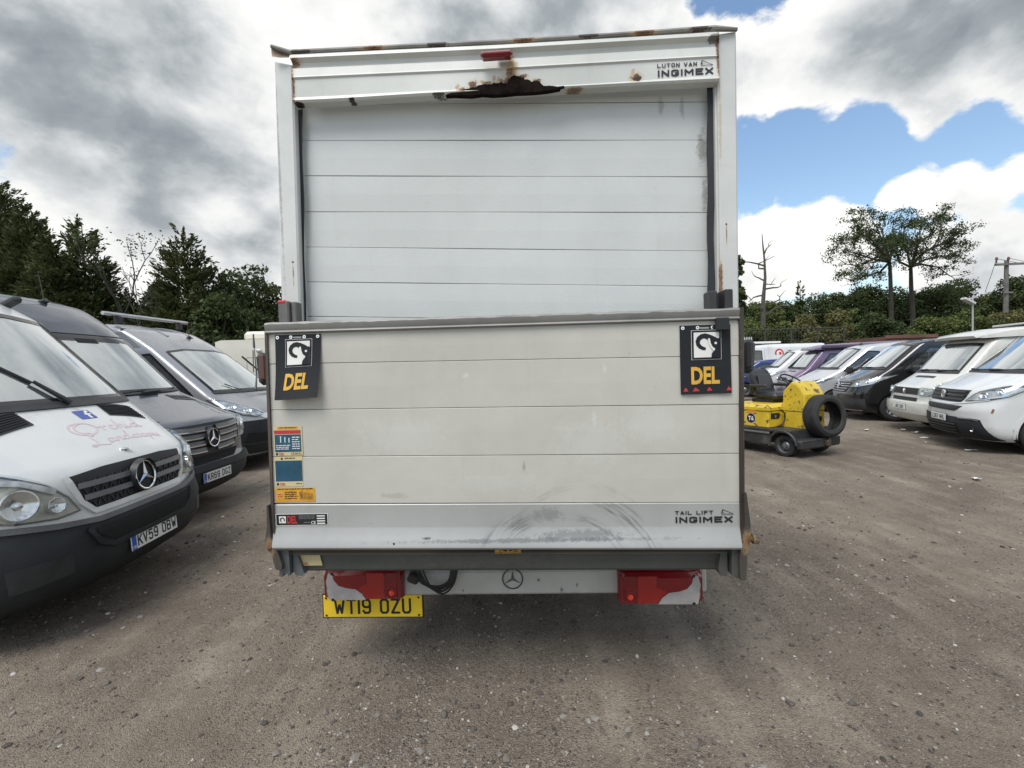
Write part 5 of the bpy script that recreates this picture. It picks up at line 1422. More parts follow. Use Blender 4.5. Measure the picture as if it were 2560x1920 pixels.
# posts, walls, roof, floor
kp('corner_post', [POST], lambda m: prism4(m, [(-1.132, .80), (-1.035, .80), (-1.003, 3.075), (-1.092, 3.098)], 0, .14))
kp('corner_post', [POST], lambda m: prism4(m, [(.992, .80), (1.070, .80), (1.077, 3.112), (.990, 3.104)], 0, .14))
SIDEP = paint('box_side_paint', (.66, .67, .66))
for sx in (-1, 1):
    x0, x1 = (-1.122, -1.082) if sx < 0 else (1.060, 1.067)
    kp('side_wall', [SIDEP], lambda m: m.add([(x0, .14, .82), (x1, .14, 3.09), (x1, BL, 3.09), (x0, BL, .82), (x0 - sx * .03, .14, .82), (x1 - sx * .03, .14, 3.09), (x1 - sx * .03, BL, 3.09), (x0 - sx * .03, BL, .82)],
       [(0, 1, 2, 3), (4, 7, 6, 5), (0, 4, 5, 1), (2, 6, 7, 3), (1, 5, 6, 2), (0, 3, 7, 4)], 0, False))
kp('roof', [SIDEP], lambda m: m.box((0, BL / 2 + .05, 3.085), (2.13, BL - .1, .03)))
kp('front_wall', [SIDEP], lambda m: m.box((0, BL, 1.95), (2.14, .03, 2.26)))
kp('box_floor', [CHAS], lambda m: m.box((0, BL / 2 + .1, .80), (2.15, BL - .15, .05)))


def header(m):
    prof = [(.03, 3.100), (-.006, 3.096), (-.010, 3.078), (.012, 3.066), (.016, 3.046), (.004, 3.036), (.0, 3.0), (-.004, 2.992), (.003, 2.984), (.004, 2.905), (-.002, 2.893), (.006, 2.884), (.05, 2.882)]
    P_ = []
    for x_ in np.linspace(-1.0, .988, 60):
        dent = .006 * math.exp(-((x_ - .05) / .14) ** 2) + .004 * math.sin(x_ * 5)
        P_.append([(x_, y_ + dent * (z_ < 2.97) - .02, z_ + .012 * max(0, -x_) - .004 + .004 * math.sin(x_ * 3 + 1) * (z_ < 2.9)) for y_, z_ in prof])
    m.grid(P_, 0, True)
hd = kp('header_panel', [HDR], header, sharp=20)
def rusthole(m):
    P = [(-.27, 2.879), (-.239, 2.890), (-.20, 2.896), (-.16, 2.904), (-.13, 2.907), (-.112, 2.917), (-.085, 2.921), (-.06, 2.919), (-.043, 2.926), (-.02, 2.921), (-.005, 2.925), (.004, 2.918), (.022, 2.922), (.03, 2.939), (.042, 2.948), (.058, 2.951), (.085, 2.946), (.10, 2.937),
    (.118, 2.930), (.13, 2.920), (.15, 2.922), (.172, 2.917), (.182, 2.903), (.20, 2.896), (.28, 2.893), (.285, 2.886), (.18, 2.874), (.0, 2.870), (-.15, 2.872)]
    rr_ = np.random.default_rng(12); Q = []
    for i in range(len(P)):
        a, c = np.array(P[i]), np.array(P[(i + 1) % len(P)])
        for t_ in (0, .33, .66): Q.append(tuple(a + (c - a) * t_ + (rr_.normal(0, .0022, 2) if t_ else 0)))
    m.poly(Q, -.0225, 0, .03)
kp('rust_hole', [HOLE], rusthole, hd)

kp('roof_rail', [RAILR], lambda m: m.tube([(-1.085, -.035, 3.142), (-1.045, -.03, 3.128), (-1.0, -.02, 3.116), (-.5, -.02, 3.112), (0, -.018, 3.108), (.5, -.018, 3.108), (.97, -.02, 3.112), (1.075, -.01, 3.108)], [.008, .011, .013, .012, .012, .012, .013, .009], 8))
kp('bent_corner', [stain_mat('corner_metal', (.33, .32, .29), [(-1.05, 3.11, .05, .02, .6, 'rust')], rough=.6)], lambda m: m.grid([[(-1.088, -.03, 3.138), (-1.085, -.032, 3.096)], [(-1.05, -.025, 3.124), (-1.05, -.026, 3.092)], [(-1.005, -.018, 3.112), (-1.008, -.02, 3.094)]], 0, False))
ml = kp('marker_light', [REDL, INK], lambda m: (m.box((-.022, -.065, 3.019), (.148, .05, .030), 0, Matrix.Rotation(R(-.5), 4, 'Y'), .012), m.box((.012, -.045, 3.036), (.075, .035, .028), 1, None, .008)))


def logo_arrow(m, x, z, w_, h_, y, mi=0):
    m.poly([(x, z + h_ * .30), (x + w_ * .12, z + h_), (x + w_ * .20, z + h_ * .92), (x + w_ * .10, z + h_ * .42), (x + w_ * .35, z + h_ * .22)][::-1], y, mi)
    m.poly([(x + w_ * .12, z + h_), (x + w_, z + h_ * .12), (x + w_ * .92, z + h_ * .10), (x + w_ * .17, z + h_ * .84)][::-1], y, mi)
    m.rect(x, z, x + w_, z + h_ * .10, y - .0004, mi)


def lut(m):
    block_text(m, 'LUTON VAN', .710, 2.950, .018, .0165, .0042, .0048, -.0212)
    block_text(m, 'INGIMEX', .712, 2.909, .030, .0355, .0078, .0085, -.0212)
    logo_arrow(m, .905, 2.949, .056, .026, -.0212)
kp('header_lettering', [INK], lut, hd, None)

# crooked roller shutter
LN = [(3.095, 3.012), (2.927, 2.838), (2.754, 2.658), (2.582, 2.484), (2.405, 2.315), (2.231, 2.131), (2.058, 1.961), (1.886, 1.79), (1.714, 1.62), (1.54, 1.45)]
XL, XR = [(-1.02 - .0065 * (2.9 - l)) for l, r_ in LN], [.976] * 10
for i in range(len(LN) - 1):
    def slat(m):
        (zl1, zr1), (zl0, zr0) = LN[i], LN[i + 1]
        P_ = []
        for s_ in np.linspace(0, 1, 14):
            x_ = XL[i] + (XR[i] - XL[i]) * s_; zt_ = zl1 + (zr1 - zl1) * s_; zb = zl0 + (zr0 - zl0) * s_
            wob = .0012 * math.sin(s_ * 7 + i * 2)
            P_.append([(x_, .1, zt_ - .0004), (x_, .0805 + wob, zt_ - .0006), (x_, .078 + wob, zt_ - .0028), (x_, .077 + wob, (zt_ + zb) / 2), (x_, .0785 + wob, zb + .0028), (x_, .081 + wob, zb + .0010), (x_, .1, zb + .0008)])
        m.grid(P_, 0, False)
    kp('shutter_slat', [SLAT], slat, sharp=None)
kp('shutter_backing', [DARK], lambda m: m.box((-.02, .115, 2.27), (2.02, .02, 1.66)))
kp('guide_strip', [STRAP], lambda m: m.grid([[(x_ - .016, .045, z_), (x_ + .016 + .003 * math.sin(k * 1.3 + 2), .04, z_)] for k, (x_, z_) in enumerate(zip(np.linspace(-1.000, -1.030, 12), np.linspace(2.885, 1.78, 12)))], 0, True))
kp('guide_strip', [STRAP], lambda m: m.grid([[(x_ - .016 + .003 * math.sin(k * 1.7), .045, z_), (x_ + .016 + .004 * math.sin(k * 1.3 + 2), .04, z_)] for k, (x_, z_) in enumerate(zip(np.linspace(.972, .958, 12), np.linspace(2.885, 1.78, 12)))], 0, True))
kp('guide_channel', [POST], lambda m: m.box((.988, .07, 2.3), (.012, .10, 1.2)))

# side rubber markers on both flanks
for sx, xx, zz in ((-1, -1.262, 1.628), (1, 1.147, 1.618)):
    mk = kp('side_marker', [BLACKP], lambda m: (m.box((xx, .10, zz), (.055, .09, .165), 0, Matrix.Rotation(R(sx * 4), 4, 'Y'), .02), m.tube([(xx - sx * .01, .14, zz - .02), (xx - sx * .16, .18, zz - .02)], .018, 8)))
    kp('marker_lens', [mat('brown_red_lens', (.10, .035, .03), .4, coat=.3) if sx < 0 else INK], lambda m: m.box((xx - sx * .012, .050, zz + .01), (.030, .012, .125), 0, None, .005), mk)

# ---- tail lift (part) with planks and fittings (sub-parts)
LY = -.15
def xl(z): return -1.113 - .011 * (1.8 - z) + .006
def xr(z): return .998 - .006 * (1.8 - z) + .006
def zt_(x, z, tilt): return z - tilt * (x + 1.11) / 2.11


def lift_frame(m):
    m.box((-.06, LY + .045, 1.30), (2.08, .05, .95))
lift = kp('tail_lift', [ALU], lift_frame)
def lp(name, mats, fn, sharp=35): return kp(name, mats, fn, lift, sharp)


def toplip(m):
    prof = [(.06, 1.834), (.0, 1.836), (-.014, 1.833), (-.020, 1.826), (-.016, 1.805), (-.012, 1.798), (-.016, 1.795), (-.018, 1.790), (-.012, 1.785), (.01, 1.785)]
    rr_ = np.random.default_rng(2); P_ = []
    for k, x_ in enumerate(np.linspace(-1.106, 1.004, 70)):
        P_.append([(x_, LY + y_, zt_(x_, z_ + (rr_.normal(0, .0011) if z_ > 1.82 else 0), .006)) for y_, z_ in prof])
    m.grid(P_, 0, True)
lp('top_lip', [LIP], toplip, 30)
PZ = [(1.785, .006), (1.647, .026), (1.436, .028), (1.220, .030), (1.003, .032)]
for i in range(4):
    def pl_(m):
        (za, ta), (zb, tb) = PZ[i], PZ[i + 1]; P_ = []
        for s_ in np.linspace(0, 1, 12):
            x0, x1 = xl(za), xr(za); x_ = x0 + (x1 - x0) * s_; u_ = zt_(x_, za, ta); d_ = zt_(x_, zb, tb)
            y_ = LY + .0015 * math.sin(s_ * 5 + i)
            P_.append([(x_, y_ + .03, u_ - .0004), (x_, y_ + .0025, u_ - .0008), (x_, y_, u_ - .0028), (x_, y_ - .001, (u_ + d_) / 2), (x_, y_, d_ + .0028), (x_, y_ + .0025, d_ + .0010), (x_, y_ + .03, d_ + .0006)])
        m.grid(P_, 0, False)
    lp('plank', [PLANK], pl_, None)
def botp(m):
    prof = [(.03, 1.000), (.003, .999), (.0, .995), (-.001, .895), (-.002, .887), (-.014, .845), (-.024, .818), (-.026, .806), (-.021, .797), (-.008, .791)]
    P_ = []
    for s_ in np.linspace(0, 1, 40):
        x_ = -1.116 + 2.115 * s_
        P_.append([(x_, LY + y_, zt_(x_, z_, .028)) for y_, z_ in prof])
    m.grid(P_, 0, True)
lp('bottom_profile', [ALU], botp, 20)
lp('underside_strip', [BROWN], lambda m: m.grid([[(x_, LY + y_, zt_(x_, z_, .022)) for y_, z_ in ((-.02, .791), (.02, .788), (.035, .772), (.02, .764), (.03, .756))] for x_ in np.linspace(-1.10, .995, 20)], 0, False))
lp('cross_beam', [BEAM], lambda m: m.grid([[(x_, LY + y_, zt_(x_, z_, .018)) for y_, z_ in ((.03, .757), (.028, .750), (.055, .74), (.062, .70), (.066, .668), (.078, .655), (.12, .652))] for x_ in np.linspace(-1.05, .955, 30)], 0, True))
# side rails and hinge arms
lp('side_rail', [ARMR], lambda m: m.grid([[(x_, LY + .07, z_), (x_ - .004, LY - .004, z_), (x_ + .012, LY - .010, z_), (x_ + .012, LY + .07, z_)] for x_, z_ in ((-1.110, 1.82), (-1.114, 1.6), (-1.117, 1.3), (-1.120, 1.0), (-1.120, .80))], 0, False))
lp('side_rail', [ARMR], lambda m: m.grid([[(x_, LY + .07, z_), (x_, LY - .010, z_), (x_ + .022, LY - .004, z_), (x_ + .022, LY + .07, z_)] for x_, z_ in ((1.006, 1.832), (1.004, 1.6), (1.001, 1.3), (.999, 1.0), (.999, .78))], 0, False))
def armL(m):
    m.poly([(-1.135, 1.00), (-1.128, 1.00), (-1.122, .86), (-1.112, .80), (-1.095, .79), (-1.075, .72), (-1.08, .70), (-1.105, .70), (-1.125, .78), (-1.148, .80), (-1.150, .84), (-1.138, .90)][::-1], LY - .02, 0, .06)
    m.disc(-1.135, .815, .018, LY - .026, 0, .02)
lp('hinge_arm', [ARMR], armL)
def armR(m):
    m.poly([(1.012, 1.02), (1.022, 1.02), (1.036, .90), (1.040, .84), (1.034, .80), (1.022, .74), (1.016, .63), (.992, .63), (.990, .72), (1.0, .80), (1.014, .88)][::-1], LY - .02, 0, .06)
    m.lathe([(0, .012), (.03, .012), (.032, .022), (.055, .022), (.058, .010), (.062, .0001)], (1.03, LY + .02, .800), 'x', 10)
lp('hinge_arm', [ARMR], armR)
def brL(m):
    m.poly([(-1.095, .79), (-1.055, .78), (-1.052, .665), (-1.062, .660), (-1.066, .672), (-1.085, .672), (-1.090, .655), (-1.105, .66)][::-1], LY + .005, 0, .10)
    m.poly([(-1.045, .775), (-1.030, .76), (-1.0, .668), (-.995, .66), (-1.01, .648), (-1.04, .655), (-1.05, .68)][::-1], LY + .03, 0, .08)
lp('foot_bracket', [mat('bracket_steel', (.12, .13, .135), .5, .3, var=.3)], brL)
def brR(m):
    m.poly([(.965, .77), (.99, .77), (1.0, .70), (1.002, .632), (.985, .628), (.980, .64), (.965, .64)][::-1], LY + .005, 0, .10)
    m.poly([(.93, .76), (.955, .76), (.955, .64), (.95, .625), (.925, .63), (.915, .66)][::-1], LY + .03, 0, .08)
lp('foot_bracket', [BEAM], brR)
# upper guide brackets above the lip
lp('upper_bracket', [mat('bracket_grey', (.11, .105, .10), .6, var=.3), REDINK], lambda m: (m.box((-1.052, LY + .09, 1.885), (.050, .08, .11), 0, None, .006), m.box((-1.012, LY + .10, 1.885), (.024, .06, .105), 0, None, .004), m.box((-1.058, LY + .085, 1.935), (.04, .075, .018), 1, None, .006)))
lp('upper_bracket', [CHAS], lambda m: (m.box((.985, LY + .09, 1.870), (.036, .09, .10), 0, None, .004), m.box((.918, LY + .09, 1.868), (.034, .08, .095), 0, None, .004), m.box((.95, LY + .13, 1.868), (.05, .02, .09))))
lp('rubber_stop', [mat('stop_black', (.012, .014, .014), .5)], lambda m: m.box((.926, LY - .026, 1.760), (.055, .02, .056), 0, None, .004))


# the two black flags with an emblem and DEL
def emblem(m, x, z, s_, y, wm, km):
    def T_(p_): return (x + p_[0] * s_, z + p_[1] * s_)
    def R_(x0, z0, x1, z1, yy, mi):
        m.grid([[(x0 + (x1 - x0) * i / 5, yy, z0 + (z1 - z0) * j / 5) for j in range(6)] for i in range(6)], mi, False)
    R_(x - .09 * s_, z - .09 * s_, x + 1.09 * s_, z + 1.09 * s_, y, wm)
    R_(x - .075 * s_, z - .075 * s_, x + 1.075 * s_, z + 1.075 * s_, y - .0010, km)
    R_(x, z, x + s_, z + s_, y - .0025, wm)
    cl = [(.46, .34, .05), (.36, .36, .065), (.25, .42, .075), (.17, .52, .08), (.15, .64, .085), (.20, .76, .09), (.31, .84, .095), (.43, .86, .10), (.55, .82, .11), (.68, .74, .13), (.80, .66, .15)]
    up, dn = [], []
    for i, (a_, b_, w_) in enumerate(cl):
        p0 = cl[max(i - 1, 0)]; p1 = cl[min(i + 1, len(cl) - 1)]; d = np.array([p1[0] - p0[0], p1[1] - p0[1]]); d /= np.linalg.norm(d); q = np.array([-d[1], d[0]])
        up.append((a_ + q[0] * w_, b_ + q[1] * w_)); dn.append((a_ - q[0] * w_, b_ - q[1] * w_))
    for i in range(len(cl) - 1): m.poly([T_(p_) for p_ in (up[i], up[i + 1], dn[i + 1], dn[i])], y - .0040, km)
    m.poly([T_(p_) for p_ in [(.60, .72), (.78, .77), (1.0, .75), (1.0, 0), (.68, 0), (.69, .14), (.80, .30), (.70, .42), (.62, .56)][::-1]], y - .0044, km)
    m.poly([T_(p_) for p_ in [(.54, .74), (.585, .52), (.67, .36), (.78, .24), (.83, .33), (.72, .42), (.655, .56), (.62, .76)][::-1]], y - .0058, wm)
    m.poly([T_((.85 + .05 * math.cos(a), .56 + .05 * math.sin(a))) for a in np.linspace(0, 6.28, 13)[:-1]], y - .0058, wm)


def flag(x, z1, w_, h_, curl, taper, slant):
    def fl(m):
        m.grid([[(a * w_, 0, -b_ * h_) for a in np.linspace(0, 1, 9)] for b_ in np.linspace(0, 1, 14)], 0, True)
        s_ = w_ * .50
        emblem(m, w_ * .27, -h_ * .47, s_, -.0015, 1, 0)
        V, F = text2d('DEL', .035, slant); V = V / .7
        tw = w_ * .56; th = h_ * .235; wd = V[:, 0].max() - V[:, 0].min()
        m.add(np.stack([(V[:, 0] - V[:, 0].min()) / wd * tw + w_ * .21, np.full(len(V), -.0014), V[:, 1] * th - h_ * .845], 1), F, 2, False)
        for k in range(4): m.disc(w_ * (.06 + .293 * k), -h_ * .038, .0075, -.003, 3); m.disc(w_ * (.06 + .293 * k), -h_ * .038, .003, -.0036, 0)
        m.rect(w_ * .40, -h_ * .055, w_ * .58, -h_ * .032, -.0012, 4)
        if curl < .02:
            for k, (a, s2) in enumerate(((.10, .010), (.30, .016), (.57, .012), (.95, .012))): m.poly([(w_ * a - s2, -h_ * .96), (w_ * a + s2, -h_ * .955), (w_ * a + s2 * .5, -h_ * .925), (w_ * a - s2 * .3, -h_ * .90)][::-1], -.0014, 5)
        def mp(px_, py, pz):
            t_ = -pz / h_; u_ = px_ / w_ - .5
            k = 1 - taper * t_
            yy = -curl * t_ ** 2 * (1 + .3 * math.cos(u_ * 3)) - .002 * math.sin(u_ * 9 + t_ * 4) * t_
            return (x + w_ * (.5 + u_ * k) - .008 * taper * 8 * t_, LY - .006 + yy + py, z1 + pz + .006 * math.sin(u_ * 3.1) * t_ * curl * 20)
        m.map(mp)
    return lp('warning_flag', [FLAG, WHITEP, GOLD, CHROME, mat('flag_small_print', (.3, .3, .3), .5), REDINK], fl, None)


flag(-1.066, 1.777, .213, .290, .035, .07, .12)
flag(.749, 1.760, .219, .302, .004, .0, 0.0)


def rows_(m, x0, x1, z0, z1, n_, mi, y, jit=5):
    """small print too fine to read: thin lines"""
    rr_ = np.random.default_rng(jit)
    for k in range(n_):
        z_ = z0 + (z1 - z0) * (k + .5) / n_; x_ = x0
        while x_ < x1 - .004:
            e_ = min(x1, x_ + rr_.uniform(.006, .02)); m.rect(x_, z_, e_, z_ + (z1 - z0) / n_ * .42, y, mi); x_ = e_ + .003


SM = [CREAMP, ORANGEP, REDINK, DBLUE, INK, WHITEP]
Y0 = LY - .0025
def stk1(m):
    m.rect(-1.096, 1.225, -.962, 1.363, Y0, 0); m.rect(-1.076, 1.346, -.982, 1.358, Y0 - .0006, 1); rows_(m, -1.066, -.99, 1.348, 1.356, 1, 4, Y0 - .001)
    m.rect(-1.093, 1.325, -.968, 1.342, Y0 - .0006, 2); m.rect(-1.091, 1.242, -.968, 1.322, Y0 - .0006, 3)
    for k, x_ in enumerate((-1.065, -1.045, -1.026)): m.rect(x_, 1.285, x_ + .004, 1.31 - .004 * k, Y0 - .001, 5); m.disc(x_ + .002, 1.312 - .004 * k, .003, Y0 - .001, 5)
    rows_(m, -1.010, -.975, 1.25, 1.312, 6, 5, Y0 - .001, 3); rows_(m, -1.085, -1.02, 1.25, 1.275, 3, 5, Y0 - .001, 4)
    m.text('DEL', -1.072, 1.228, .010, Y0 - .001, 2, 1, .02, width=.022); m.poly([(-1.088, 1.228), (-1.078, 1.228), (-1.078, 1.238), (-1.086, 1.239), (-1.089, 1.234)], Y0 - .001, 4)
    m.text('CE', -1.018, 1.229, .010, Y0 - .001, 4, 1, 0, width=.016); rows_(m, -1.0, -.968, 1.228, 1.238, 2, 4, Y0 - .001, 5)
lp('warning_sticker', SM, stk1, None)
def stk2(m):
    m.rect(-1.098, 1.082, -.966, 1.221, Y0, 0); m.disc(-1.062, 1.211, .005, Y0 - .001, 4); rows_(m, -1.048, -1.0, 1.206, 1.216, 1, 4, Y0 - .001, 7)
    m.rect(-1.094, 1.106, -.968, 1.202, Y0 - .0006, 3); rows_(m, -1.088, -.975, 1.112, 1.196, 8, 3, Y0 - .001, 8)
    m.text('DEL', -1.074, 1.088, .011, Y0 - .001, 2, 1, .02, width=.024); m.poly([(-1.090, 1.088), (-1.080, 1.088), (-1.080, 1.099), (-1.088, 1.100), (-1.091, 1.095)], Y0 - .001, 4); rows_(m, -1.0, -.972, 1.09, 1.097, 1, 4, Y0 - .001, 9)
lp('instruction_sticker', SM, stk2, None)
def stk3(m):
    m.rect(-1.103, 1.010, -.914, 1.075, Y0, 1); rows_(m, -1.09, -.92, 1.064, 1.073, 1, 4, Y0 - .001, 10)
    m.rect(-1.095, 1.022, -1.062, 1.056, Y0 - .0006, 0); m.rect(-1.0935, 1.0235, -1.0635, 1.0545, Y0 - .001, 1); rows_(m, -1.088, -1.068, 1.03, 1.048, 2, 2, Y0 - .0014, 11)
    rows_(m, -1.055, -.995, 1.02, 1.058, 4, 4, Y0 - .001, 12)
    for k in range(10): m.rect(-.985 + k * .0066, 1.02, -.9835 + k * .0066, 1.058 - .001 * k, Y0 - .001, 4)
lp('warning_sticker', SM, stk3, None)
def stk4(m):
    m.rect(-1.104, .900, -.858, .955, Y0, 5); m.rect(-1.101, .9025, -.861, .9525, Y0 - .0006, 4)
    s_ = .032; x_, z_ = -1.088, .912
    m.rect(x_, z_, x_ + s_, z_ + s_, Y0 - .001, 5); m.tube([(x_ + s_ * (.5 + .3 * math.cos(a)), Y0 - .0015, z_ + s_ * (.5 + .3 * math.sin(a))) for a in np.linspace(-.6, 4.2, 12)], .0025, 4, 4, False)
    m.text('DEL', -1.050, .911, .034, Y0 - .001, 2, 1, .03, width=.047)
    rows_(m, -.995, -.92, .928, .948, 4, 6, Y0 - .001, 13); rows_(m, -.972, -.942, .908, .916, 1, 6, Y0 - .001, 14); m.text('CE', -.938, .906, .014, Y0 - .001, 5, 1, .01, width=.022)
    for k in range(4): m.rect(-.910, .906 + k * .0115, -.872, .9115 + k * .0115, Y0 - .001, 5)
lp('maker_plate', SM + [mat('grey_print', (.16, .16, .16), .5)], stk4, None)
def stk5(m):
    yb = LY + .050
    m.poly([(-1.060, .748), (-.93, .748), (-.918, .690), (-1.045, .690)][::-1], yb, 0)
    m.text('DEL', -1.012, .694, .012, yb - .001, 2, 1, .02, width=.028); m.poly([(-1.033, .694), (-1.020, .694), (-1.020, .705), (-1.031, .706)], yb - .001, 4)
lp('rating_sticker', SM, stk5, None)
def stk6(m):
    yb = LY + .022
    m.rect(-.096, .748, .024, .786, yb, 1)
    m.poly([(-.092, .778), (-.088, .782), (-.052, .782), (-.040, .770), (-.038, .757), (-.055, .757), (-.065, .768), (-.09, .768)][::-1], yb - .001, 4)
    m.text('DEL', -.012, .757, .013, yb - .001, 4, 1, .02, width=.024); m.poly([(-.03, .757), (-.018, .757), (-.018, .769), (-.03, .771)], yb - .001, 4)
lp('beam_sticker', SM, stk6, None)
def ing(m):
    block_text(m, 'TAIL LIFT', .716, .921, .0175, .0175, .0042, .0055, LY - .0035)
    block_text(m, 'INGIMEX', .718, .884, .028, .0355, .0076, .0085, LY - .0035)
    logo_arrow(m, .918, .920, .054, .024, LY - .0035)
lp('lift_lettering', [INK], ing, None)

# ---- below the lift: bar, lamps, number plate, chassis
BARM = stain_mat('bar_white', (.50, .49, .45), [(.22, .43, .01, .02, .8, 'scuff'), (.30, .45, .008, .015, .8, 'scuff'), (.1, .48, .01, .01, .8, 'scuff'), (-.3, .43, .01, .01, .8, 'scuff')], grime=.25, rough=.5, speck=.25)
bar = kp('rear_bar', [BARM], lambda m: m.box((-.03, .21, .468), (1.94, .05, .132), 0, None, .012))
def badge(m):
    m.tube([(-.035 + .052 * math.cos(a), .180, .490 + .052 * math.sin(a)) for a in np.linspace(0, 6.2832, 33)], .0035, 6, 0, False)
    for k in range(3):
        a = math.pi / 2 + k * 2.0944; d = np.array([math.cos(a), math.sin(a)]); q = np.array([-d[1], d[0]])
        pts = [np.array([0, 0]) + q * .008, d * .050, -q * .008]
        m.add([(-.035, .178, .490)] + [(-.035 + p_[0], .181, .490 + p_[1]) for p_ in pts], [(0, 1, 2), (0, 2, 3)], 0, False)
kp('star_emblem', [mat('dull_badge', (.10, .10, .10), .4, .5)], badge, bar)
for sx in (-1, 1):
    kp('bar_end', [BARM], lambda m: m.box((sx * .985 - .035, .20, .480), (.030, .05, .13), 0, None, .006), bar)


def tail_lamp(x0, x1, z0, z1, sg):
    """x0 inner end, x1 outer end"""
    def base(m):
        xa, xb = min(x0, x1), max(x0, x1); c = ((xa + xb) / 2, .155, (z0 + z1) / 2)
        m.box(c, (xb - xa, .07, z1 - z0), 0, None, .022)
        m.box((c[0], .185, c[2]), (xb - xa + .016, .06, z1 - z0 + .016), 1, None, .012)
    lm = kp('tail_light', [REDL, REDD], base)
    def X(u): return x0 + (x1 - x0) * u
    def Z(v): return z0 + (z1 - z0) * v
    def P_(m, pts, y, mi=0):
        q = [(X(a), Z(b_)) for a, b_ in pts]
        ar = sum(q[i][0] * q[(i + 1) % len(q)][1] - q[(i + 1) % len(q)][0] * q[i][1] for i in range(len(q)))
        m.poly(q if ar > 0 else q[::-1], y, mi)
    kp('white_lens', [CLEAR], lambda m: (P_(m, [(.45, .05), (.93, .04), (.955, .35), (.95, .45), (.965, .65), (.93, .94), (.88, .94), (.86, .70), (.80, .52), (.70, .44), (.58, .40), (.50, .25)], .1185), P_(m, [(.45, .05), (.80, .045), (.78, .22), (.72, .34), (.62, .38), (.53, .30)], .1175)), lm)
    kp('dark_lens', [REDD], lambda m: (P_(m, [(.0, .04), (.028, .04), (.028, .96), (.0, .96)], .1188), P_(m, [(.96, .1), (.985, .2), (.985, .85), (.95, .94), (.968, .6)], .1188), P_(m, [(.19, .06), (.20, .06), (.20, .94), (.19, .94)], .1188), P_(m, [(.44, .62), (.45, .62), (.45, .94), (.44, .94)], .1188)), lm)
    kp('lens_section', [REDM], lambda m: P_(m, [(.21, .07), (.435, .07), (.50, .30), (.56, .42), (.435, .58), (.435, .93), (.21, .93)], .1194), lm)
    kp('lens_section', [REDD], lambda m: P_(m, [(.035, .56), (.185, .56), (.185, .93), (.035, .93)], .1194), lm)
    def blb(m):
        cx_, cz_ = X(.115), Z(.27)
        m.lathe([(0.0, .030), (-.003, .031), (-.004, .026), (.001, .022)], (cx_, .119, cz_), 'y', 20, 0); m.lathe([(.001, .016), (-.007, .010), (-.009, .0001)], (cx_, .117, cz_), 'y', 14, 1)
    kp('bulb', [REDD, REDB], blb, lm)
    kp('lamp_screw', [INK], lambda m: (m.disc(X(.88), Z(.06), .008, .1165), m.disc(X(.88), Z(.93), .008, .1165)), lm)


tail_lamp(-.615, -1.020, .408, .566, -1)
tail_lamp(.517, .930, .372, .534, 1)
number_plate(TR, (-.806, .235, .323), 'WT19 OZU', True, False, w_=.545, h_=.122)
def plscrew(m):
    for sx in (-1, 1):
        for sz in (-1, 1): m.disc(-.806 + sx * .255, .323 + sz * .048, .006, .231)
kp('plate_screw', [INK], plscrew)
for k in range(4):
    kp('cable', [INK], lambda m: m.tube(crs([(-.56 + .02 * k, .13, .57), (-.50 + .015 * k, .125, .50 - .008 * k), (-.42 + .01 * k, .12, .480 - .012 * k), (-.36 + .008 * k, .125, .51 - .005 * k), (-.345 + .01 * k, .14, .58)]), .008 - .001 * k, 6))
kp('cable_plug', [INK], lambda m: m.box((-.545, .13, .525), (.06, .05, .05), 0, Matrix.Rotation(R(25), 4, 'Y'), .01))
for sx in (-.42, .42): kp('chassis_rail', [CHAS], lambda m: m.box((sx, 2.3, .62), (.08, 4.2, .16)))
kp('axle', [CHAS], lambda m: (m.tube([(-.8, 1.55, .33), (.8, 1.55, .33)], .05, 10), m.lathe([(-.16, .05), (-.08, .14), (0, .17), (.08, .14), (.16, .05)], (0, 1.55, .33), 'x', 18)))
for sx in (-1, 1):
    wheel(TR, sx * .88, 1.55, .33, 'steel', .2, sx); wheel(TR, sx * .64, 1.55, .33, 'steel', .2, sx)
    wheel(TR, sx * .85, 5.2, .33, 'steel', .2, sx)
    kp('mud_flap', [RUBBER], lambda m: m.box((sx * .76, 1.12, .42), (.5, .012, .42)))
kp('tow_bar', [CHAS], lambda m: (m.box((-.05, .55, .40), (.62, .04, .05)), m.box((.18, .5, .385), (.22, .03, .035), 0, Matrix.Rotation(R(10), 4, 'Y'))))
kp('hanging_strap', [CHAS], lambda m: (m.tube([(-.34, .45, .42), (-.335, .44, .33), (-.335, .44, .29)], .006, 5), m.lathe([(-.02, .004), (0, .014), (.02, .004)], (-.335, .44, .28), 'z', 8)))
for x_, z_ in ((.22, .34), (.33, .345), (.19, .30)): kp('hanging_wire', [INK], lambda m: m.tube([(x_, .5, .42), (x_ + .01, .5, z_)], .006, 5))
kp('underside', [CHAS], lambda m: m.box((0, 1.2, .60), (1.3, 1.2, .04)))
# cab in front of the box
cabs = Shell([(.30, .1, .3, .9, 3), (.5, .0, .3, .98, 3), (1.1, .05, .3, .99, 3), (1.5, .1, .3, .95, 3), (2.1, .3, .3, .84, 3), (2.25, .5, .3, .78, 3)], 2.0)
P_ = []
for z_ in np.linspace(.31, 2.25, 24):
    X_, Y_, S_, ic = cabs.per(z_); P_.append([(x_, BL + 2.05 - y_, z_) for x_, y_ in zip(np.concatenate([-X_[::-1], X_[1:-1]]), np.concatenate([Y_[::-1], Y_[1:-1]]))])
def cabf(m): m.grid(P_, 0, True, True); k = len(P_[0]); m.f.append(tuple((len(P_) - 1) * k + i for i in range(k))); m.mi.append(0); m.sm.append(False)
kp('cab', [WHITE], cabf)

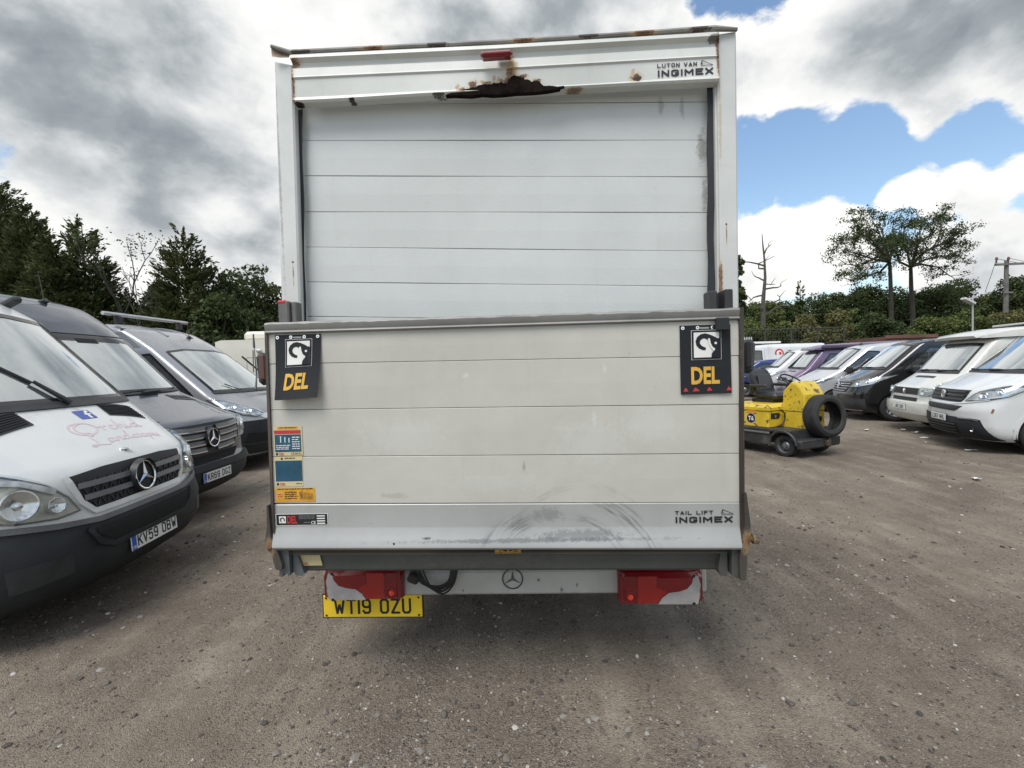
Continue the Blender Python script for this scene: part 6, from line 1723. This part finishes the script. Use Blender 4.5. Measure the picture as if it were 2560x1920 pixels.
# ------------------------------------------------------------------ trees
BARK = mat('bark', (0.036, 0.031, 0.025), 0.9, var=0.35, vscale=4, bump=0.4, bscale=18)
DEADW = mat('dead_wood', (0.075, 0.068, 0.06), 0.9, var=0.3, vscale=4, bump=0.3, bscale=18)
CONIF = leaf_mat('conifer_leaf', (0.020, 0.032, 0.012), (0.090, 0.100, 0.034), 0.8, 0.22)
LEAFD = leaf_mat('dark_leaf', (0.022, 0.036, 0.013), (0.080, 0.108, 0.034), 0.5)
LEAFM = leaf_mat('mid_leaf', (0.042, 0.064, 0.018), (0.150, 0.180, 0.050), 0.5)
LEAFO = leaf_mat('olive_leaf', (0.065, 0.066, 0.026), (0.20, 0.185, 0.072), 0.6)


def quads(P, A, B):
    """leaf quads at P with half axes A (long) and B (short): diamonds"""
    V = np.stack([P - A, P + B * 1.0 - A * .1, P + A, P - B * 1.0 - A * .1], 1)
    n_ = len(P)
    return V.reshape(-1, 3), np.arange(n_ * 4).reshape(n_, 4)


def unit(a): return a / np.maximum(1e-9, np.linalg.norm(a, axis=-1, keepdims=True))


def conifer(loc, h, rad, label, seed, n_br=620, mat_=None, group=None):
    r = np.random.default_rng(seed)
    root = thing('conifer_tree', label, 'tree', loc, 0, group)
    m = MB(); m.tube([(0, 0, -.2), (0.03, 0, h * .5), (0, 0, h * .97)], [.16 * h / 8, .09 * h / 8, .012], 8)
    m.build('trunk', BARK, root)
    f = 1 - np.sqrt(r.random(n_br)) * 0.985
    z0 = f * h
    prof = rad * 1.12 * np.clip((1 - f) ** 0.62, 0.02, 1) * np.clip(0.80 + f * 1.2, 0, 1) * r.uniform(.70, 1.16, n_br)
    a = r.uniform(0, 6.283, n_br)
    # bulges: a few angular clumps that stand out
    prof *= 1 + 0.16 * np.sin(a * 3 + f * 9 + seed) + 0.1 * np.sin(a * 7 - f * 21)
    PP, AA, BB = [], [], []
    for k in range(n_br):
        L = max(0.12, prof[k]); nl = int(11 + L * 27)
        s_ = r.uniform(.30, 1.0, nl) ** .75
        d = np.array([math.cos(a[k]), math.sin(a[k]), 0])
        side = np.array([-d[1], d[0], 0])
        up = r.uniform(.05, .40) + 0.5 * f[k] ** 2
        x = d * (s_ * L)[:, None] + side * (r.normal(0, .13, nl) * (0.25 + .8 * s_) * min(1.6, L))[:, None]
        x[:, 2] += z0[k] + (s_ * L) * up - 0.32 * L * s_ * (1 - s_) * 2 + r.normal(0, .07, nl)
        dirn = unit(d[None] * r.uniform(.5, 1.1, (nl, 1)) + side[None] * r.normal(0, .5, (nl, 1)) + np.array([0, 0, 1])[None] * r.normal(.25 + up * .6, .4, (nl, 1)))
        ln = r.uniform(.055, .125, nl) * (0.8 + .3 * h / 8)
        B = unit(np.cross(dirn, unit(r.normal(0, 1, (nl, 3))))) * (ln * r.uniform(.24, .40, nl))[:, None]
        PP.append(x); AA.append(dirn * ln[:, None]); BB.append(B)
    # spiky leader
    V, F = quads(np.concatenate(PP), np.concatenate(AA), np.concatenate(BB))
    fast_mesh('crown', V, F, mat_ or CONIF, root)
    return root


def limb(m, p0, p1, r0, r1, r, bend=.12, n_=5):
    p0, p1 = np.array(p0, float), np.array(p1, float)
    L = np.linalg.norm(p1 - p0); pts = []
    off = r.normal(0, bend * L * .5, 3)
    for i in range(n_ + 1):
        s_ = i / n_
        pts.append(p0 * (1 - s_) + p1 * s_ + off * math.sin(math.pi * s_) + (r.normal(0, bend * L * .06, 3) if 0 < i < n_ else 0))
    m.tube(pts, list(np.linspace(r0, r1, n_ + 1)), 6 if r0 > .05 else 4, cap=False)
    return pts


def broadleaf(loc, h, rx, label, seed, mat_, name='broadleaf_tree', base=.12, clumps=46, leaves=130, ls=.16, group=None, flat=1.0, cat='tree'):
    r = np.random.default_rng(seed)
    root = thing(name, label, cat, loc, 0, group)
    m = MB(); zc = h * (.5 + base / 2); rz = h * (.5 - base / 2)
    m.tube([(0, 0, -.2), (r.normal(0, .1), r.normal(0, .1), h * .35), (r.normal(0, .2), r.normal(0, .2), h * .8)], [h * .024, h * .017, h * .006], 7)
    C = unit(r.normal(0, 1, (clumps, 3))) * (r.random((clumps, 1)) ** .42)
    C[:, 2] = np.abs(C[:, 2]) * np.where(r.random(clumps) < .36, -1, 1)
    C = C * np.array([rx, rx, rz]) * .86 + np.array([0, 0, zc])
    for c in C[:14]: limb(m, (0, 0, max(h * .1, c[2] - rx * .9)), c, h * .009, h * .002, r)
    m.build('trunk', BARK, root)
    cr_ = rx * r.uniform(.22, .42, clumps)
    PP, AA, BB = [], [], []
    for k in range(clumps):
        nl = int(leaves * (cr_[k] / (.32 * rx)) ** 2)
        u_ = unit(r.normal(0, 1, (nl, 3)))
        rad_ = cr_[k] * (0.55 + .5 * r.random((nl, 1)) ** .6) * (1 + .25 * np.sin(u_[:, :1] * 5 + k) * np.cos(u_[:, 1:2] * 6))
        P = C[k] + u_ * rad_ * np.array([1.12, 1.12, .80 * flat])
        d = unit(u_ * .35 + r.normal(0, .7, (nl, 3)) + np.array([0, 0, -.1]))
        ln = ls * r.uniform(.6, 1.25, nl)
        B = unit(np.cross(d, unit(r.normal(0, .5, (nl, 3)) + u_ * .8 + np.array([0, 0, .4])))) * (ln * .62)[:, None]
        PP.append(P); AA.append(d * ln[:, None]); BB.append(B)
    V, F = quads(np.concatenate(PP), np.concatenate(AA), np.concatenate(BB))
    fast_mesh('crown', V, F, mat_, root)
    return root


def grow(m, p, d, L, rad, depth, r, tips, spread=.62, gnarl=.14, up=.08, kids=(2, 3), sh=.74):
    """one branch and its children; the ends go to tips"""
    p = np.array(p, float); d = np.array(d, float) / np.linalg.norm(d)
    n_ = 4; pts = [p.copy()]; q = p.copy(); e = d.copy()
    for i in range(n_):
        e = e + r.normal(0, gnarl, 3) + np.array([0, 0, up]); e /= np.linalg.norm(e)
        q = q + e * L / n_; pts.append(q.copy())
    m.tube(pts, list(np.linspace(rad, rad * .66, n_ + 1)), 6 if rad > .06 else 4, cap=False)
    if depth == 0: tips.append((q, e)); return
    if depth <= 2: tips.append((pts[2], e))
    for k in range(int(r.integers(kids[0], kids[1] + 1))):
        sd = r.normal(0, 1, 3); sd -= e * sd.dot(e); sd /= np.linalg.norm(sd)
        dd = e * math.cos(spread) + sd * math.sin(spread * r.uniform(.55, 1.25))
        grow(m, q, dd, L * sh * r.uniform(.8, 1.15), rad * .62, depth - 1, r, tips, spread, gnarl, up, kids, sh)



# the dark conifers behind the left-hand vans
for i, (u, vt, hw, Y, lab) in enumerate([
        (-70, 385, 185, 20.5, 'tallest dark conifer, cut by the left edge of the photo'),
        (95, 510, 120, 20.0, 'dark conifer with a double tip beside the tallest conifer'),
        (22, 440, 135, 23.0, 'dark conifer standing partly behind the tallest conifer'),
        (228, 548, 112, 19.5, 'broad dark conifer just left of the thin bare trees'),
        (150, 580, 105, 18.6, 'low dark conifer between two taller conifers above the dark van'),
        (478, 568, 118, 20.0, 'lone pointed conifer right of the thin bare trees'),
        (318, 725, 85, 20.8, 'short dark conifer under the thin bare trees'),
        (405, 700, 75, 21.5, 'short dark conifer at the left foot of the lone pointed conifer')]):
    x, h, rr = tree_size(u, vt, hw, Y)
    conifer((x, Y, 0), h, rr, lab, 20 + i, n_br=int(700 + 75 * h), group='conifers behind the left-hand vans')
for i, (u, vt, hw, Y, lab, mt) in enumerate([
        (592, 630, 75, 22, 'leafy tree right of the lone conifer, behind the silver van', LEAFD),
        (672, 640, 68, 24, 'open leafy tree beside the left edge of the truck box', LEAFD),
        (560, 725, 70, 18.5, 'low bushy tree in front of the lone conifer', LEAFD),
        (640, 750, 60, 19.5, 'low bush beside the truck, behind the cream motorhome', LEAFD)]):
    x, h, rr = tree_size(u, vt, hw, Y)
    broadleaf((x, Y, 0), h, rr, lab, 60 + i, mt, clumps=42, leaves=150, ls=.085, group='leafy trees behind the left-hand vans')

# thin nearly bare trees between the conifers
def thin_tree(name, u, vt, Y, lab, seed, leafn, lean, matb, depth=3, trunk=.5, spread=.55, up=.10, rad=.07, kids=(2, 3), sh=.7):
    r = np.random.default_rng(seed)
    x, h, _ = tree_size(u, vt, 1, Y)
    root = thing(name, lab, 'tree', (x, Y, 0))
    m = MB(); tips = []
    top = np.array([lean * h * trunk, 0, h * trunk])
    limb(m, (0, 0, -.2), top, rad, rad * .6, r, .05, 6)
    for k in range(3):
        a = r.uniform(0, 6.28)
        grow(m, top, (math.cos(a) * .16 + lean, math.sin(a) * .16, 1), h * (1 - trunk) * .42, rad * .55, depth, r, tips, spread, .16, up, kids, sh)
    for k in range(6):
        zz = r.uniform(.45, 1.0); a = r.uniform(0, 6.28)
        grow(m, top * zz, (math.cos(a), math.sin(a), .5), h * .10, rad * .28, 1, r, tips, spread, .2, up, kids, sh)
    m.build('trunk', matb, root)
    if leafn:
        T = np.array([t_[0] for t_ in tips]); N = len(T) * leafn
        P = np.repeat(T, leafn, 0) + r.normal(0, .16, (N, 3)); d = unit(r.normal(0, 1, (N, 3))); ln = r.uniform(.03, .07, N)
        B = unit(np.cross(d, r.normal(0, 1, (N, 3)))) * (ln * .6)[:, None]
        V, F = quads(P, d * ln[:, None], B); fast_mesh('crown', V, F, LEAFD, root)
    return root


thin_tree('slender_tree', 322, 562, 19.0, 'slender tree with a thin sparse crown between the conifers', 5, 12, -.015, BARK, 3, .5, spread=.34, up=.16, kids=(2, 2), sh=.6)
thin_tree('bare_tree', 352, 640, 19.3, 'leafless forked tree left of the lone pointed conifer', 8, 0, .02, DEADW, 2, .55, rad=.05, spread=.36, up=.16, sh=.6)
thin_tree('bare_sapling', 385, 690, 19.6, 'leafless sapling leaning toward the lone pointed conifer', 11, 2, .10, DEADW, 2, .5, rad=.05)

# right-hand side: wood behind the row of vans
x, h, rr = tree_size(1846, 612, 20, 38)
broadleaf((x, 38, 0), h, rr, 'narrow poplar half hidden by the right edge of the truck box', 90, LEAFD, 'poplar_tree', base=.1, clumps=60, leaves=150, ls=.15)
wood = [(1865, 738, 55, 42, LEAFM, 'light green tree next to the truck box, left of the dead tree'),
        (1915, 735, 45, 44, LEAFM, 'green tree growing round the foot of the dead tree'),
        (1965, 722, 55, 47, LEAFD, 'dark tree just right of the dead tree'),
        (2045, 718, 55, 50, LEAFD, 'dark wide tree below the left edge of the tall twin tree'),
        (2105, 722, 50, 48, LEAFD, 'round dark tree left of the tall twin tree'),
        (2165, 708, 58, 46, LEAFD, 'dark tree directly under the crown of the tall twin tree'),
        (2245, 700, 65, 45, LEAFD, 'dense dark tree round the trunks of the tall twin tree'),
        (2330, 690, 75, 44, LEAFD, 'domed dark tree right of the tall twin tree'),
        (2405, 694, 70, 45, LEAFD, 'second domed dark tree, left of the floodlight mast'),
        (2470, 735, 55, 44, LEAFM, 'green tree between the floodlight mast and the utility pole'),
        (2535, 688, 50, 42, LEAFD, 'dark round tree behind the utility pole'),
        (2610, 705, 60, 42, LEAFD, 'dark tree at the right edge of the photo')]
for i, (u, vt, hw, Y, mt, lab) in enumerate(wood):
    x, h, rr = tree_size(u, vt, hw, Y)
    broadleaf((x, Y, 0), h, rr, lab, 120 + i, mt, base=.02, clumps=56, leaves=300, ls=.115, group='trees of the wood behind the right-hand vans')
bush = [(1885, 775, 50, 31, LEAFM, 'light green bush by the fence nearest the truck'),
        (1955, 790, 50, 32, LEAFM, 'green bush behind the wire fence'),
        (2030, 768, 52, 30, LEAFO, 'brownish olive bush behind the wire fence'),
        (2095, 765, 48, 29, LEAFO, 'olive bush right of the wire fence'),
        (2125, 752, 40, 31, LEAFM, 'pale green bush right of the olive bushes'),
        (2185, 770, 55, 29, LEAFD, 'dark bush left of the ivy covered trunk'),
        (2265, 765, 55, 29, LEAFD, 'dark bush over the black van'),
        (2330, 772, 55, 28, LEAFM, 'green bush over the brown container'),
        (2395, 758, 58, 28, LEAFM, 'green bush left of the floodlight mast'),
        (2455, 765, 55, 27, LEAFM, 'green bush right of the floodlight mast'),
        (2520, 760, 55, 27, LEAFO, 'olive bush behind the utility pole'),
        (2590, 750, 60, 27, LEAFM, 'green bush at the right edge of the photo')]
for i, (u, vt, hw, Y, mt, lab) in enumerate(bush):
    x, h, rr = tree_size(u, vt, hw, Y)
    broadleaf((x, Y, 0), h, rr, lab, 160 + i, mt, 'bush', base=-.25, clumps=46, leaves=260, ls=.08, group='bushes along the edge of the yard', cat='bush')
x, h, rr = tree_size(2002, 692, 26, 46)
conifer((x, 46, 0), h, rr, 'small pointed conifer above the wood right of the dead tree', 77, n_br=300, mat_=LEAFD)

# dead tree
r = np.random.default_rng(3)
x, h, rr = tree_size(1908, 584, 20, 40)
root = thing('dead_tree', 'tall leafless dead tree trunk with a few broken limbs', 'tree', (x, 40, 0))
m = MB()
zz = [0, .35, .55, .7, .82, .92, 1.0]; xs = [0, .05, .1, .3, .25, .12, .05]
m.tube([(a_ * .9, 0, q * h) for a_, q in zip(xs, zz)], [.26, .22, .16, .11, .08, .055, .02], 7)
for z_, dx, dz, L_ in [(.76, 1, .75, 2.4), (.78, -1, .25, 2.1), (.86, .8, 1, 1.0), (.62, 1, .25, 1.7), (.66, .9, .05, 1.5), (.52, 1, .5, 2.0), (.58, -1, -.4, 1.5), (.47, -1, .6, 1.4), (.44, 1, .2, 2.2), (.68, -.8, .4, .9)]:
    p0 = np.array([.2, 0, z_ * h]); pts = limb(m, p0, p0 + np.array([dx, r.normal(0, .5), dz]) / math.hypot(dx, dz) * L_, .075, .025, r, .22, 4)
    limb(m, pts[-2], np.array(pts[-2]) + np.array([dx * .5, 0, .55]), .035, .012, r, .2, 3)
m.build('trunk', DEADW, root)

# tall twin tree with an open, umbrella shaped crown
r = np.random.default_rng(43)
Y = 40
x, h, rr = tree_size(2235, 545, 150, Y)
root = thing('twin_tree', 'tall open crowned tree with two forked trunks against the sky', 'tree', (x, Y, 0))
m = MB(); tips = []
def Q(u, v, dy=0.0):
    p_ = at(u, v, Y + dy); return np.array([p_.x - x, dy, p_.z])
def chain(pts, rads):
    m.tube([Q(*p_) for p_ in pts], rads, 7, cap=False)
    return Q(*pts[-1])
t1 = chain([(2228, 900), (2228, 770), (2226, 690), (2224, 655)], [.19, .17, .14, .12])
t2 = chain([(2285, 900, 1), (2283, 800, 1), (2278, 720, 1), (2277, 668, 1)], [.25, .20, .16, .13])
limbs = [(t1, [(2218, 625), (2205, 600), (2195, 575)]), (t1, [(2232, 615, .6), (2235, 590, 1), (2232, 568, 1)]), (t1, [(2205, 630), (2175, 605), (2150, 580)]),
         (t1, [(2190, 650, -1), (2160, 640, -1.5), (2125, 630, -2)]), (t1, [(2200, 680, 1), (2165, 690, 1), (2135, 700, 1)]), (t1, [(2195, 640, 2), (2150, 665, 2.5), (2115, 660, 3)]),
         (t1, [(2215, 640, -2), (2180, 600, -3), (2165, 580, -3)]),
         (t2, [(2268, 630, 1), (2255, 598, 1), (2262, 570, 1)]), (t2, [(2290, 625, 1), (2300, 598, 1), (2300, 574, 1)]), (t2, [(2300, 640, 0), (2335, 615, -.5), (2350, 590, -.5)]),
         (t2, [(2310, 650, 2), (2350, 640, 2.5), (2385, 640, 3)]), (t2, [(2300, 660, 1), (2345, 668, 1), (2375, 690, 1)]), (t2, [(2295, 610, -2), (2325, 588, -2.5), (2340, 575, -2.5)]),
         (t2, [(2310, 630, -1), (2355, 610, -1), (2385, 600, -1)]), (t2, [(2250, 655, 1), (2240, 630, 1.5), (2245, 610, 2)])]
for p0, pts in limbs:
    P_ = [p0] + [Q(*q) for q in pts]
    m.tube(P_, list(np.linspace(.105, .04, len(P_))), 6, cap=False)
    for i in range(1, len(P_)):
        for k in range(3):
            d = (P_[i] - P_[i - 1]); d /= np.linalg.norm(d); d = d + r.normal(0, .6, 3)
            grow(m, P_[i] if k else (P_[i] + P_[i - 1]) / 2, d, .78, .034, 2, r, tips, .6, .2, .05, (2, 2), .78)
m.build('trunk', BARK, root)
T = np.array([q[0] for q in tips]); T = T[r.random(len(T)) < .40]
k = 46; N = len(T) * k
P_ = np.repeat(T, k, 0) + r.normal(0, 1, (N, 3)) * np.array([.24, .24, .13]) + np.array([0, 0, .1]); d = unit(r.normal(0, 1, (N, 3))); ln = r.uniform(.045, .105, N)
V, F = quads(P_, d * ln[:, None], unit(np.cross(d, r.normal(0, 1, (N, 3)))) * (ln * .62)[:, None])
fast_mesh('crown', V, F, LEAFD, root)

# utility pole with crossarm, insulators and wires
x, h, _ = tree_size(2512, 655, 1, 30)
root = thing('utility_pole', 'grey wooden utility pole with a crossarm and wires at the right', 'pole', (x, 30, 0))
POLEM = mat('pole_wood', (0.13, 0.125, 0.115), 0.85, var=0.3, vscale=3, bump=0.3, bscale=30)
m = MB(); m.tube([(0, 0, -.3), (.02, 0, h * .5), (.06, 0, h + .1)], [.16, .14, .11], 10); m.build('pole', POLEM, root)
m = MB(); m.box((.55, -.12, h - .15), (2.6, .1, .13), 0, (R(-1), 'Y')); m.build('crossarm', POLEM, root)
m = MB(); m.box((.06, -.12, h - 1.9), (.55, .1, .1)); m.build('step_bar', POLEM, root)
INS = mat('insulator', (0.10, 0.06, 0.05), 0.3)
for xx in (-.68, .06, 1.75):
    m = MB(); m.tube([(xx, -.12, h - .08), (xx, -.12, h + .12)], .035, 8); m.lathe([(h + .1, .03), (h + .12, .08), (h + .2, .075), (h + .28, .05), (h + .3, 0.0)], (xx, -.12, 0), 'z', 12); m.build('insulator', INS, root)
for xx in (-.68, .06, 1.75):
    m = MB(); pts = [(xx + s_ * 22, -.12 + s_ * 6, h + .2 - 2.6 * s_ * (1 - s_)) for s_ in np.linspace(0, 1, 14)]; m.tube(pts, .014, 4); m.build('wire', INK, root)
m = MB(); m.tube([(-.68, -.12, h + .2), (-.95, -.1, h - .7), (-1.3, -.05, h - 1.8), (-.5, 0, h - 2.3), (.02, 0, h - 2.6)], .014, 4); m.build('wire', INK, root)

# floodlight mast
x, h, _ = tree_size(2431, 742, 1, 25)
root = thing('floodlight_mast', 'thin pale mast with a floodlight head above the vans', 'lamp', (x, 25, 0))
m = MB(); m.tube([(0, 0, 0), (0, 0, h)], [.05, .035], 8); m.build('mast', mat('galvanised', (0.45, 0.46, 0.46), 0.5, 0.6), root)
m = MB(); m.box((-.28, -.05, h - .22), (.62, .3, .12), 0, (R(28), 'Y'), .02); m.box((-.08, 0, h - .08), (.2, .06, .06)); m.build('lamp_head', mat('lamp_head_grey', (0.5, 0.5, 0.5), 0.5), root)

# wire fence behind the vans
root = thing('wire_fence', 'dark wire fence with a top rail behind the right-hand vans', 'fence', (0, 0, 0))
FM = mat('fence_green', (0.03, 0.034, 0.03), 0.6)
xa, za = ground_at(1852, 27), at(1852, 826, 27).z; xb = ground_at(2112, 27)
m = MB(); m.tube([(xa - 6, 27, za), (xb, 27, za)], .03, 6); m.build('rail', FM, root)
npst = 9
for i in range(npst):
    xx = xa - 6 + (xb - xa + 6) * i / (npst - 1)
    m = MB(); m.tube([(xx, 27.03, 0), (xx, 27.03, za + .04)], .045, 6); m.build('post', FM, root)
m = MB()
nn = int((xb - xa + 6) / .16)
for i in range(nn):
    xx = xa - 6 + .16 * i
    m.box((xx, 27.0, za / 2), (.012, .012, za - .05))
for i in range(12): m.box(((xa - 6 + xb) / 2, 27.02, za * (i + .5) / 12), (xb - xa + 6, .012, .012))
o = m.build('wire_mesh', FM, root); o['kind'] = 'stuff'

# brown container behind the vans
x0, x1 = ground_at(2210, 24), ground_at(2340, 24); zt = at(2335, 836, 24).z
root = thing('container', 'rust brown steel container behind the black van', 'container', ((x0 + x1) / 2, 25.2, 0), R(2))
CT = mat('container_brown', (0.13, 0.062, 0.045), 0.7, var=0.25, vscale=2)
m = MB(); m.box((0, 0, zt / 2), (x1 - x0, 2.4, zt - .1)); m.build('shell', CT, root)
m = MB(); m.box((0, -1.24, zt - .06), (x1 - x0 + .06, .1, .16)); m.build('top_rail', CT, root)
for i in range(24):
    m = MB(); m.box((-(x1 - x0) / 2 + .1 + i * (x1 - x0 - .2) / 23, -1.22, zt / 2 - .05), (.07, .05, zt - .35)); m.build('rib', CT, root)

# white scraps lying on the ground
SCR = mat('scrap_white', (0.66, 0.65, 0.62), 0.8)
for i, (u, v, lab) in enumerate([(2440, 1128, 'white scrap on the gravel just in front of the nearest white van'), (2298, 1082, 'white scrap on the gravel in front of the white camper van, farthest of three'),
        (2264, 1078, 'white scrap on the gravel left of the pair before the white camper van'), (2322, 1096, 'white scrap on the gravel nearest the black lower bumper'),
        (2455, 1203, 'white scrap lying alone on open gravel, nearest the camera'), (2170, 1078, 'white scrap on the gravel right of the leaning tyre')]):
    dd = _cf + _cr * ((u - 1280) / FPX) + _cu * ((960 - v) / FPX); q = Vector((0, 0, CAM_H)) + dd * (-CAM_H / dd.z)
    rr_ = np.random.default_rng(300 + i)
    m = MB()
    P_ = [[(a_ * .05, c_ * .035, .012 + rr_.uniform(0, .025)) for c_ in range(3)] for a_ in range(4)]
    m.grid(P_)
    o = m.build('paper_scrap', SCR); o.location = (q.x, q.y, 0.0); o.rotation_euler[2] = rr_.uniform(0, 3)
    tag(o, lab, 'scrap', 'white scraps on the gravel')

# pale palisade far behind the truck's right edge
root = thing('palisade_fence', 'short pale palisade fence beside the truck box, behind the blue van', 'fence', (0, 0, 0))
PAL = mat('palisade_pale', (0.40, 0.41, 0.40), 0.6)
za, zb = at(1866, 858, 25.0).z, at(1866, 842, 25.0).z
xa, xb = ground_at(1835, 25.0), ground_at(1880, 25.0)
for i in range(9):
    xx = xa + (xb - xa) * i / 8
    m = MB(); m.poly([(xx - .035, .1), (xx + .035, .1), (xx + .035, zb - .06), (xx, zb), (xx - .035, zb - .06)], 25.0, 0, .02); m.build('picket', PAL, root)
for zz in (za - .15, .5):
    m = MB(); m.box(((xa + xb) / 2, 25.04, zz), (xb - xa + .1, .04, .06)); m.build('rail', PAL, root)
